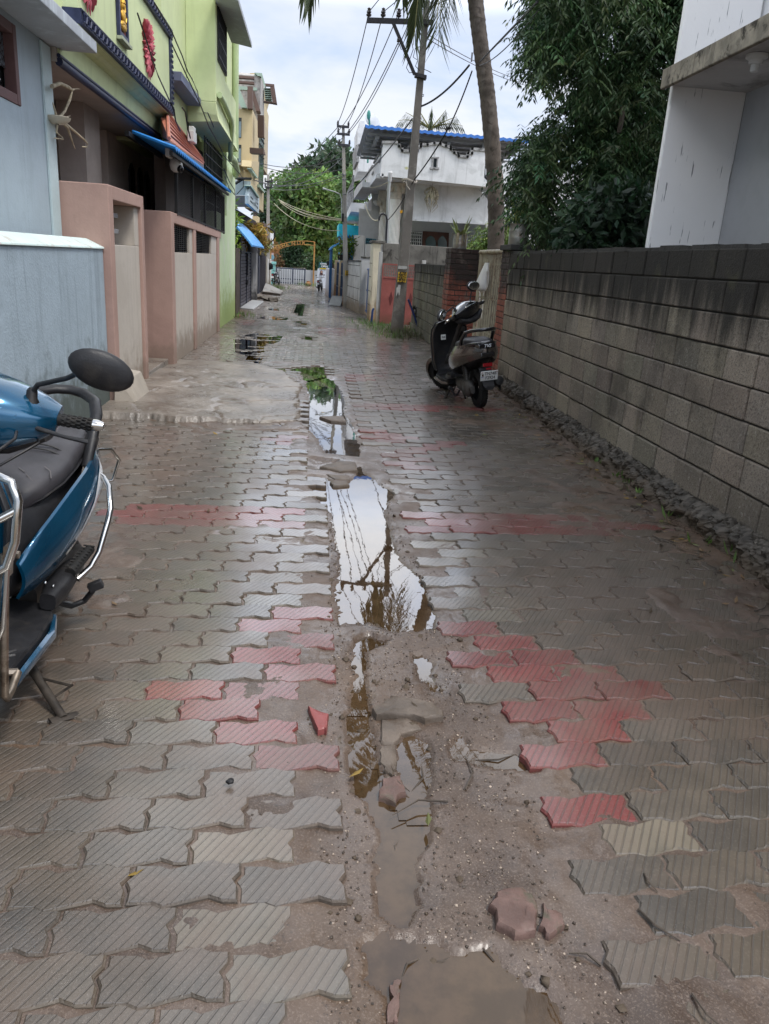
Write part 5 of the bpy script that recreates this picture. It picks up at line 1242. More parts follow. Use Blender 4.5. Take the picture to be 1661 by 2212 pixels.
b = MB(); b.prism([(.62, 33.5, 0), (.95, 33.5, 0), (.8, 36.5, 0), (.52, 36.5, 0)], (0, 0, 1.15)); tag(b.build('brick_stub', pmat('white_block', (.58, .58, .60), .8, var=.08, low=((.35, .25, .18), .4, .7), bump=(.3, 20)), bevel=.01), 'low white block wall behind the parked motorcycle', 'wall')
b = MB(); b.tube([(.64, 33.3, .05), (.62, 33.3, 1.0), (.66, 33.3, 1.5)], .02, 6); tag(b.build('water_pipe', pmat('blue_pvc', (.04, .09, .25), .4)), 'upright blue pipe against the low white block wall', 'pipe')
sh = MB(); n = 30
r0 = [(lerp(.50, .93, i/n), 27.4, .03+.022*math.sin(i*1.9)) for i in range(n+1)]; r1 = [(x+.18, 29.3, z+.24) for x, y, z in r0]
sh.loft([r0, r1], cap=False, closed=False); sh.loft([[(x, y, z-.01) for x, y, z in r0], [(x, y, z-.01) for x, y, z in r1]], cap=False, closed=False)
tag(sh.build('corrugated_sheet', pmat('asbestos_sheet', (.42, .43, .42), .6, var=.1)), 'loose grey corrugated sheet leaning at the foot of the second pole', 'sheet')

# ================================================================= end of the lane
eg = thing('barred_gate', 'wide low steel gate of white bars in a navy frame across the lane end', 'gate', (-1.3, 45.6, 0))
b = MB(); x0, x1, yg = -2.16, -.50, 45.6
b.box(x0, x0+.05, yg-.03, yg+.03, .03, .92); b.box(x1-.05, x1, yg-.03, yg+.03, .03, .92)
for z in (.08, .30, .86): b.box(x0+.051, x1-.051, yg-.02, yg+.02, z, z+.05)
b.box(-1.26, -1.18, yg-.025, yg+.025, .14, .859)
b.build('gate_frame', pmat('navy_gate', (.022, .03, .06), .5), eg)
b = MB()
for i in range(12): x = lerp(x0+.12, x1-.12, i/11); b.box(x-.016, x+.016, yg-.05, yg-.031, .03, .85)
b.build('white_bar', pmat('white_bar_paint', (.62, .64, .68), .5), eg)
b = MB()
for i in range(24): x = lerp(x0+.07, x1-.07, i/23); b.box(x-.008, x+.008, yg+.035, yg+.05, .05, .9)
b.build('rear_rods', pmat('navy_rods', (.02, .025, .045), .5), eg)
b = MB()
for i in range(14): x = lerp(-1.2, -.5, i/13); b.prism([(x-.012, yg+.4, .9), (x+.012, yg+.4, .9), (x, yg+.4, 1.03)], (0, .01, 0))
b.build('spikes', pmat('rust_spikes', (.16, .12, .09), .7), eg)
b = MB(); b.box(-2.46, -2.2, 45.4, 46.1, 0, 1.05); b.box(-2.5, -2.16, 45.35, 46.15, 1.051, 1.2); tag(b.build('teal_pillar', [pmat('teal_pillar_paint', (.18, .40, .38), .6)], bevel=.02), 'squat teal gate pillar beside the motorbike at the lane end', 'pillar')
b = MB(); b.box(-.49, 5, 46.4, 46.6, 0, .85); b.box(-2.6, -.5, 47.0, 47.2, 0, .9); tag(b.build('boundary_wall', pmat('grey_boundary', (.36, .38, .39), .8, var=.08)), 'low grey boundary wall to the right of the barred gate', 'wall')
M_SCH = pmat('pale_school_wall', (.55, .58, .62), .8, var=.04, vs=.3)
b = MB(); b.box(-1.75, 5, 62, 64, 0, 4.2); tag(b.build('school_building', M_SCH), 'pale grey building wall glimpsed behind the trees at the end', 'building')
b = MB(); b.box(-3.7, -1.85, 60, 61, 0, 5.0)
ob = thing('orange_brick_building', 'narrow orange brick faced block with yellow top rail at the lane end', 'building', (-2.7, 60, 0))
b.build('wall', pmat('orange_brick', (.40, .19, .09), .8, var=.2, vs=4, bump=(.4, 12)), ob)
b = MB(); b.box(-4.2, -1.7, 59.6, 59.8, 5.05, 5.2); b.box(-4.2, -1.7, 59.6, 59.8, 5.3, 5.38); b.build('yellow_rail', pmat('yellow_rail', (.5, .36, .05), .5), ob)
b = MB(); polyY(b, [(845, 0), (1060, 270), (1020, 290), (850, 150)], 70, 2, c11); tag(b.build('sloping_roof', M_SCH), 'pale sloping roof peeking between the pole and the trees', 'roof')
b = MB(); polyY(b, [(520, 190), (740, 190), (740, 260), (540, 275)], 33, 2, c11); tag(b.build('flat_canopy', M_BROWNB), 'brown flat canopy jutting out left of the third pole', 'canopy')
b = MB(); polyY(b, [(600, 375), (755, 375), (755, 465), (640, 455)], 38, 1.5, c11); tag(b.build('red_roof', pmat('red_roof_sheet', (.45, .08, .05), .5)), 'small bright red sheet roof left of the third pole', 'roof')
b = MB(); polyY(b, [(605, 285), (725, 285), (725, 370), (605, 370)], 40, 1.5, c11); polyY(b, [(520, 70), (620, 70), (615, 200), (520, 400)], 41, 1.5, c11); tag(b.build('rear_block', M_TAN), 'light coloured rear block above the small red roof', 'building')
bd = thing('white_signboard', 'white upright signboard with green marks behind the third pole', 'sign', pY(c11(885, 540), 47))
b = MB(); polyY(b, [(858, 385), (922, 390), (918, 690), (855, 680)], 47, .06, c11); b.build('board', pmat('sign_white', (.65, .66, .68), .5, var=.02), bd)
b = MB()
for k in range(4): 
    p = pY(c11(880+4*k, 575+20*k), 46.96); b.tube([p+[-.05, 0, .08], p, p+[.05, 0, .06]], .018, 5)
b.build('green_mark', pmat('sign_green', (.04, .20, .12), .5), bd)
b = MB(); polyY(b, [(862, 765), (925, 768), (920, 940), (862, 935)], 46.5, .05, c11); po = thing('pink_poster', 'small pink and blue poster board under the white signboard', 'poster', pY(c11(890, 850), 46.5)); b.build('sheet', pmat('poster_pink', (.55, .42, .42), .5), po)
b = MB(); b.lathe(pY(c11(890, 850), 46.46), [(.14, 0), (.14, -.01)], 14, axis=(0, 1, 0)); b.build('blue_disc', pmat('poster_blue', (.20, .38, .48), .5), po)
# arch sign with rusty letters
ar = thing('arch_sign', 'rusty iron arch with cut out orange capital letters spanning above the barred gate', 'sign', pY(c11(1300, 600), 46.3))
top = [(868, 700), (920, 675), (1000, 635), (1100, 595), (1200, 570), (1320, 548), (1440, 543), (1560, 545), (1700, 560)]
bot = [(930, 755), (1000, 715), (1080, 680), (1180, 645), (1280, 622), (1400, 612), (1500, 612), (1600, 618), (1720, 632)]
M_RUST = pmat('orange_rust', (.33, .17, .05), .7, var=.2, vs=5)
b = MB(); b.tube([pY(c11(*p), 46.3) for p in top], .022, 6); b.tube([pY(c11(*p), 46.3) for p in bot], .022, 6); p0 = pY(c11(868, 700), 46.3); b.tube([p0, (p0[0], 46.3, 0)], .05, 6); p1 = pY(c11(1700, 560), 46.3); b.tube([p1, (p1[0], 46.3, 0)], .05, 6); b.build('arch_frame', M_RUST, ar)
for ch, (x, y), rot in zip('MAHENDR', ((950, 705), (1035, 668), (1112, 632), (1182, 612), (1298, 592), (1400, 580), (1492, 578)), (.5, .42, .3, .2, .1, .03, 0)):
    q = pY(c11(x, y), 46.24); text(ch, .30, M_RUST, tuple(q), Matrix.Rotation(-rot, 3, 'Y') @ R_FACE_CAM, ar, 'letter', .02, bold=.008)
# admissions banner
bn = thing('admissions_banner', 'tall flex banner announcing ADMISSIONS OPEN behind the parked motorcycle', 'banner', pY(c14(320, 760), 43))
b = MB(); polyY(b, [(262, 640), (470, 650), (470, 940), (238, 930)], 43, .04, c14); b.build('lower_panel', pmat('banner_pale', (.58, .62, .68), .5, var=.03), bn)
b = MB(); polyY(b, [(283, 548), (470, 560), (470, 640), (270, 632)], 42.99, .04, c14); b.build('upper_panel', pmat('banner_teal', (.02, .09, .10), .5), bn)
b = MB(); polyY(b, [(295, 634), (392, 640), (390, 656), (293, 650)], 42.97, .03, c14); b.build('yellow_strip', pmat('banner_yellow', (.6, .45, .03), .5), bn)
MW = pmat('banner_white', (.75, .76, .78), .5, var=.01)
text('ADMISSIONS', .098, MW, tuple(pY(c14(376, 577), 42.96)), R_FACE_CAM, bn, 'lettering', .004, bold=.003)
text('OPEN', .135, MW, tuple(pY(c14(362, 614), 42.96)), R_FACE_CAM, bn, 'lettering', .004, bold=.004)
q = pY(c14(316, 700), 42.96); b = MB(); b.ball(q+[0, 0, .02], (.07, .02, .08), 12, 8); b.prism([tuple(q+[-.10, 0, -.13]), tuple(q+[.10, 0, -.13]), tuple(q+[.06, 0, -.02]), tuple(q+[-.06, 0, -.02])], (0, .015, 0)); b.build('printed_figure', pmat('print_dark', (.10, .05, .05), .6), bn)
b = MB(); b.ball(q+[.01, -.02, .01], (.04, .015, .05), 12, 8); b.build('printed_face', pmat('print_skin', (.45, .26, .18), .6), bn)
b = MB(); polyY(b, [(395, 530), (440, 535), (440, 600), (395, 600)], 41, .3, c14); tag(b.build('dark_box', M_BLACKIRON), 'small dark box standing before the admissions banner', 'box')
# ================================================================= white house on the right
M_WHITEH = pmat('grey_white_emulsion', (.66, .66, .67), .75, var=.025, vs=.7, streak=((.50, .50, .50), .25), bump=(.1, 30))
def mat_flecked():
    t = NT('flecked_white_wall')
    c = t.mix(t.ramp(t.noise(.8, 5), .3, .7), (.78, .77, .76), (.85, .84, .82))
    f = t.noise(16, 3, .6, stretch=(2.8, 2.8, .22)); g = t.noise(1.4, 3)
    c = t.mix(t.math('MULTIPLY', t.ramp(f, .66, .70), t.ramp(g, .40, .52)), c, (.24, .24, .24))
    t.set('Base Color', c); t.set('Roughness', .7); t.bump(t.noise(40, 4), .12, .01); return t.m
M_FLECK = mat_flecked()
M_SLABEDGE = pmat('mouldy_slab_edge', (.25, .22, .17), .85, var=.35, vs=7, streak=((.03, .026, .02), .9), dirt=((.035, .03, .022), .95, 9), bump=(.5, 40))
Yh = 7.0
xl_, xr_ = pY(c7(1000, 800), Yh)[0], pY(c7(1516, 605), Yh)[0]
zc = pY(c7(1062, 570), Yh)[2]; zt_ = pY(c7(1046, 480), Yh)[2]
wr = thing('white_corner_house', 'tall plain white house with a mould edged canopy rising over the right block wall', 'house', (4, 6, 0))
b = MB(); b.box(xl_, xr_, Yh, Yh+.06, 0, 7.5); b.build('wall', M_FLECK, wr, bevel=.01)
b = MB(); b.box(xr_, 8, 1.0, Yh+1.6, 0, zt_); b.build('side_wall', pmat('grey_shaded_wash', (.40, .40, .41), .75, var=.04, vs=.8, bump=(.1, 30)), wr)  # greyer copy of the white wall, canopy shade put into its colour
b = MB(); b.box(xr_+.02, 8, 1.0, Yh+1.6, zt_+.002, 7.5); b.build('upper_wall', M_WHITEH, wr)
b = MB(); b.box(xl_-.06, xr_-.002, 3.2, Yh-.002, zc+.012, zt_); b.build('canopy', pmat('canopy_soffit', (.52, .51, .50), .8, var=.05, dirt=((.22, .21, .20), .8, 1.6)), wr)
b = MB(); b.box(xl_-.10, xl_-.061, 3.2, Yh+.02, zc-.02, zt_+.03); b.box(xl_-.06, xl_+.0, 3.2, Yh-.003, zt_+.001, zt_+.03); b.build('canopy_edge', M_SLABEDGE, wr, bevel=.008)
b = MB(); b.box(xr_-.02, xr_-.001, 5.35, 5.75, .5, 2.12); b.build('door_jamb', pmat('ochre_jamb', (.50, .40, .28), .7, bump=(.2, 40)), wr)
b = MB(); b.box(xr_-.012, xr_-.001, 4.2, 5.34, .5, 2.10); b.build('door_shutter', pmat('grey_door', (.16, .16, .17), .6), wr)
q = gp(*c7(1585, 355), z=zc+.008)
lp = thing('porch_lamp_holder', 'white round lamp holder fixed under the mould edged canopy', 'lamp holder', q)
b = MB(); b.lathe(q, [(.075, 0), (.075, -.02), (.05, -.035), (.045, -.06)], 20); b.build('rose', M_WPL, lp, smooth=40)
b = MB(); b.lathe(q+[0, 0, -.06], [(.03, 0), (.03, -.045), (.022, -.05)], 14); b.build('socket', M_WPL, lp, smooth=40)

# ================================================================= concrete poles
def mat_pole(nm, col):
    return pmat(nm, col, .8, var=.12, vs=2, streak=((.11, .10, .09), .45), dirt=((.36, .34, .31), .35, 3), low=((.13, .10, .07), .35, .5), bump=(.45, 50))
M_POLE = mat_pole('pole_concrete', (.15, .138, .125)); M_POLE2 = mat_pole('pole_concrete_pale', (.33, .31, .28))
M_STEEL = pmat('dark_angle_iron', (.03, .03, .036), .55, var=.15)
M_YEL = pmat('pole_number_yellow', (.58, .36, .03), .6, var=.12, vs=14, dirt=((.40, .22, .03), .4, 16))
M_BLK = pmat('hand_paint_black', (.02, .018, .015), .6)
M_INS = pmat('brown_porcelain', (.035, .028, .03), .25, spec=.6)
def taperpole(mb, pts):
    mb.loft([[(x-w/2, y-d/2, z), (x+w/2, y-d/2, z), (x+w/2, y+d/2, z), (x-w/2, y+d/2, z)] for x, y, z, w, d in pts])
P1 = thing('power_pole', 'near grey concrete power pole with long offset crossarm leaning in front of the red gate', 'pole', (1.96, 18.3, 0))
b = MB(); taperpole(b, [(1.96, 18.3, -.1, .29, .17), (2.075, 18.3, 3.43, .175, .14), (2.145, 18.3, 6.75, .118, .11)]); b.build('shaft', M_POLE, P1, bevel=.012)
b = MB(); a0, a1 = pY(c9(528, 131), 18.15), pY(c9(963, 146), 18.15); up = np.array([0, 0, .045])
b.prism([a0-up, a1-up, a1+up, a0+up], (0, .08, 0)); b.build('crossarm', M_STEEL, P1)
b = MB(); s0, s1 = pY(c9(703, 150), 18.14), pY(c9(846, 495), 18.14); d_ = np.array([.03, 0, .012]); b.prism([s0-d_, s0+d_, s1+d_, s1-d_], (0, .05, 0)); b.build('brace', M_STEEL, P1)
b = MB(); a0, a1 = pY(c9(850, 492), 18.16), pY(c9(925, 512), 18.16); up = np.array([0, 0, .035]); b.prism([a0-up, a1-up, a1+up, a0+up], (0, .2, 0)); b.build('lower_bracket', M_STEEL, P1)
INS1 = []
def insulator(q, parent, s=1.0):
    b = MB(); b.lathe(q, [(.014*s, -.05*s), (.014*s, 0), (.04*s, .01*s), (.045*s, .035*s), (.025*s, .045*s), (.040*s, .06*s), (.038*s, .085*s), (.022*s, .095*s), (.03*s, .12*s), (.01*s, .135*s)], 12); b.build('insulator', M_INS, parent, smooth=40)
for x, y in ((540, 112), (635, 113), (738, 117), (832, 124)):
    q = pY(c9(x, y), 18.19); insulator(q, P1, 1.25); INS1.append(q+[0, 0, .09])
q = pY(c9(736, 282), 18.12); insulator(q, P1, .8)
sgn = MB(); pts = [pY(c14(*p), 18.19-.005) for p in ((1449, 692), (1580, 697), (1562, 849), (1437, 842))]
sgn.prism([p+[0, -.012, 0] for p in pts], (0, .012, 0)); pn = sgn.build('number_plate', M_YEL, P1)
for i, tx in enumerate(('KTP', 'W-6', 'SA-1', 'P.26')):
    u = (i+.5)/4; a, b_ = lerp(pts[0], pts[3], u), lerp(pts[1], pts[2], u); c_ = lerp(a, b_, .52)
    text(tx, .085, M_BLK, tuple(c_+[0, -.016, 0]), Matrix.Rotation(.04, 3, 'Y') @ R_FACE_CAM, pn, 'lettering', .002, shear=.1, bold=.003)
b = MB()
for u in (.25, .5, .75): b.tube([lerp(pts[0], pts[3], u)+[0, -.014, 0], lerp(pts[1], pts[2], u)+[0, -.014, 0]], .004, 4)
b.build('ruled_line', M_BLK, pn)
b = MB()
for p in ([(1455, 600), (1580, 612), (1583, 640), (1560, 655), (1450, 648)], ): polyY(b, p, 18.205-.005, .004, c14)
b.build('poster_scrap', pmat('torn_paper2', (.42, .42, .41), .8, var=.12, vs=12), P1); b = MB()
polyY(b, [(1455, 880), (1485, 885), (1484, 930), (1470, 1035), (1458, 1040), (1452, 985), (1415, 1060), (1425, 925), (1440, 920)], 18.198-.006, .004, c14); b.build('poster_scrap', pmat('torn_paper', (.48, .48, .47), .8, var=.12, vs=12), P1)
b = MB(); q = pY(c13(985, 935), 18.2); rr = []
for k in range(25):
    a = 2*math.pi*k/12; rr.append((q[0]+.16*math.cos(a)+.0, q[1]+.02+.13*math.sin(a), q[2]+.03*math.sin(2*a)+.012*(k//12)))
b.tube(rr, .014, 6); b.tube([pY(c13(935, 945), 18.05), pY(c13(945, 1000), 18.05), pY(c13(985, 1050), 18.05)], .012, 6)
tag(b.build('rope_tie', pmat('pale_rope', (.42, .38, .33), .9), smooth=60), 'frayed pale rope knotted round the near concrete pole', 'rope')
b = MB(); q = pY(c13(940, 758), 18.1); b.prism([pY(c13(*p), 18.1) for p in ((908, 758), (940, 735), (972, 760), (940, 782))], (0, .01, 0)); tag(b.build('paper_tag', pmat('yellow_paper', (.62, .62, .36), .7)), 'small pale yellow diamond tag stuck on the near pole', 'tag')
b = MB(); b.prism([pY(c13(*p), 18.1) for p in ((850, 1335), (885, 1325), (888, 1365), (855, 1378))], (0, .02, 0)); tag(b.build('orange_tag', pmat('orange_tag_paint', (.6, .30, .02), .5)), 'little orange tag wired to the left side of the near pole', 'tag')
b = MB(); b.tube([(2.16, 18.1, .78), (2.32, 18.15, .45), (2.52, 18.3, .0)], .022, 6); tag(b.build('stay_rod', pmat('blue_stay', (.03, .05, .17), .5)), 'slanting blue stay rod at the foot of the near pole', 'rod')
b = MB(); b.tube([pY(c8(210, 738), 20.8), pY(c8(200, 760), 20.8), (pY(c8(190, 850), 20.8)[0], 20.8, 0)], .03, 6); tag(b.build('water_pipe', pmat('blue_pvc2', (.03, .07, .22), .4)), 'short blue water pipe standing in the weeds by the cream pier', 'pipe')

def lesser_pole(name, label, base, top, w0, w1, arms, mat, Yp, cropf, plate=None):
    p = thing(name, label, 'pole', (base[0], base[1], 0))
    b = MB(); taperpole(b, [(base[0], Yp, -.1, w0, w0*.6), (lerp(base[0], top[0], .5), Yp, top[2]*.5, lerp(w0, w1, .5), w0*.5), (top[0], Yp, top[2], w1, w1*.8)]); b.build('shaft', mat, p, bevel=.01)
    for (xa, ya, xb, yb_) in arms:
        a0, a1 = pY(cropf(xa, ya), Yp-.1), pY(cropf(xb, yb_), Yp-.1); up = np.array([0, 0, .035])
        b = MB(); b.prism([a0-up, a1-up, a1+up, a0+up], (0, .06, 0)); b.build('crossarm', M_STEEL, p)
        for u in (.08, .93): insulator(lerp(a0, a1, u)+[0, .03, .04], p, .95)
    return p
P2 = lesser_pole('power_pole', 'second concrete power pole with three short crossarms in front of the white panel wall', (1.13, 27.3), (.77, 27.3, 5.66), .20, .085, ((900, 612, 1000, 620), (903, 672, 1005, 681), (910, 762, 1008, 768)), M_POLE2, 27.3, c3)
b = MB(); pts = [pY(c3(*p), 27.17) for p in ((968, 1773), (1006, 1774), (1005, 1816), (966, 1815))]; b.prism(pts, (0, .01, 0)); pn = b.build('number_plate', M_YEL, P2)
for i, tx in enumerate(('KTP', 'W-6', 'SA-1')):
    u = (i+.5)/3; c_ = lerp(lerp(pts[0], pts[3], u), lerp(pts[1], pts[2], u), .5); text(tx, .06, M_BLK, tuple(c_+[0, -.004, 0]), R_FACE_CAM, pn, 'lettering', .002, bold=.003)
b = MB()
for z in (4.2, 4.05, 3.6, 2.9): b.tube([(lerp(1.13, .77, z/5.66)+.075*math.cos(a), 27.3+.06*math.sin(a), z) for a in [k*math.pi/6 for k in range(13)]], .012, 5)
b.build('wire_binding', M_GREYSTEEL, P2)
b = MB(); q = [pY(c3(*p), 27.1) for p in ((940, 1360), (938, 1200), (925, 1160), (880, 1140), (815, 1122))]; b.tube(q, .022, 6); b.tube([q[-1], q[-1]+[-.12, 0, .02]], [.03, .045], 6); b.build('street_lamp_arm', pmat('lamp_arm', (.33, .35, .34), .5), P2, smooth=50)
b = MB(); b.obox(pY(c3(948, 1350), 27.05), (.07, .06, .26)); b.build('switch_box', M_BLACKIRON, P2)
P3 = lesser_pole('power_pole', 'third concrete power pole with two short crossarms on the left near the lane end', (-2.24, 39.6), (-2.31, 39.6, 5.15), .22, .11, ((318, 1056, 378, 1062), (318, 1102, 378, 1110)), M_POLE2, 39.6, c3)
b = MB(); b.lathe(pY(c11(842, 1020), 39.3), [(.03, 0), (.15, .02), (.17, .05), (.13, .08)], 16, axis=(.3, -1, 0)); b.build('black_disc', M_BLACKIRON, P3, smooth=40)
b = MB(); q = pY(c11(815, 430), 39.3); b.tube([(q[0]+.33*math.cos(a), q[1], q[2]+.33*math.sin(a)) for a in [k*math.pi/10 for k in range(21)]], .035, 6); b.build('cable_coil', M_BLACKIRON, P3, smooth=60)

# ================================================================= wires
M_WIRE = pmat('aluminium_wire', (.10, .10, .11), .5); M_CABLE = pmat('black_cable', (.012, .012, .014), .5); M_TANW = pmat('tan_service_wire', (.42, .38, .26), .6)
def span(a, b_, sag, r, mat, label, group, name='overhead_wire', n=14, twist=0):
    a, b_ = np.array(a, float), np.array(b_, float); pts = []
    for i in range(n+1):
        u = i/n; p = lerp(a, b_, u)-np.array([0, 0, sag*4*u*(1-u)]); pts.append(p)
    m = MB(); m.tube(pts, r, 5); o = m.build(name, mat, smooth=60); return tag(o, label, 'wire', group)
G1 = 'bare wires between the near pole and the second pole'
tops2 = [pY(c3(x, y), 27.2) for x, y in ((905, 595), (990, 590), (910, 655), (1000, 665), (905, 745))]
for a, q in zip(INS1+[pY(c9(736, 282), 18.12)], tops2): span(a, q, .25, .011, M_WIRE, 'bare wire sagging from the near pole crossarm to the second pole', G1)
def back_end(a, p2, Yend=-4):
    """continue a wire from a through image point p2 (kept level) towards and over the camera"""
    for Y in np.arange(18, 4, -.05):
        q = pY(p2, Y)
        if q[2] <= a[2]+.02: break
    d = (q-a)/(q[1]-a[1]); return a+d*(Yend-a[1])
for a, p2 in zip(INS1, ((605, 0), (733, 0), (822, 0), (912, 60))):
    span(a, back_end(a, c9(*p2), 2), -.0, .009, M_WIRE, 'bare wire leaving the near pole crossarm overhead towards the viewer', 'bare wires passing overhead')
palmpt = pY(c9(1262, 440), 16.0)
span(pY(c9(890, 706), 18.15), palmpt+[-.16, -.02, 0], .10, .020, M_CABLE, 'thick black cable strung from the near pole to the palm trunk', None, 'cable')
span(palmpt+[.0, -.2, .03], pY(c9(1661, 12), 9.5), .0, .015, M_CABLE, 'thick black cable rising from the palm trunk towards the upper right', None, 'cable')
span(palmpt+[.0, -.2, -.03], pY(c9(1661, 75), 9.5), .10, .008, M_CABLE, 'thin slack black wire below the thick cable right of the palm', None, 'cable')
span(palmpt+[-.12, -.15, -.12], pY(c9(1068, 855), 17.4), .06, .014, M_CABLE, 'black service wire dropping left from the palm trunk to a joint', None, 'cable')
span(pY(c9(1068, 855), 17.4), pY(c4(750, 590), 18.1), .05, .014, M_CABLE, 'black service wire from the joint down to the rope on the near pole', None, 'cable')
b = MB()
for k in range(5): a = random.random()*6; q = pY(c9(1068, 855), 17.4); b.tube([q+[-.08*math.cos(a), 0, -.06*math.sin(a)], q, q+[.12*math.cos(a+.5), 0, .08*math.sin(a)]], .008, 4)
tag(b.build('wire_joint', M_CABLE), 'frayed knot of wire ends hanging against the blue roof', 'wire joint')
span(pY(c9(829, 790), 18.15), pY(c13(430, 805), 27), .05, .016, M_CABLE, 'twin black cable running from the near pole across the white parapet', None, 'cable')
span(pY(c13(430, 805), 27), pY(c13(150, 1090), 27.2), .05, .016, M_CABLE, 'black cable end reaching the second pole past the white balcony', None, 'cable')
span(pY(c13(680, 1470), 22), pY(c4(745, 600), 18.05), .08, .012, M_CABLE, 'black wire from the cable hood up to the rope on the near pole', None, 'cable')
span(pY(c13(380, 1260), 27), pY(c13(565, 1460), 23.4), .18, .018, M_TANW, 'pale twisted service wire looping from the balcony to the cable hood', None, 'cable')
span(pY(c13(330, 985), 30), pY(c13(700, 940), 23.4), .12, .012, M_TANW, 'thin barbed pale wire from the balcony post to the service mast', None, 'cable')
for dy in (0, 30): span(pY(c9(930, 228+dy), 18.4), pY(c9(1700, 572+dy*.7), 30), .15, .010, M_WIRE, 'one of two thin parallel wires running right behind the palm', 'parallel wires behind the palm')
b = MB()
for u in ((1226, 371), (1602, 540)): q = pY(c9(*u), lerp(18.4, 30, (u[0]-930)/770)); b.box(q[0]-.02, q[0]+.02, q[1], q[1]+.02, q[2]-.14, q[2]+.08)
tag(b.build('wire_spacers', M_WIRE), 'short black spacer clips on the parallel wires behind the palm', 'spacer')
# loose leads around the near pole brace
b = MB(); rr = random.Random(3)
for pts in ([(742, 290), (755, 330), (775, 320), (795, 360), (800, 420), (790, 450), (810, 485), (838, 480)], [(835, 150), (845, 210), (825, 280), (835, 330), (810, 400), (830, 440)], [(880, 310), (850, 320), (835, 380), (865, 400), (850, 440), (880, 470)], [(905, 460), (930, 470), (955, 483)], [(895, 628), (905, 628), (904, 640), (892, 641)]):
    b = MB(); b.tube([pY(c9(*p), 18.1) for p in pts], .008, 5); tag(b.build('loose_lead', M_CABLE, smooth=60), 'loose black lead curling round the near pole brace', 'wire', 'loose leads on the near pole')
# second pole to the third pole and across the lane
def sp3(p, q, Yp, Yq, sag, r, mat, lab, grp): span(pY(c3(*p), Yp), pY(c3(*q), Yq), sag, r, mat, lab, grp)
for p, q in (((905, 625), (350, 992)), ((905, 670), (372, 1058)), ((910, 760), (372, 1105)), ((1000, 765), (378, 1062))):
    sp3(p, q, 27.2, 39.5, .35, .012, M_WIRE, 'bare wire sagging from the second pole to the third pole', 'bare wires between the far poles')
for i, (p, q) in enumerate((((435, 1205), (942, 1362)), ((440, 1215), (942, 1368)), ((430, 1200), (940, 1372)), ((445, 1225), (941, 1358)), ((395, 1235), (925, 1455)))):
    sp3(p, q, 39.4, 27.15, .12+.05*i, .013, M_TANW, 'tan service wire drooping between the third and second poles before the trees', 'tan service wires')
for p, q, Yq, sag in (((940, 868), (300, 915), 32, .2), ((945, 960), (310, 940), 32, .18), ((950, 995), (210, 1035), 28, .3), ((945, 870), (200, 1030), 27, .5), ((955, 1010), (380, 1118), 39, .2)):
    sp3(p, q, 27.2, Yq, sag, .012, M_WIRE, 'thin dark service wire crossing the lane from the second pole to the ochre building', 'service wires across the lane')
# cables on the green house
for pts, lab in (([(0, 130), (65, 330), (165, 640), (205, 750), (325, 1010), (360, 1090), (375, 1190), (420, 1285)], 'thin black cable looping down the balcony front past the red rosettes'),
                 ([(170, 35), (240, 160), (345, 330), (440, 550), (490, 700), (535, 775), (590, 900), (610, 1010), (650, 1110), (700, 1240), (790, 1400)], 'double black cable running from the balcony corner to the stair grille'),
                 ([(345, 450), (430, 630), (580, 950), (650, 1110), (690, 1110), (750, 1250)], 'black cable slanting across the green bay face'),
                 ([(440, 1060), (470, 1100), (490, 1240), (520, 1360)], 'grey cable dropping to the meter box'),
                 ([(790, 1400), (850, 1530), (1030, 1740)], 'black cable leaving the green house towards the wire bracket'),
                 ([(850, 1660), (900, 1780), (950, 1860), (960, 1920), (900, 1850), (860, 1740)], 'hanging loop of black cable on the green corner wall')):
    b = MB(); b.tube([pX(c16(*p), -1.72-.25*(p[1] < 1000)) for p in pts], .009, 5); tag(b.build('cable', M_CABLE, smooth=60), lab, 'cable')
# ================================================================= foliage
def leafmat(nm, col, var=.35, rough=.5, trans=.25):
    t = NT(nm); at = t.new('ShaderNodeAttribute'); at.attribute_name = 'tint'
    t.set('Base Color', at.outputs['Color']); t.set('Roughness', rough); t.set('Specular IOR Level', .35)
    tr = t.new('ShaderNodeBsdfTranslucent'); t.l.new(at.outputs['Color'], tr.inputs[0]); mx = t.new('ShaderNodeMixShader'); mx.inputs[0].default_value = trans
    out = t.n['Material Output']; t.l.new(t.b.outputs[0], mx.inputs[1]); t.l.new(tr.outputs[0], mx.inputs[2]); t.l.new(mx.outputs[0], out.inputs[0])
    return t.m
M_LEAF = leafmat('leaf', None)
def leaf_mesh(name, base, direc, side, L, W, cols, parent, mat=M_LEAF, fold=.25):
    """many kite shaped leaves at once; base/direc/side are (n,3), L/W (n,)"""
    n = len(base); L = L[:, None]; W = W[:, None]
    nrm = np.cross(direc, side)
    a = base; b_ = base+direc*L*.45+side*W*.5-nrm*W*fold*.5; c = base+direc*L; d = base+direc*L*.45-side*W*.5-nrm*W*fold*.5
    v = np.stack([a, b_, c, d], 1).reshape(-1, 3)
    if parent is not None: v = v-np.array(wloc(parent))
    f = np.arange(4*n).reshape(n, 4)
    f3 = np.stack([f[:, [0, 1, 2]], f[:, [0, 2, 3]]], 1).reshape(-1, 3)
    o = np_mesh(name, v, f3, mat, smooth=False)
    col = np.repeat(np.concatenate([cols, np.ones((n, 1))], 1), 4, 0)
    at = o.data.attributes.new('tint', 'FLOAT_COLOR', 'POINT'); at.data.foreach_set('color', col.astype(np.float32).ravel())
    if parent is not None: o.parent = parent
    return o
def unit(v): return v/(np.linalg.norm(v, axis=1, keepdims=True)+1e-9)
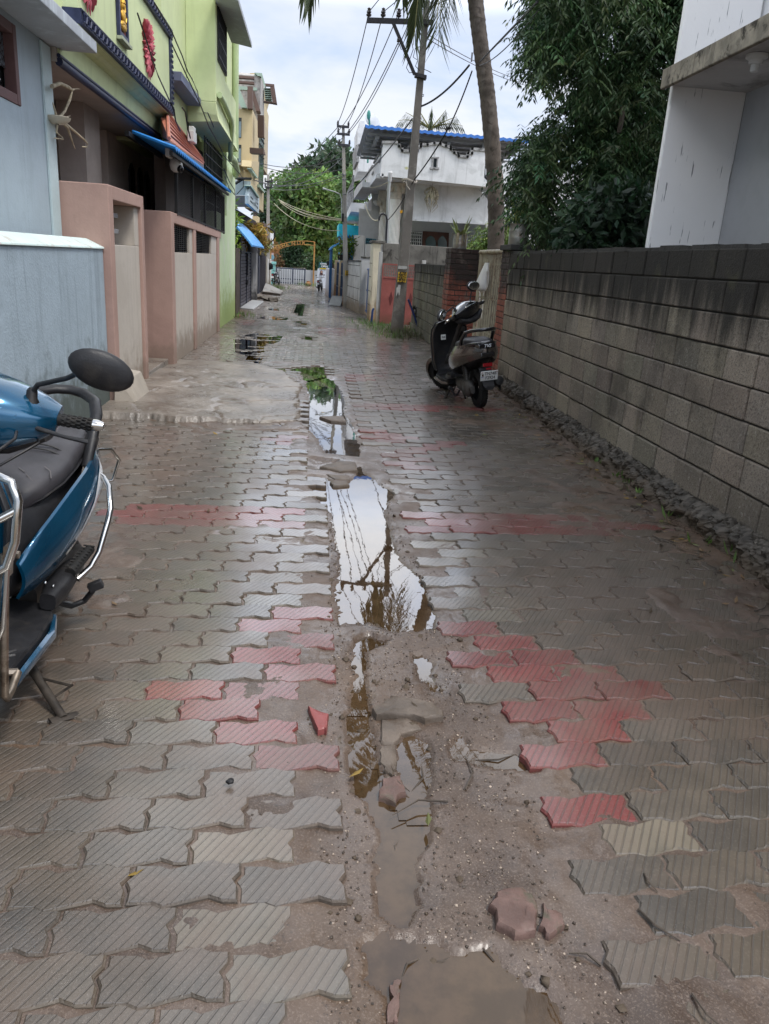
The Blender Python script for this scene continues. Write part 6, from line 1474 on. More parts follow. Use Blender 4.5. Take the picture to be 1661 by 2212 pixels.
def rand_in_poly(poly, n, rng):
    xs, ys = zip(*poly); out = np.zeros((0, 2))
    while len(out) < n:
        p = rng.uniform((min(xs), min(ys)), (max(xs), max(ys)), (4*n, 2)); out = np.concatenate([out, p[pdist(p[:, 0], p[:, 1], poly) < 0]])
    return out[:n]
def pinnate(centers, rng, per, spread, rl, col, nl=6, ll=.075, lw=.022):
    """drooping compound leaves around twig centres"""
    C = np.repeat(centers, per, 0); n = len(C)
    off = rng.normal(0, 1, (n, 3))*spread
    base = C+off
    az = rng.random(n)*2*np.pi; el = rng.normal(-.35, .45, n)
    d = np.stack([np.cos(az)*np.cos(el), np.sin(az)*np.cos(el), np.sin(el)], 1)
    B, D, S, Lx, Wx, K = [], [], [], [], [], []
    up = np.array([0, 0, 1.])
    sd = unit(np.cross(d, up)); kk = np.array(col)*(.62+.75*rng.random((n, 1)))*(1+.15*rng.normal(size=(n, 3))*np.array([1, .5, .6]))
    r = rl*(.7+.5*rng.random(n))
    for j in range(nl):
        u = (j+.8)/nl
        p = base+d*(r*u)[:, None]-up*(.35*r*u*u)[:, None]
        for s in (-1, 1):
            dd = unit(d*.55+sd*s*.8-up*(.35+.5*u)+rng.normal(0, .12, (n, 3)))
            B.append(p); D.append(dd); S.append(unit(np.cross(dd, up+rng.normal(0, .35, (n, 3))))); Lx.append(ll*(1.15-.35*abs(u-.5))*(.8+.4*rng.random(n))); Wx.append(lw*(.8+.4*rng.random(n))); K.append(kk)
    return [np.concatenate(q) for q in (B, D, S, Lx, Wx, K)]
def blob_leaves(centers, rad, per, rng, L, W, col, droop=.3):
    C = np.repeat(centers, per, 0); R_ = np.repeat(rad, per); n = len(C)
    d = unit(rng.normal(0, 1, (n, 3))); rr = R_*(.45+.6*rng.random(n)**.5)
    base = C+d*rr[:, None]*np.array([1, 1, .8])
    dd = unit(d*.7+rng.normal(0, .6, (n, 3))-np.array([0, 0, droop])); sd = unit(np.cross(dd, rng.normal(0, 1, (n, 3))))
    ctone = np.repeat(.65+.7*rng.random(len(centers)), per)
    k = np.array(col)*(ctone*(.75+.5*rng.random(n)))[:, None]*(1+.1*rng.normal(size=(n, 3)))
    return base, dd, sd, L*(.7+.6*rng.random(n)), W*(.7+.6*rng.random(n)), np.clip(k, .004, 1)
M_BARK = pmat('neem_bark', (.075, .06, .048), .9, var=.3, vs=8, bump=(.7, 25))
rt = np.random.default_rng(77)
def limbs(mb, root, tips, r0, rng, mid=.45):
    root = np.array(root, float)
    for t in tips:
        t = np.array(t, float); m1 = lerp(root, t, .35)+rng.normal(0, .12, 3); m2 = lerp(root, t, .7)+rng.normal(0, .12, 3)+[0, 0, .1]
        mb.tube([root, m1, m2, t], [r0, r0*.7, r0*.45, r0*.14], 7)
# ---- neem tree behind the wall
neem_poly = [c7(*p) for p in ((220, -420), (180, -100), (150, 100), (140, 250), (170, 330), (170, 400), (200, 440), (270, 440), (370, 430), (420, 560), (330, 650), (280, 740), (190, 850), (150, 960), (90, 1030), (50, 1130), (60, 1300), (110, 1400), (170, 1480), (260, 1560), (600, 1600), (1000, 1600), (1350, 900), (1500, -420))]
hole = [[c7(*p) for p in q] for q in (((520, 20), (650, -10), (730, 90), (700, 180), (560, 170)), ((610, 180), (700, 190), (690, 300), (620, 330)), ((345, 380), (430, 385), (430, 440), (360, 450)), ((870, 340), (930, 330), (920, 440), (880, 430)), ((340, 1040), (420, 1050), (400, 1180), (330, 1120)), ((230, 1180), (330, 1230), (300, 1330), (240, 1280)), ((330, 1330), (430, 1350), (420, 1400), (340, 1420)), ((370, 810), (440, 820), (430, 880), (380, 870)))]
nt = thing('neem_tree', 'large dark neem tree with drooping feathery leaves behind the block wall', 'tree', (5.0, 12.2, 0))
px = rand_in_poly(neem_poly, 2500, rt); ok = np.ones(len(px), bool)
for hp_ in hole: ok &= ~((pdist(px[:, 0], px[:, 1], hp_) < 16) & (rt.random(len(px)) < .95))
px = px[ok]
big = fbm(px[:, 0]*.012+3, px[:, 1]*.012, 3); keepm = big > .30+.1*rt.random(len(px)); px = px[keepm]
Yd = 10.2+4.2*rt.random(len(px))**1.0
cen = np.stack([pY(p, y) for p, y in zip(px, Yd)])
lv = pinnate(cen, rt, 6, .13, .30, (.034, .072, .030), nl=5, ll=.092, lw=.027)
sel = rt.choice(len(cen), 420, replace=False); front = cen[sel]*.93+np.array([0, 0, .10]); lv2 = pinnate(front, rt, 8, .11, .34, (.058, .100, .040), nl=6, ll=.10, lw=.026)
leaf_mesh('crown', *[np.concatenate(q) for q in zip(lv, lv2)], nt)
b = MB(); b.tube([(5.0, 12.2, -.1), (4.95, 12.2, 1.2), (5.05, 12.25, 2.4), (5.0, 12.2, 3.2)], [.19, .16, .15, .14], 10)
limbs(b, (5.0, 12.2, 3.0), [pY(c7(*p), y) for p, y in (((150, 200), 11.5), ((420, 60), 12.5), ((300, 700), 11.2), ((760, 100), 13), ((900, 500), 12.5), ((720, 850), 11.6), ((550, -300), 12.5), ((130, 1000), 12))], .09, rt)
b.tube([pY(c7(*p), 10.0) for p in ((690, 860), (705, 780), (718, 690))], .03, 6); b.tube([pY(c7(*p), 12.5) for p in ((175, 1600), (215, 1520), (235, 1440), (225, 1330))], [.07, .06, .05, .02], 7)
b.build('trunk', M_BARK, nt, smooth=60)
# ---- glossy dark shrub under it
bp = [c7(*p) for p in ((420, 1400), (470, 1320), (600, 1250), (700, 1230), (860, 1260), (900, 1400), (870, 1620), (360, 1620), (330, 1540))]
px = rand_in_poly(bp, 260, rt); cen = np.stack([pY(p, y) for p, y in zip(px, 8.3+1.4*rt.random(len(px)))])
sb = thing('broadleaf_shrub', 'dark glossy broad leaved shrub in front of the neem tree beside the white house', 'shrub', (4.2, 8.9, 0))
leaf_mesh('foliage', *blob_leaves(cen, np.full(len(cen), .16), 16, rt, .13, .052, (.022, .046, .022)), sb)
b = MB(); limbs(b, (4.25, 8.9, 0), [cen[i] for i in range(0, 60, 6)], .03, rt); b.build('stem', M_BARK, sb, smooth=60)
# ---- pale bush beside the palm foot
bp = [c4(*p) for p in ((1180, 1110), (1215, 1050), (1260, 1010), (1310, 1000), (1440, 870), (1470, 900), (1420, 1000), (1400, 1110))]
px = rand_in_poly(bp, 150, rt); cen = np.stack([pY(p, y) for p, y in zip(px, 16.8+.8*rt.random(len(px)))])
sb = thing('curry_leaf_bush', 'yellow green feathery bush around the foot of the palm trunk', 'shrub', (3.9, 17, 0))
leaf_mesh('foliage', *pinnate(cen, rt, 5, .12, .26, (.14, .21, .045), nl=5, ll=.075, lw=.028), sb)
b = MB(); limbs(b, (3.9, 17.1, 0), [cen[i] for i in range(0, 40, 6)], .03, rt); b.build('stem', M_BARK, sb, smooth=60)
# ---- trees beyond the end of the lane
def far_tree(name, label, poly, cf, Y0_, Y1_, nb, per, L, W, col, trunk, rad, cat='tree', stuffed=False):
    pp = [cf(*p) for p in poly]; px = rand_in_poly(pp, nb, rt)
    cen = np.stack([pY(p, y) for p, y in zip(px, rt.uniform(Y0_, Y1_, len(px)))])
    t = thing(name, label, cat, (trunk[0], trunk[1], 0), 'trees and shrubs beyond the end gate')
    leaf_mesh('crown', *blob_leaves(cen, rad*(.6+.7*rt.random(len(cen))), per, rt, L, W, col), t)
    b = MB(); top = cen[:, 2].max(); zb = cen[:, 2].min()
    b.tube([(trunk[0], trunk[1], -.1), (trunk[0]+.1, trunk[1], zb+.5), (trunk[0], trunk[1], lerp(zb, top, .4))], [.22*rad, .18*rad, .10*rad], 8)
    limbs(b, (trunk[0]+.08, trunk[1], zb+.4*rad), [cen[i] for i in range(0, min(len(cen), 48), 6)], .09*rad, rt); b.build('trunk', M_BARK, t, smooth=60)
far_tree('tall_tree', 'tall dark green tree rising above the other far trees near the second pole', [(800, 830), (870, 850), (940, 860), (1010, 880), (1050, 980), (1000, 1060), (940, 1100), (800, 1080), (690, 1060), (610, 1010), (700, 920), (760, 940), (820, 930)], c3, 66, 72, 70, 70, .55, .28, (.050, .085, .045), (2.6, 69), 1.25)
far_tree('bright_tree', 'broad yellow green tree filling the end of the lane', [(640, 1110), (720, 1065), (800, 1062), (820, 1070), (900, 1130), (960, 1180), (960, 1400), (930, 1560), (850, 1690), (760, 1640), (700, 1560), (650, 1420), (620, 1250)], c3, 50, 57, 120, 75, .34, .20, (.15, .24, .06), (1.2, 54), .95)
far_tree('mid_green_tree', 'mid green leafy tree left of the broad yellow green tree', [(450, 1110), (520, 1035), (640, 1015), (690, 1070), (650, 1250), (650, 1450), (700, 1570), (600, 1560), (440, 1480), (420, 1440), (440, 1380), (450, 1250)], c3, 51, 58, 95, 75, .34, .20, (.095, .17, .05), (-1.6, 55), .9)
far_tree('dark_tree', 'dark tree showing just right of the third pole', [(312, 1180), (420, 1170), (445, 1260), (440, 1400), (380, 1395), (350, 1330), (312, 1300)], c3, 56, 62, 40, 60, .36, .2, (.04, .075, .04), (-4.4, 59), .9)
far_tree('side_tree', 'light green tree between the second pole and the white balcony', [(985, 1090), (1060, 1000), (1100, 1050), (1060, 1160), (1010, 1230), (1000, 1380), (985, 1380)], c3, 46, 50, 45, 60, .3, .17, (.11, .19, .06), (3.6, 48), .7)
far_tree('conical_shrub', 'dense dark conical shrub behind the barred gate', [(500, 1600), (540, 1560), (580, 1620), (600, 1690), (595, 1745), (465, 1745), (470, 1670)], c3, 50, 51.5, 50, 60, .2, .11, (.028, .058, .026), (-1.1, 50.7), .42, 'shrub')
far_tree('young_tree', 'thin young tree with sparse leaves right of the barred gate', [(640, 1690), (690, 1650), (740, 1690), (740, 1760), (650, 1765)], c3, 47.5, 48.5, 18, 40, .2, .10, (.05, .09, .035), (.05, 48), .3)
far_tree('brown_bush', 'reddish brown bush in front of the orange brick building', [(395, 1690), (440, 1670), (450, 1740), (395, 1745)], c3, 49, 50, 14, 40, .2, .10, (.12, .075, .035), (-2.3, 49.5), .35, 'shrub')

# ---- coconut palm
ptrunk = [(1071, 560), (1072, 480), (1070, 400), (1063, 310), (1053, 210), (1043, 130), (1033, 50), (1026, -10)]
base = np.array([pY(p, 16.0) for p in ptrunk]); ext = [base[-1]+(base[-1]-base[-3])*k*.55 for k in (1, 2, 3, 4)]
path = [np.array([base[0][0]+.01, 16.0, -.1])]+list(base)+ext
pm = thing('coconut_palm', 'tall ringed coconut palm trunk leaning beside the near pole', 'palm', (path[0][0], 16, 0))
fine = []
for i in range(len(path)-1):
    for k in range(14): fine.append(lerp(path[i], path[i+1], k/14))
fine.append(path[-1]); n = 18; rings = []
L_ = 0
for i, p in enumerate(fine):
    if i: L_ += np.linalg.norm(p-fine[i-1])
    r = lerp(.175, .125, min(1, p[2]/9))*(1+.35*math.exp(-p[2]/.35)); ph = (L_/.135) % 1
    r *= 1+.085*(1-ph)**2
    rings.append([(p[0]+r*math.cos(a)*(1+.025*math.sin(3*a+L_*3)), p[1]+r*math.sin(a), p[2]+.018*math.sin(2*a+L_*2.1)) for a in [2*math.pi*k/n for k in range(n)]])
b = MB(); b.loft(rings); b.build('trunk', pmat('palm_bark', (.115, .095, .080), .85, var=.35, vs=4, streak=((.22, .20, .18), .3), dirt=((.045, .036, .03), .7, 9), bump=(.8, 35)), pm, smooth=30)
crown = np.array(path[-1]); rp = np.random.default_rng(8)
def frond(tip, lift, nl=105, lw=.06, ll=.75, parent=pm, crown=crown, mat_=M_LEAF, r=.03):
    tip = np.array(tip, float); c1_ = crown+(tip-crown)*np.array([.55, .55, 0])+[0, 0, lift]
    P = np.array([(1-u)**2*crown+2*u*(1-u)*c1_+u*u*tip for u in np.linspace(0, 1, 26)])
    mb = MB(); mb.tube(list(P), [r*(1-.8*i/25) for i in range(26)], 6); fr = mb.build('frond', pmat_rachis, parent, smooth=60)
    B, D, S, L2, W2, K = [], [], [], [], [], []
    for j in range(nl):
        u = .16+.83*j/nl; k = min(24, int(u*25)); p = lerp(P[k], P[k+1], u*25-k); t = P[k+1]-P[k]; t = t/np.linalg.norm(t)
        sd = np.cross(t, [0, 0, 1]); sd = sd/(np.linalg.norm(sd)+1e-9)
        for s in (-1, 1):
            d = t*.45+sd*s*.55+np.array([0, 0, -.75-.2*rp.random()])+rp.normal(0, .08, 3); d = d/np.linalg.norm(d)
            B.append(p); D.append(d); S.append(np.cross(d, t)/np.linalg.norm(np.cross(d, t))); L2.append(ll*math.sin(math.pi*min(1, .25+.7*(1-u)))*(.9+.3*rp.random())); W2.append(lw); K.append(np.array([.055, .075, .030])*(.7+.6*rp.random()))
    leaf_mesh('leaflets', *[np.array(q) for q in (B, D, S, L2, W2, K)], fr)
pmat_rachis = pmat('palm_rachis', (.20, .19, .07), .6)
for (p, Y, lift) in (((128, 60), 16.6, 2.6), ((95, -40), 15.6, 2.8), ((1000, 320), 15.6, 2.0), ((1070, 130), 16.4, 1.9), ((985, 230), 15.2, 1.9), ((835, 300), 15.4, 2.2), ((860, 150), 16.2, 2.0), ((760, -20), 16.6, 2.4), ((900, 30), 17.2, 1.8)):
    frond(pY(c9(*p), Y), lift)
for k in range(9):
    a = k*.7+.2; frond(crown+np.array([math.cos(a)*3.4, math.sin(a)*3.2, .3+.9*(k % 3)]), 1.4)
# second, distant palm peeking over the blue roof
fp = thing('distant_palm', 'distant palm with fronds just showing above the blue roof', 'palm', (6.2, 45, 0)); q = pY(c4(870, 215), 45)
b = MB(); b.tube([(q[0], 45, 0), (q[0], 45, q[2])], [.18, .14], 8); b.build('trunk', M_BARK, fp, smooth=50)
for k in range(7):
    a = math.pi*(.08+.84*k/6); frond(q+np.array([math.cos(a)*1.8, 0, math.sin(a)*1.1]), .5, 26, .07, .7, fp, q, r=.05)

# ---- aloe in tins
M_TIN = pmat('dull_tin', (.34, .33, .30), .45, metal=.55, var=.2, vs=7, dirt=((.22, .13, .08), .6, 7), streak=((.2, .17, .14), .6), bump=(.2, 30))
def aloe(label, c, r, h, nleaf, Lr, seed):
    rg = np.random.default_rng(seed); c = np.array(c, float)
    t = thing('aloe_planter', label, 'potted plant', c)
    b = MB(); b.lathe(c, [(r*.97, 0), (r, .01), (r, h*.33), (r*1.02, h*.34), (r, h*.36), (r, h*.66), (r*1.02, h*.67), (r, h*.69), (r, h-.01), (r*1.03, h), (r*.9, h-.012), (r*.9, h-.04)], 22); b.build('tin', M_TIN, t, smooth=30)
    b = MB()
    for k in range(nleaf):
        a = 2*math.pi*k/nleaf+rg.normal(0, .2); L = Lr*(.6+.5*rg.random()); tilt = rg.uniform(.25, 1.05); d = np.array([math.cos(a), math.sin(a), 0])
        P = [c+[0, 0, h-.03]+d*.03]
        for j in range(1, 6):
            u = j/5; P.append(P[0]+d*L*math.sin(tilt)*u+np.array([0, 0, L*(math.cos(tilt)*u-(.28*u*u if tilt > .8 else .05*u*u))]))
        b.tube(P, [.026, .030, .026, .019, .011, .002], 6, flat=.45)
    b.build('aloe_leaves', pmat('aloe_green', (.24, .30, .10), .45, var=.25, vs=12), t, smooth=60)
    b = MB()
    for k in range(6):
        a = rg.random()*6.28; d = np.array([math.cos(a), math.sin(a), 0]); P = [c+[0, 0, h]+d*r*.8, c+[0, 0, h+.03]+d*r*1.2, c+[0, 0, h*.5]+d*r*1.35, c+[0, 0, h*.1]+d*r*1.25]; b.tube(P, [.016, .014, .009, .002], 5, flat=.4)
    b.build('dry_leaves', pmat('aloe_dry', (.34, .29, .19), .7), t, smooth=60)
q = pY(c4(1085, 1100), 13.35); aloe('aloe plant in a dull tin on top of the brick pier', (q[0], 13.35, 1.842), .115, .215, 13, .42, 3)
q = pX(c4(1504, 1062), 2.74); aloe('larger aloe in a rusty tin on the slab of the narrow brick gate pillar', (2.735, 10.82, 1.882), .135, .27, 15, .47, 5)
# planters far left
def croton(label, c, r, h, col, n, L, seed, pots='cement'):
    rg = np.random.default_rng(seed); t = thing('potted_plant', label, 'potted plant', c); c = np.array(c, float)
    b = MB(); b.lathe(c, [(r*.8, 0), (r, h*.9), (r*1.08, h*.92), (r*1.08, h), (r*.9, h), (r*.88, h-.05)], 16); b.build('pot', pmat('pot_'+pots, (.26, .26, .27) if pots == 'cement' else (.03, .03, .03), .8, bump=(.3, 30)), t, smooth=35)
    cen = c+[0, 0, h+.1]+rg.normal(0, 1, (n, 3))*np.array([r*.9, r*.9, .16])+np.array([0, 0, .22])
    leaf_mesh('foliage', *blob_leaves(cen, np.full(n, .12), 18, rg, L, L*.32, col), t)
croton('yellow orange croton spilling over a grey pot on the cement pillar', (-2.12, 27.95, 1.585), .20, .30, (.36, .24, .05), 26, .22, 4)
croton('lime leaved plant in a small pot on the dark stub wall', (-2.1, 20.7, 1.665), .10, .10, (.22, .32, .05), 12, .14, 6)
croton('variegated plant on the wall top behind the grid gate', (-2.25, 33.4, 1.5), .22, .22, (.26, .20, .06), 22, .26, 9)
croton('spiky yellow green plant by the third pole', (-2.3, 37.2, 1.36), .15, .18, (.20, .20, .05), 12, .24, 10)
croton('leafy plant in a black pot hung on the blue grille gate pillar', (1.10, 28.1, 1.53), .13, .22, (.10, .18, .03), 16, .18, 12, 'black')
croton('pale fine leaved plant in a black pot beyond the second pole', (.98, 30.1, 1.53), .15, .2, (.18, .18, .06), 14, .15, 13, 'black')
croton('small green creeper plant beside the curved awning', (-2.3, 22.2, 2.1), .08, .08, (.12, .22, .03), 10, .15, 15)
# ================================================================= scooters and motorcycles
def S(s, l, h): return (l, -s, h)
def gloss(nm, col, rough=.18, metal=0.0, coat=.8, drops=True):
    t = NT(nm); t.pos(True)
    n = t.noise(9, 4)
    t.set('Base Color', t.mix(t.ramp(n, .3, .7), tuple(q*.9 for q in col), tuple(min(1, q*1.08) for q in col))); t.set('Metallic', metal)
    t.set('Roughness', rough); t.set('Coat Weight', coat); t.set('Coat Roughness', .05)
    if drops:
        v = t.new('ShaderNodeTexVoronoi'); v.inputs['Scale'].default_value = 55; t.l.new(t.pos(), v.inputs['Vector'])
        g = t.noise(7, 3); d = t.math('MULTIPLY', t.ramp(v.outputs['Distance'], .22, .10), t.ramp(g, .5, .6)); t.bump(d, .25, .004)
    return t.m
M_RUB = pmat('tyre_rubber', (.016, .016, .016), .75, var=.2, vs=20, dirt=((.06, .05, .04), .35, 14), bump=(.3, 80), obj=True)
M_BPL = pmat('black_grained_plastic', (.020, .020, .022), .42, var=.2, vs=12, dirt=((.075, .065, .055), .25, 9), bump=(.15, 220), obj=True)
M_CHR = NT('chrome'); M_CHR.set('Base Color', (.55, .54, .52)); M_CHR.set('Metallic', 1.0); M_CHR.set('Roughness', .16); M_CHR = M_CHR.m
M_RUSTCHR = pmat('worn_chrome', (.30, .25, .20), .35, metal=.85, var=.25, vs=22, dirt=((.12, .075, .045), .7, 24), obj=True)
M_ENG = pmat('oily_alloy', (.10, .095, .09), .5, metal=.6, var=.3, vs=10, dirt=((.045, .035, .028), .7, 9), obj=True)
def mat_seat():
    t = NT('worn_seat_vinyl'); t.pos(True)
    t.set('Base Color', t.mix(t.ramp(t.noise(6, 5), .3, .7), (.030, .029, .033), (.055, .052, .058))); t.set('Roughness', t.ramp(t.noise(9, 4), .3, .7, .42, .58)); t.set('Specular IOR Level', .45)
    t.bump(t.mix(.4, t.noise(260, 2), t.noise(14, 5)), .22, .006); return t.m
M_SEAT = mat_seat()
M_MIRR = NT('mirror_glass'); M_MIRR.set('Base Color', (.8, .82, .84)); M_MIRR.set('Metallic', 1.0); M_MIRR.set('Roughness', .03); M_MIRR = M_MIRR.m
M_REDL = NT('red_lens'); M_REDL.set('Base Color', (.25, .01, .015)); M_REDL.set('Roughness', .12); M_REDL = M_REDL.m
M_AMB = NT('amber_lens'); M_AMB.set('Base Color', (.6, .2, .02)); M_AMB.set('Roughness', .15); M_AMB = M_AMB.m
M_CLEAR = NT('lamp_lens'); M_CLEAR.set('Base Color', (.42, .45, .47)); M_CLEAR.set('Roughness', .05); M_CLEAR.set('Specular IOR Level', .9); M_CLEAR = M_CLEAR.m
M_PLATE = pmat('plate_white', (.66, .67, .66), .4, var=.03, obj=True)
M_DECW = pmat('white_decal', (.60, .62, .64), .3, var=.03, obj=True)

def wheel(root, s, r=.225, w=.05, rimr=.135, tilt=None):
    tw = MB(); prof = []
    for k in range(13):
        a = math.pi*(k/12); prof.append((rimr+(r-rimr)*(math.sin(a)**.55), w*math.cos(a)*(1.0 if 0 < k < 12 else .85)))
    tw.lathe(S(s, 0, r), prof, 40, axis=(1, 0, 0), cap=False)
    for k in range(44):
        a = 2*math.pi*k/44
        for sd in (-1, 1):
            c = Vector(S(s, sd*w*.45, r))+Vector((0, math.cos(a)*(r-.006), math.sin(a)*(r-.006)))
            tw.obox(c, (w*.62, .016, .011), Matrix.Rotation(a-math.pi/2, 3, 'X') @ Matrix.Rotation(.5*sd, 3, 'Z'))
    ty = tw.build('tyre', M_RUB, root, smooth=45, local=True)
    rm = MB(); rm.lathe(S(s, 0, r), [(rimr+.012, -w*.8), (rimr, -w*.7), (rimr*.9, -w*.25), (rimr*.9, w*.25), (rimr, w*.7), (rimr+.012, w*.8)], 36, axis=(1, 0, 0), cap=False)
    for k in range(5):
        a = 2*math.pi*k/5; d = Vector((0, math.cos(a), math.sin(a))); c = Vector(S(s, 0, r))
        rm.tube([c, c+d*rimr*.5, c+d*rimr*.95], [.026, .020, .016], 6)
    rm.lathe(S(s, 0, r), [(.05, -w*.9), (.06, -w*.6), (.06, w*.6), (.05, w*.9)], 18, axis=(1, 0, 0)); rm.build('rim', M_ENG, ty, smooth=40)
    return ty
def ell_ring(fn, n=20): return [fn(2*math.pi*k/n) for k in range(n)]
def sup(a, p):  # superellipse unit
    c, s_ = math.cos(a), math.sin(a); return math.copysign(abs(c)**p, c), math.copysign(abs(s_)**p, s_)
def loft_s(mb, secs, n=24, p=.7):
    """secs: (s, half width, bottom, top[, lateral centre])"""
    rings = []
    for q in secs:
        s, w, z0, z1 = q[:4]; c = q[4] if len(q) > 4 else 0
        rings.append([S(s, c+w*sup(2*math.pi*k/n, p)[0], (z0+z1)/2+(z1-z0)/2*sup(2*math.pi*k/n, p)[1]) for k in range(n)])
    mb.loft(rings); return mb
def scooter(label, paint, loc, heading, lean, steer, opt):
    root = thing('parked_scooter', label, 'scooter', loc, rot=(0, lean, heading))
    L = dict(local=True)
    # wheels
    wheel(root, -.62, .225, .052)
    # body: painted side shells over a black core
    b = MB(); loft_s(b, [(.00, .10, .30, .60), (-.10, .155, .31, .655), (-.30, .165, .36, .69), (-.55, .15, .43, .71), (-.80, .11, .55, .72), (-.92, .06, .62, .71)], 24, .75); b.build('core_body', M_BPL, root, smooth=60, local=True)
    for sd in (-1, 1):
        pb = MB(); rows = []
        prof = [(.015, .355, .49, .150), (-.06, .365, .555, .180), (-.16, .385, .61, .210), (-.30, .42, .67, .236), (-.45, .46, .71, .248), (-.62, .51, .735, .238), (-.78, .565, .745, .19), (-.92, .615, .735, .09), (-.96, .64, .72, .02)]
        for s, z0, z1, w in prof:
            r = []
            for k in range(10):
                u = k/9; z = lerp(z0, z1, u); bul = math.sin(math.pi*(.12+.80*u)); r.append(S(s, sd*(w*(.80+.22*bul)), z))
            for k in range(9, -1, -1):
                u = k/9; z = lerp(z0, z1, u); bul = math.sin(math.pi*(.12+.80*u)); r.append(S(s, sd*(w*(.80+.22*bul)-.012), z))
            rows.append(r)
        pb.loft(rows); sp_ = pb.build('side_panel', paint, root, smooth=50, local=True)
        if opt.get('stripe') and sd > 0:
            for (s0, z0), (s1, z1), wd in (((-.34, .505), (-.66, .700), .016),):
                m = MB(); rr = []
                for k in range(13):
                    u = k/12; s = lerp(s0, s1, u); z = lerp(z0, z1, u)+.015*math.sin(math.pi*u)
                    # panel half width at s,z
                    for (sa, a0, a1, wa), (sb_, b0, b1, wb) in zip(prof[:-1], prof[1:]):
                        if sb_ <= s <= sa:
                            t_ = (s-sa)/(sb_-sa); q0, q1, qw = lerp(a0, b0, t_), lerp(a1, b1, t_), lerp(wa, wb, t_); break
                    uu = (z-q0)/(q1-q0); f = lambda v: qw*(.80+.22*math.sin(math.pi*(.12+.80*v)))+.0025
                    dv = wd/(q1-q0)*(.4+.9*u)
                    rr.append([S(s, f(uu-dv), z-wd*(.4+.9*u)), S(s, f(uu+dv), z+wd*(.4+.9*u))])
                m.loft(rr, cap=False, closed=False); m.build('white_stripe', M_DECW, sp_, smooth=60, local=True)
    # seat
    b = MB(); loft_s(b, [(-.105, .055, .625, .665), (-.13, .095, .62, .70), (-.20, .130, .63, .735), (-.34, .160, .65, .762), (-.44, .165, .66, .778), (-.47, .163, .665, .80), (-.62, .155, .68, .815), (-.76, .135, .695, .815), (-.85, .095, .70, .80), (-.875, .05, .72, .775)], 28, .62)
    seat = b.build('seat', M_SEAT, root, smooth=60, local=True)
    b = MB()
    for ds in (0, .022): b.tube([S(-.42-ds-.02*abs(l)/.15, l, .787-.10*(abs(l)/.17)**4-.0+.013*(ds > 0)) for l in [x*.158/8 for x in range(-8, 9)]], .0035, 5)
    b.tube([S(s, w*1.005, h) for s, w, h in ((-.13, .085, .645), (-.20, .128, .665), (-.34, .160, .69), (-.50, .163, .71), (-.65, .152, .725), (-.78, .128, .735))], .005, 5)
    b.build('seat_piping', M_BPL, seat, smooth=60, local=True)
    # grab rail
    b = MB(); g = [(-.56, .185, .70), (-.62, .185, .80), (-.72, .170, .885), (-.84, .13, .915), (-.92, .06, .925), (-.94, 0, .928)]
    pth = [S(*q) for q in g]+[S(s, -l, h) for s, l, h in g[-2::-1]]
    b.tube(pth, [.022]*2+[.026]*7+[.022]*2, 8, flat=.75); b.tube([S(-.60, .18, .72), S(-.80, .15, .76), S(-.93, .06, .78), S(-.93, -.06, .78), S(-.80, -.15, .76), S(-.60, -.18, .72)], .02, 8)
    b.build('grab_rail', opt.get('rail', M_BPL), root, smooth=60, local=True)
    if opt.get('tail_deck'):
        b = MB(); b.prism([S(-.80, -.12, .735), S(-.80, .12, .735), S(-.955, .10, .725), S(-.955, -.10, .725)], (0, 0, .045)); td = b.build('tail_deck', gloss('tail_black', (.01, .01, .012), .12), root, bevel=.012, local=True)
        text('TVS', .05, M_DECW, S(-.956, .0, .75), Matrix(((1, 0, 0), (0, 0, -1), (0, 1, 0))) if False else Matrix(((-1, 0, 0), (0, 0, 1), (0, 1, 0))), None, 'lettering', .002, shear=.3, bold=.0015).parent = td
    # tail lamp, fender, plate
    b = MB(); b.obox(S(-.955, 0, .655), (.17, .03, .055)); b.build('tail_lamp', M_REDL if not opt.get('tail_deck') else gloss('tail_cover', (.012, .011, .012), .15), root, bevel=.014, local=True)
    b = MB(); b.prism([S(-.86, -.075, .50), S(-.86, .075, .50), S(-.985, .065, .30), S(-.985, -.065, .30)], (0, -.012, .004)); b.prism([S(-.985, -.065, .30), S(-.985, .065, .30), S(-.99, .035, .265), S(-.99, -.035, .265)], (0, .012, .0)); b.build('rear_mudguard', M_BPL, root, bevel=.006, local=True)
    b = MB(); b.obox(S(-.975, 0, .50), (.06, .012, .02)); b.obox(S(-.945, 0, .54), (.11, .02, .04)); b.build('reflector', M_REDL, root, bevel=.004, local=True)
    Rp = Matrix.Rotation(-.28, 3, 'X')
    b = MB(); b.obox(S(-.985, 0, .425), (.205, .010, .115), Rp); pt_ = b.build('number_plate', M_PLATE, root, bevel=.006, local=True)
    if opt.get('plate'):
        Rt = Rp @ Matrix(((-1, 0, 0), (0, 0, 1), (0, 1, 0)))
        for i, tx in enumerate(opt['plate']):
            v = Rp @ Vector((-.012, .0062, .026-.05*i)); text(tx, .052, M_BLK, Vector(S(-.985, 0, .425))+v, Rt, None, 'lettering', .0008, bold=.0002, xs=.9).parent = pt_
        v = Rp @ Vector((.082, .0062, -.012)); text('IND', .016, pmat('plate_blue', (.03, .06, .3), .5), Vector(S(-.985, 0, .425))+v, Rt, None, 'lettering', .0008).parent = pt_
        b = MB()
        for l, z in ((.088, .045), (-.088, .045)): v = Vector(S(-.985, 0, .425))+Rp @ Vector((l, .006, z)); b.ball(v, .006, 8, 6)
        b.build('plate_screw', M_REDL, pt_, local=True)
        b = MB(); v = Vector(S(-.985, 0, .425))+Rp @ Vector((.080, .0058, .012)); b.obox(v, (.022, .002, .026), Rp); b.build('hologram', M_CHR, pt_, local=True)
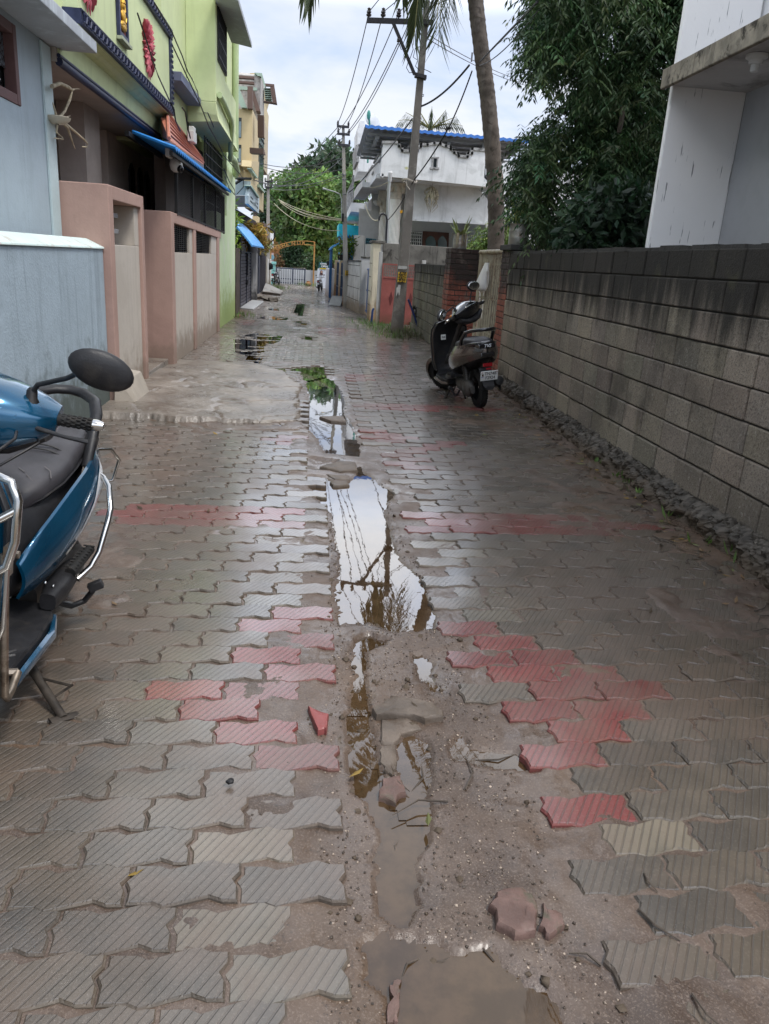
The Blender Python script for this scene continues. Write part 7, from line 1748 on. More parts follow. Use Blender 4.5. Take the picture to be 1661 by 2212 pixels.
    # drive case, exhaust, shock, stands
    b = MB(); loft_s(b, [(-.18, .035, .20, .31, .10), (-.30, .05, .17, .33, .11), (-.50, .05, .16, .33, .115), (-.66, .05, .15, .33, .115), (-.74, .03, .19, .28, .115)], 16, .7); b.lathe(S(-.62, .10, .235), [(.10, 0), (.105, .04), (.07, .075), (.02, .08)], 20, axis=(1, 0, 0)); b.ball(S(-.36, .0, .30), (.10, .13, .11), 14, 10); b.build('drive_case', M_ENG, root, smooth=45, local=True)
    b = MB(); b.tube([S(-.30, -.10, .2), S(-.45, -.13, .2), S(-.52, -.14, .24)], .018, 8); b.tube([S(-.50, -.145, .235), S(-.55, -.15, .25), S(-.82, -.155, .32), S(-.90, -.155, .34), S(-.91, -.155, .342)], [.03, .055, .06, .05, .02], 14); b.obox(S(-.66, -.205, .29), (.012, .30, .09), Matrix.Rotation(-.25, 3, 'X')); b.build('exhaust', pmat('exhaust_black', (.02, .02, .02), .5, obj=True), root, smooth=40, local=True)
    b = MB(); b.tube([S(-.60, .13, .33), S(-.50, .12, .55)], .022, 8)
    for k in range(9): u = k/9; c = Vector(S(lerp(-.60, -.50, u), .13, lerp(.34, .55, u))); b.tube([c+Vector((.03*math.cos(a), .03*math.sin(a), .006*a/6.28)) for a in [j*math.pi/5 for j in range(11)]], .006, 5)
    b.build('rear_shock', M_ENG, root, smooth=50, local=True)
    b = MB(); q = opt['stand']; b.tube([S(.02, .09, .20), S(.0, .13, .16), lerp(Vector(S(0, .13, .16)), Vector(q), .5), q], [.022, .02, .017, .016], 8); qv = Vector(q); b.tube([qv+Vector((-.035, -.03, .004)), qv+Vector((.04, .035, .0))], [.018, .018], 8, flat=.3)
    m_ = lerp(Vector(S(0, .13, .16)), qv, .45); b.tube([m_, m_+Vector((.13, -.06, .02)), m_+Vector((.13, -.03, .005)), lerp(Vector(S(0, .13, .16)), qv, .75)], .005, 5); b.tube([S(-.06, .08, .2), m_+Vector((-.05, .03, 0))], .009, 6); b.build('side_stand', pmat('rusty_black', (.035, .028, .022), .65, var=.4, vs=20, obj=True), root, smooth=50, local=True)
    b = MB()
    for sd in (-1, 1): b.tube([S(-.22, sd*.07, .2), S(-.40, sd*.11, .13), S(-.52, sd*.13, .10)], .012, 7)
    b.tube([S(-.40, -.11, .13), S(-.40, .11, .13)], .011, 7); b.build('centre_stand', M_BLACKIRON, root, smooth=50, local=True)
    b = MB(); b.tube([S(-.36, .15, .17), S(-.42, .20, .13), S(-.46, .24, .14), S(-.45, .275, .20)], .013, 8); b.obox(S(-.445, .285, .225), (.06, .035, .035), Euler((0, -.5, .2)).to_matrix()); b.build('kick_lever', M_BPL, root, smooth=45, bevel=.004, local=True)
    # floor, legshield
    b = MB(); rings = []
    for s, w, z0, z1 in ((.42, .15, .235, .31), (.34, .225, .215, .268), (.10, .235, .205, .262), (-.08, .225, .21, .265), (-.14, .20, .215, .27)): rings.append([S(s, -w, z0+.02), S(s, -w*.93, z0), S(s, w*.93, z0), S(s, w, z0+.02), S(s, w, z1-.008), S(s, w*.97, z1), S(s, -w*.97, z1), S(s, -w, z1-.008)])
    b.loft(rings); fl = b.build('footboard', M_BPL, root, smooth=35, local=True)
    b = MB()
    for k in range(8):
        r_ = .05+.032*k; b.tube([S(.17+r_*math.cos(a)*.55, .0+min(.215, r_*math.sin(a)), .266) for a in [-1.2+2.4*j/12 for j in range(13)] if abs(r_*math.sin(a)) < .22], .005, 4)
    b.build('mat_ribs', M_BPL, fl, smooth=50, local=True)
    b = MB(); b.tube([S(.34, .24, .225), S(.0, .245, .215), S(-.13, .215, .222)], [.014, .018, .012], 7, flat=1.3); b.build('side_trim', opt.get('trim', paint), fl, smooth=50, local=True)
    b = MB(); loft_s(b, [(-.09, .03, .27, .335, .20), (-.16, .045, .28, .355, .205), (-.30, .04, .31, .375, .215), (-.36, .03, .33, .375, .22)], 12, .6); b.build('rear_step', M_BPL, root, smooth=45, local=True)
    b = MB(); b.tube([S(-.235, .235, .365), S(-.43, .255, .392)], [.022, .020], 10)
    for k in range(9): u = k/8; b.tube([S(lerp(-.25, -.42, u), .235+.018*u-.022, lerp(.385, .41, u)), S(lerp(-.25, -.42, u), .235+.018*u+.022, lerp(.385, .41, u))], .0035, 4)
    b.build('pillion_peg', M_RUB, root, smooth=50, local=True)
    b = MB(); rings = []
    sh = [(.24, .10, .44, .0), (.30, .19, .46, .03), (.40, .215, .47, .05), (.55, .225, .455, .07), (.70, .235, .43, .075), (.82, .225, .40, .07), (.90, .18, .375, .05), (.93, .10, .36, .03)]
    for z, w, s, bul in sh:
        r = []
        for k in range(13): l = -w+2*w*k/12; r.append(S(s+bul*(1-(l/w)**2)-.02*abs(l/w)**6, l, z))
        for k in range(12, -1, -1): l = -w+2*w*k/12; r.append(S(s+bul*(1-(l/w)**2)-.035-.01*(1-abs(l/w)), l*.98, z))
        rings.append(r)
    b.loft(rings); ap = b.build('leg_shield', paint, root, smooth=55, local=True)
    b = MB(); rings = []
    for z, w, s, bul in sh: rings.append([S(s+bul*(1-(l/w)**2)-.040-.012*(1-abs(l/w)), l*.99, z) for l in [-w+2*w*k/12 for k in range(13)]]+[S(s+bul*(1-(l/w)**2)-.055-.03*(1-abs(l/w)), l*.93, z) for l in [w-2*w*k/12 for k in range(13)]])
    b.loft(rings); b.build('inner_shield', M_BPL, ap, smooth=55, local=True)
    b = MB(); b.tube([S(s+.012, w*1.0, z) for z, w, s, bul in sh[1:]], .012, 6); b.tube([S(s+.012, -w*1.0, z) for z, w, s, bul in sh[1:]], .012, 6); b.build('shield_edging', M_BPL, ap, smooth=60, local=True)
    if opt.get('apron_decal'):
        b = MB()
        for (l0, z0), (l1, z1), wd in (((.10, .70), (.185, .83), .022), ((.06, .68), (.14, .80), .010)):
            rr = []
            for k in range(7):
                u = k/6; l, z = lerp(l0, l1, u), lerp(z0, z1, u); q = []
                for d in (-1, 1):
                    ll = l+d*wd; w_ = np.interp(z, [x[0] for x in sh], [x[1] for x in sh]); s_ = np.interp(z, [x[0] for x in sh], [x[2] for x in sh]); bu = np.interp(z, [x[0] for x in sh], [x[3] for x in sh]); q.append(S(s_+bu*(1-(ll/w_)**2)-.02*abs(ll/w_)**6+.003, ll, z-d*.012))
                rr.append(q)
            b.loft(rr, cap=False, closed=False)
        cpts = []
        for k in range(12):
            a = 2.3-4.2*k/11; l, z = .155+.026*math.cos(a), .585+.024*math.sin(a); w_ = np.interp(z, [x[0] for x in sh], [x[1] for x in sh]); s_ = np.interp(z, [x[0] for x in sh], [x[2] for x in sh]); bu = np.interp(z, [x[0] for x in sh], [x[3] for x in sh]); cpts.append(S(s_+bu*(1-(l/w_)**2)-.02*abs(l/w_)**6+.002, l, z))
        b.tube(cpts, .007, 5, flat=.5); b.build('white_decal', M_DECW, ap, smooth=60, local=True)
    if opt.get('inner_badge'):
        b = MB(); b.obox(S(.345, .10, .72), (.065, .012, .065)); ib = b.build('inner_badge', M_PLATE, ap, bevel=.01, local=True)
        text('TVS', .026, M_BLK, S(.338, .10, .72), Matrix(((-1, 0, 0), (0, 0, 1), (0, 1, 0))), None, 'lettering', .001, bold=.001).parent = ib
        b = MB()
        for l in (-.10, -.16): b.lathe(S(.34, l, .80), [(.035, 0), (.03, -.015), (.012, -.02)], 14, axis=(0, -1, 0))
        b.build('glove_box_vents', M_ENG, ap, smooth=40, local=True)
    # ---- steering head turns as one group about the raked axis
    ax0 = Vector(S(.42, 0, .55)); axd = Vector(S(-.36, 0, .93)).normalized(); R_ = Matrix.Rotation(steer, 4, axd); MS = Matrix.Translation(ax0) @ R_ @ Matrix.Translation(-ax0)
    st = []
    st.append(wheel(root, .62, .225, .047)); 
    b = MB(); rings = []
    for k in range(13):
        a = math.radians(-20+k*16); c = Vector(S(.62, 0, .225)); rr_ = .262
        wd = .07*math.sin(math.pi*(.12+.76*k/12))+.012; p = lambda l, rad: (l, c.y-math.cos(a)*rad, c.z+math.sin(a)*rad)
        rings.append([p(-wd, rr_-.045), p(-wd*.8, rr_), p(0, rr_+.02), p(wd*.8, rr_), p(wd, rr_-.045), p(wd*.75, rr_-.012), p(0, rr_+.006), p(-wd*.75, rr_-.012)])
    b.loft(rings); st.append(b.build('front_mudguard', paint, root, smooth=50, local=True))
    b = MB()
    for sd in (-1, 1): b.tube([S(.40, sd*.06, .50), S(.58, sd*.075, .26), S(.62, sd*.07, .225)], [.024, .022, .02], 8)
    b.tube([S(.42, 0, .50), S(.06, 0, .99)], .03, 10); st.append(b.build('fork', M_ENG, root, smooth=40, local=True))
    b = MB(); loft_l = []
    for l, s0, s1, z0, z1 in ((-.235, -.02, .06, 1.0, 1.06), (-.19, -.05, .10, .965, 1.085), (-.10, -.09, .155, .925, 1.12), (0, -.10, .185, .91, 1.145), (.10, -.09, .155, .925, 1.12), (.19, -.05, .10, .965, 1.085), (.235, -.02, .06, 1.0, 1.06)):
        loft_l.append([S((s0+s1)/2+(s1-s0)/2*sup(2*math.pi*k/20, .75)[0], l, (z0+z1)/2+(z1-z0)/2*sup(2*math.pi*k/20, .75)[1]+.02*sup(2*math.pi*k/20, .75)[0]*-1) for k in range(20)])
    b.loft(loft_l); cw = b.build('handlebar_cowl', opt.get('cowl', paint), root, smooth=50, local=True); st.append(cw)
    b = MB(); loft_l = []
    for l, s0, s1, z0, z1 in ((-.20, -.065, .05, .945, 1.0), (-.10, -.105, .10, .895, .965), (0, -.115, .12, .88, .96), (.10, -.105, .10, .895, .965), (.20, -.065, .05, .945, 1.0)):
        loft_l.append([S((s0+s1)/2+(s1-s0)/2*sup(2*math.pi*k/20, .7)[0], l, (z0+z1)/2+(z1-z0)/2*sup(2*math.pi*k/20, .7)[1]) for k in range(20)])
    b.loft(loft_l); b.build('lower_cowl', M_BPL, cw, smooth=50, local=True)
    b = MB(); b.ball(S(.165, 0, 1.03), (.085, .035, .055), 18, 10); b.build('headlight', M_CLEAR, cw, smooth=60, local=True)
    b = MB(); b.obox(S(-.055, 0, 1.078), (.19, .10, .02), Matrix.Rotation(.55, 3, 'X')); ds_ = b.build('dashboard', opt.get('dash', M_BPL), cw, bevel=.012, local=True)
    b = MB()
    for l in (-.045, .045): b.obox(S(-.060, l, 1.090), (.075, .075, .006), Matrix.Rotation(.55, 3, 'X'))
    b.build('dial_glass', M_CLEAR, ds_, bevel=.003, local=True)
    for sd in (-1, 1):
        b = MB(); b.tube([S(.035, sd*.205, 1.03), S(.03, sd*.225, 1.03), S(.022, sd*.345, 1.028)], [.024, .019, .0185], 12)
        for k in range(7):
            for j in range(10):
                a = 2*math.pi*(j+.5*(k % 2))/10; l = .235+.0165*k; b.ball(S(.027+.0185*math.cos(a), sd*l, 1.029+.0185*math.sin(a)), (.008, .0035, .0035), 6, 4)
        gr = b.build('grip', M_RUB, root, smooth=50, local=True); st.append(gr)
        b = MB(); b.lathe(S(.022, sd*.344, 1.028), [(.020, 0), (.020, sd*.012), (.013, sd*.034), (.004, sd*.036)], 14, axis=(1, 0, 0)); b.build('bar_end', M_CHR, gr, smooth=40, local=True)
        b = MB(); b.tube([S(.07, sd*.16, 1.01), S(.10, sd*.20, 1.006), S(.115, sd*.28, .998), S(.085, sd*.345, .985)], [.012, .011, .009, .012], 8, flat=.7); b.build('brake_lever', M_BPL, gr, smooth=60, local=True)
        mi = opt['mirror'][sd]
        b = MB(); mb0 = Vector(S(.05, sd*.155, 1.06)); el = Vector(S(.06, sd*.165, 1.135)); c = Vector(S(*mi))
        b.lathe(mb0, [(.025, 0), (.026, .02), (.018, .03), (.017, .055), (.010, .065)], 12); b.tube([mb0+Vector((0, 0, .04)), lerp(mb0, el, .8), el+Vector((sd*.01, 0, .005)), lerp(el, c, .5), c+Vector((-sd*.055, 0, -.012))], .0085, 8); ms = b.build('mirror_stem', M_BPL, root, smooth=60, local=True); st.append(ms)
        Rm = Euler((.1, sd*.26, sd*.2)).to_matrix()
        b = MB(); b.ball(c, (.098, .030, .060), 22, 12, Rm); b.build('mirror_shell', M_BPL, ms, smooth=60, local=True)
        b = MB(); b.ball(c+Rm @ Vector((0, .024, 0)), (.088, .009, .051), 20, 8, Rm); b.build('mirror_glass', M_MIRR, ms, smooth=60, local=True)
        if not opt.get('amber'): continue
        b = MB(); b.ball(S(.12, sd*.155, 1.02), (.035, .03, .022), 12, 8); b.build('indicator', M_AMB if opt.get('amber') else M_CLEAR, cw, smooth=60, local=True)
    def xf(o):
        o.data.transform(MS)
        for ch in o.children: xf(ch)
    if abs(steer) > 1e-4:
        for o in st: xf(o)
    return root
def guards(root):
    """chrome leg guards and rear guard on the near scooter"""
    b = MB(); r = .0125
    for sd in (1, -1):
        b.tube([S(.44, sd*.10, .93), S(.46, sd*.20, .955), S(.475, sd*.25, .945), S(.49, sd*.275, .90), S(.50, sd*.275, .78), S(.50, sd*.255, .70), S(.505, sd*.20, .655), S(.53, sd*.05, .60), S(.535, 0, .595)], r, 8)
        b.tube([S(.49, sd*.272, .87), S(.53, sd*.17, .80), S(.55, 0, .745)], r, 8)
        b.tube([S(.50, sd*.255, .70), S(.485, sd*.245, .5), S(.47, sd*.225, .43), S(.49, sd*.10, .38), S(.50, 0, .37)], r*.8, 8)
    b.build('crash_guard', M_CHR, root, smooth=60, local=True)
    for sd in (1, -1):
        b = MB()
        b.tube([S(.46, sd*.235, .72), S(.47, sd*.243, .55), S(.465, sd*.247, .36), S(.45, sd*.247, .25), S(.43, sd*.248, .225), S(.40, sd*.248, .232), S(.335, sd*.245, .262)], .0135, 8)
        b.build('guard_leg', M_RUSTCHR, root, smooth=60, local=True)
    b = MB(); b.lathe(S(.452, .25, .72), [(.02, 0), (.02, .008), (.012, .010), (.012, .022)], 6, axis=(1, 0, 0)); b.obox(S(.455, .243, .70), (.012, .05, .10)); b.tube([S(.335, .245, .262), S(.36, .20, .268)], .012, 6); b.build('guard_bracket', M_RUSTCHR, root, local=True)
    for sd in (1, -1):
        b = MB()
        b.tube([S(-.66, sd*.15, .68), S(-.58, sd*.255, .655), S(-.54, sd*.285, .635), S(-.455, sd*.318, .57), S(-.42, sd*.318, .52), S(-.375, sd*.305, .41), S(-.34, sd*.285, .355), S(-.285, sd*.25, .318)], .0125, 8)
        b.build('side_guard', M_CHR, root, smooth=60, local=True)
    b = MB(); b.tube([S(-.80, .10, .70), S(-.95, .19, .68), S(-1.0, .22, .62), S(-.99, .20, .52), S(-.93, .12, .50)], .008, 7); b.build('rear_wire_guard', M_CHR, root, smooth=60, local=True)
M_BLUEP = gloss('metallic_blue', (.003, .072, .15), .20, .5)
M_BRONZE = gloss('bronze_grey', (.105, .088, .078), .22, .6)
M_GLBLK = gloss('gloss_black', (.008, .008, .010), .14)
LEAN = math.radians(7)
def to_local(w, loc, heading, lean): return (Matrix.Translation(loc) @ Euler((0, lean, heading)).to_matrix().to_4x4()).inverted() @ Vector(w)
nl_ = (-1.18, 2.6, 0); wf = gp(*crop(0, 1350, 560, 774)(350, 2105))
near = scooter('metallic blue scooter with chrome guards parked facing the viewer beside the low blue wall', M_BLUEP, nl_, 0.0, LEAN, 0.0,
    dict(stand=tuple(to_local(wf, nl_, 0, LEAN)), stripe=True, apron_decal=True, mirror={1: (.20, .40, 1.245), -1: (.20, -.415, 1.245)}))
guards(near)
b = MB()
for pts in ([(-.30, .10, .757), (-.285, .125, .748), (-.25, .14, .73)], [(-.22, .06, .742), (-.20, .09, .728), (-.205, .12, .705)], [(-.19, .02, .735), (-.175, .05, .715), (-.185, .08, .70)], [(-.26, .02, .75), (-.235, .05, .745)]): b.tube([S(s, l, h) for s, l, h in pts], [.002]*len(pts), 4)
b.build('seat_tear', pmat('torn_vinyl', (.16, .15, .15), .8, obj=True), near, local=True)
for pts, nm in (([(.06, .12, 1.0), (.20, .16, .99), (.30, .10, .93), (.36, .06, .85)], 'brake_cable'), ([(.04, .16, 1.0), (.10, .20, .96), (.22, .12, .90), (.30, .05, .80)], 'throttle_cable')):
    b = MB(); b.tube([S(*p) for p in pts], .005, 6); b.build(nm, M_BPL, near, smooth=60, local=True)
for s, l, h in ((-.05, .2, .40), (-.13, .205, .352), (.33, .235, .262)):
    b = MB(); b.ball(S(s, l, h), .006, 8, 5)
    b.build('panel_screw', M_CHR, near, local=True)
hl, ll = math.radians(180+8.5), math.radians(8)
fl_ = (1.895, 9.47, 0); ws = gp(*crop(1700, 1050, 350, 1191)(265, 1850))
far = scooter('bronze grey and black scooter with plate TN74B F2924 parked by the iron gate', M_BRONZE, fl_, hl, ll, math.radians(34),
    dict(stand=tuple(to_local(ws, fl_, hl, ll)), tail_deck=True, inner_badge=True, amber=True, cowl=M_GLBLK, dash=M_GLBLK, rail=M_GLBLK, plate=('TN74B', 'F2924'), trim=M_BRONZE, mirror={1: (.10, .36, 1.10), -1: (.06, -.27, 1.26)}))

def motorcycle(label, loc, heading, lean, scale, body):
    root = thing('parked_motorcycle', label, 'motorcycle', loc, 'motorcycles at the end of the lane', (0, lean, heading)); root.scale = (scale,)*3
    wheel(root, -.65, .30, .05, .22); wheel(root, .65, .30, .045, .22)
    b = MB(); loft_s(b, [(.42, .06, .72, .92), (.30, .13, .70, .98), (.05, .13, .70, .95), (-.08, .09, .70, .86)], 16, .8); b.build('fuel_tank', body, root, smooth=50, local=True)
    b = MB(); loft_s(b, [(-.05, .09, .72, .80), (-.30, .13, .74, .82), (-.65, .12, .78, .86), (-.80, .08, .80, .86)], 16, .7); b.build('seat', M_BPL, root, smooth=50, local=True)
    b = MB(); loft_s(b, [(-.10, .10, .50, .70), (-.50, .11, .62, .76), (-.88, .06, .72, .80)], 16, .7); b.build('side_covers', body, root, smooth=50, local=True)
    b = MB(); b.ball(S(.10, 0, .42), (.13, .20, .16), 14, 10); b.tube([S(.3, .1, .35), S(.2, .13, .25), S(-.4, .15, .28), S(-.85, .16, .36)], [.02, .03, .05, .05], 10); b.build('engine', M_ENG, root, smooth=45, local=True)
    b = MB()
    for sd in (-1, 1): b.tube([S(.65, sd*.08, .30), S(.42, sd*.08, .95)], .025, 8); b.tube([S(-.65, sd*.10, .30), S(-.50, sd*.11, .68)], .03, 8)
    b.tube([S(.36, -.34, 1.06), S(.42, -.12, 1.02), S(.42, .12, 1.02), S(.36, .34, 1.06)], .018, 8); b.build('fork_and_bars', M_ENG, root, smooth=45, local=True)
    for sd in (-1, 1):
        b = MB(); b.tube([S(.40, sd*.24, 1.04), S(.40, sd*.30, 1.18)], .008, 6); b.ball(S(.39, sd*.32, 1.22), (.065, .02, .045), 12, 8); b.build('mirror', M_BPL, root, smooth=60, local=True)
    b = MB(); b.obox(S(-.90, 0, .74), (.14, .05, .09)); b.build('tail_lamp', M_REDL, root, bevel=.015, local=True)
    b = MB(); b.obox(S(-.93, 0, .58), (.20, .012, .12)); b.build('number_plate', M_PLATE, root, bevel=.006, local=True)
    b = MB(); loft_s(b, [(-.55, .06, .62, .66), (-.80, .07, .60, .66), (-.95, .06, .44, .52)], 12, .7); b.build('mudguard', M_BPL, root, smooth=50, local=True)
    return root
motorcycle('small dark motorcycle parked in front of the admissions banner', (.33, 39.6, 0), math.radians(180-10), math.radians(6), .62, gloss('dark_red_tank', (.03, .008, .01), .2))
motorcycle('black motorcycle half hidden behind the third pole', (-2.05, 44.3, 0), math.radians(180-14), math.radians(6), .72, M_GLBLK)
q = gp(*c11(1580, 1390)); b = MB(); b.lathe((q[0], q[1]-.3, 0), [(.08, 0), (.17, .06), (.18, .14), (.10, .22), (.09, .25), (.11, .27)], 18)
tag(b.build('clay_pot', pmat('orange_clay', (.33, .15, .07), .7, var=.2, vs=8), smooth=45), 'round orange clay pot lying by the wall right of the barred gate', 'pot')
# ================================================================= small things lying in the lane
def slab(label, pts, cf, z, h, mat, name='broken_paver', group=None, seed=1, tilt=0.0):
    rg = np.random.default_rng(seed); P = [gp(*cf(*p), z+h) for p in pts]
    # subdivide and roughen the broken outline
    Q = []
    for i in range(len(P)):
        a, b_ = P[i], P[(i+1) % len(P)]
        for u in (0, .33, .66): Q.append(lerp(a, b_, u)+np.append(rg.normal(0, .004, 2), 0))
    c = np.mean(Q, 0); m = MB()
    lay = [(1.04, -h-.02), (1.03, -.012), (1.0, -.004), (.93, 0), (.5, .002)]
    m.loft([[tuple(c+(q-c)*[k, k, 1]+[0, 0, dz+tilt*(q-c)[0]+rg.normal(0, .0012)]) for q in Q] for k, dz in lay])
    return tag(m.build(name, mat, smooth=35), label, 'broken paver', group)
M_OLDP = pmat('worn_paver_grey', (.125, .10, .08), .5, var=.3, vs=9, dirt=((.075, .052, .036), .8, 7), bump=(.6, 60))
M_OLDR = pmat('worn_paver_pink', (.15, .095, .08), .5, var=.3, vs=9, dirt=((.085, .08, .055), .9, 9), bump=(.6, 60))
slab('large broken grey paver lying across the brown runnel mid channel', [(50, 205), (70, 190), (180, 205), (250, 220), (295, 270), (200, 282), (100, 262), (10, 268), (-10, 240)], cB, -.02, .03, M_OLDP, seed=1)
slab('half sunken grey paver just below the large broken paver', [(25, 290), (140, 285), (200, 330), (110, 350), (90, 392), (20, 385)], cB, -.03, .02, M_OLDP, seed=2)
slab('narrow grey paver stub edging the brown puddle', [(15, 398), (95, 396), (90, 500), (70, 530), (40, 505), (25, 470)], cB, -.032, .018, M_OLDP, seed=3)
slab('small pinkish paver lump beside the brown puddle', [(35, 540), (110, 525), (130, 600), (90, 635), (10, 605)], cB, -.03, .02, M_OLDR, seed=4)
slab('mossy pink and grey paver half set in the silt', [(515, 1010), (600, 990), (670, 1030), (690, 1090), (675, 1180), (600, 1190), (520, 1140), (495, 1070)], cB, -.012, .016, M_OLDR, seed=5)
slab('broken corner piece beside the mossy pink and grey paver', [(705, 1070), (790, 1120), (800, 1165), (740, 1205), (700, 1150)], cB, -.014, .014, M_OLDR, seed=6, tilt=.05)
slab('red paver fragment in the gap of the left red patch', [(1280, 230), (1365, 265), (1355, 325), (1330, 325)], cA, -.02, .025, pmat('red_frag', (.26, .075, .07), .4, bump=(.4, 60)), seed=7)
slab('grey paver shard under the lowest left red paver', [(1270, 450), (1350, 455), (1330, 472), (1295, 470)], cA, -.03, .016, M_OLDP, seed=8)
slab('old grey paver crossing the head of the long puddle', [(530, 435), (630, 405), (720, 410), (735, 455), (640, 462)], cC, -.02, .022, M_OLDP, seed=9)
slab('flat wet paver piece in the far end of the long puddle', [(585, 520), (670, 515), (690, 535), (600, 542)], cC, -.022, .016, M_OLDP, seed=10)
slab('dark broken paver stub left of the old grey paver', [(560, 480), (680, 485), (690, 510), (610, 508)], cC, -.022, .014, M_OLDP, seed=11)
slab('loose ribbed paver laid across the narrow upper puddle', [(525, 160), (600, 155), (660, 160), (670, 188), (590, 182)], cC, -.02, .02, M_OLDP, seed=12)
slab('thin red edged paver strip in the puddle at the bottom edge', [(60, 1390), (100, 1385), (105, 1460), (85, 1577), (50, 1577), (70, 1460)], cB, -.034, .014, M_OLDR, seed=13)
# gravel and pebbles: too many to count
rg = np.random.default_rng(31)
def pebbles(n, fx, size, mat, name):
    b = MB(); V, Fq = [], []
    x, y = fx(n); z = mud_h(x, y)
    m = np.ones(len(x), bool)
    for i in np.nonzero(m)[0]:
        r = size*(.4+1.1*rg.random()**2); R = Euler(tuple(rg.random(3)*6)).to_matrix(); k = len(V)
        for d in ((1, 0, 0), (-1, 0, 0), (0, 1, 0), (0, -1, 0), (0, 0, 1), (0, 0, -1)):
            p = R @ Vector(d); q = r*(.7+.5*rg.random()); V.append((x[i]+p.x*q, y[i]+p.y*q, max(z[i], -.02 if False else z[i])+p.z*q*.7+r*.2))
        for f in ((0, 2, 4), (2, 1, 4), (1, 3, 4), (3, 0, 4), (2, 0, 5), (1, 2, 5), (3, 1, 5), (0, 3, 5)): Fq.append(tuple(k+j for j in f))
    b.v, b.f, b.m = V, Fq, [0]*len(Fq); return tag(b.build(name, mat, smooth=80), kind='stuff')
def in_channel(n):
    y = .9+4.6*rg.random(n)**1.4; u = rg.random(n); x = edgeL(y)+(edgeR(y)-edgeL(y))*u; return x, y
def everywhere(n):
    y = .9+7*rg.random(n)**1.6; x = rg.uniform(-1.9, 2.4, n); return x, y
M_GRIT = pmat('dark_grit', (.075, .058, .046), .5, var=.6, vs=60); M_GRIT2 = pmat('pale_grit', (.30, .24, .19), .5, var=.5, vs=60)
pebbles(5200, in_channel, .0042, M_GRIT, 'channel_grit'); pebbles(2600, in_channel, .0036, M_GRIT2, 'pale_channel_grit')
pebbles(160, in_channel, .013, M_ROCK, 'channel_stones')
x_, y_ = everywhere(1500); z_ = mud_h(x_, y_); keep = z_ > -.0155
pebbles(1100, lambda n: (x_[keep][:n], y_[keep][:n]), .004, M_GRIT, 'lane_grit')
# dead leaves and twigs along the walls
cen = []
for k in range(230):
    y = rg.uniform(1.6, 10.5); x = 2.44-abs(rg.normal(0, .13)); cen.append((x, y))
for k in range(60):
    y = rg.uniform(1.2, 16); cen.append((rg.uniform(-1.7, 2.3), y))
cen = np.array(cen); cz = np.maximum(mud_h(cen[:, 0], cen[:, 1]), 0)+.006
a = rg.random(len(cen))*6.28; d = np.stack([np.cos(a), np.sin(a), rg.normal(.05, .12, len(a))], 1); sd = np.stack([-np.sin(a), np.cos(a), rg.normal(0, .25, len(a))], 1)
pal = np.array([(.30, .20, .05), (.12, .075, .04), (.20, .13, .07), (.16, .17, .06), (.07, .05, .03)])[rg.integers(0, 5, len(a))]
tag(leaf_mesh('leaf_litter', np.column_stack([cen, cz]), unit(d), unit(sd), .045+.05*rg.random(len(a)), .014+.016*rg.random(len(a)), pal, None), kind='stuff')
b = MB()
for k in range(60):
    if k < 42: y = rg.uniform(1.7, 9); x = 2.42-abs(rg.normal(0, .15))
    else: x, y = rg.uniform(.3, 1.0), rg.uniform(.95, 2.2)
    z = float(mud_h(np.array([x]), np.array([y]))[0])+.006; a = rg.random()*6.28; L_ = rg.uniform(.04, .20)
    b.tube([(x, y, z), (x+L_*.5*math.cos(a), y+L_*.5*math.sin(a), z+.008), (x+L_*math.cos(a+.3), y+L_*math.sin(a+.3), z)], [.0035, .003, .0015], 5)
tag(b.build('twig_litter', M_BARK), kind='stuff')
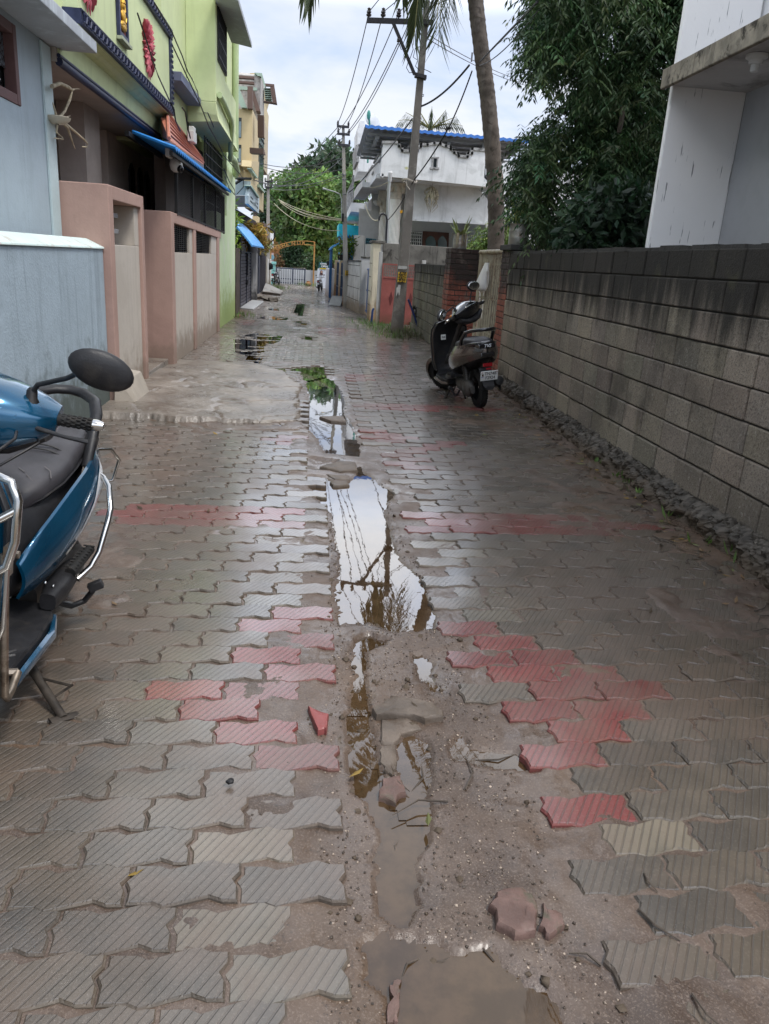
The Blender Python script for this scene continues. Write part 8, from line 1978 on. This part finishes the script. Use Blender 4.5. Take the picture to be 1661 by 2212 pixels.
# weeds and grass at the wall foot and round the near pole
def tufts(spots, n, L, W, col, name, spread=.09):
    B, D, Sd, L2, W2, K = [], [], [], [], [], []
    for (x, y, z, s) in spots:
        for k in range(int(n*s)):
            a = rg.random()*6.28; tl = rg.uniform(.1, .9); d = np.array([math.cos(a)*math.sin(tl), math.sin(a)*math.sin(tl), math.cos(tl)])
            B.append((x+rg.normal(0, spread*s), y+rg.normal(0, spread*s), z)); D.append(d); Sd.append((-math.sin(a), math.cos(a), 0)); L2.append(L*s*rg.uniform(.5, 1.3)); W2.append(W*rg.uniform(.7, 1.4)); K.append(np.array(col)*rg.uniform(.6, 1.4))
    return tag(leaf_mesh(name, *[np.array(q) for q in (B, D, Sd, L2, W2, K)], None), kind='stuff')
tufts([(*gp(*cD(x, y))[:2], .0, s) for x, y, s in ((880, 760, .8), (960, 830, 1.0), (1160, 940, 1.2), (1170, 950, .7), (1395, 1105, 1.1), (1490, 1190, 1.3), (1510, 1160, .9), (700, 640, .6), (830, 720, .7))], 14, .085, .020, (.12, .20, .05), 'wall_foot_weeds', .05)
tufts([(*gp(*c8(x, y))[:2], .0, s) for x, y, s in ((170, 880, 1.3), (220, 870, 1.4), (270, 890, 1.5), (330, 910, 1.6), (340, 960, 1.5), (330, 1000, 1.2), (470, 950, 1.6), (520, 960, 1.4), (560, 950, 1.2), (420, 990, 1.2), (250, 905, 1.3), (300, 930, 1.3))], 55, .10, .013, (.075, .145, .03), 'pole_foot_grass', .22)
tufts([(*gp(*c8(x, y))[:2], .0, s) for x, y, s in ((480, 980, 1.2), (540, 1000, 1.4), (590, 1010, 1.1), (440, 1010, 1.0))], 40, .15, .022, (.10, .10, .055), 'wilted_weeds', .14)
tufts([(*gp(*c11(x, y))[:2], .0, s) for x, y, s in ((800, 1460, 2), (860, 1460, 2), (920, 1465, 1.8), (960, 1475, 1.2), (250, 2000, 1.3), (330, 1960, 1), (1580, 1410, 2))], 40, .16, .02, (.11, .17, .05), 'far_grass', .2)
tufts([(-1.78, 7.45, .02, .9), (-1.72, 7.55, .02, .7)], 20, .06, .018, (.10, .17, .04), 'apron_moss', .05)
b = MB(); q = gp(*c8(580, 905)); b.lathe((q[0], q[1], 0), [(.10, 0), (.16, .10), (.17, .12), (.155, .12), (.09, .02)], 16); tag(b.build('broken_basin', M_BLACKIRON, smooth=40), 'dark plastic basin dumped by the damp block wall', 'basin')
b = MB(); rocks(b, [((gp(*cA(955, 560))[0], gp(*cA(955, 560))[1], .012), (.012, .010, .010))], rg); tag(b.build('black_pebble', M_BLACKIRON, smooth=60), 'small shiny black lump on the paving at lower left', 'pebble')
b = MB(); rocks(b, [((*gp(*c11(x, y))[:2], .03), (.06, .05, .05)) for x, y in ((255, 1995),)], rg); tag(b.build('loose_brick', pmat('brick_lump', (.2, .1, .07), .8), smooth=50), 'small brown brick lump by the lime green wall foot', 'rubble')
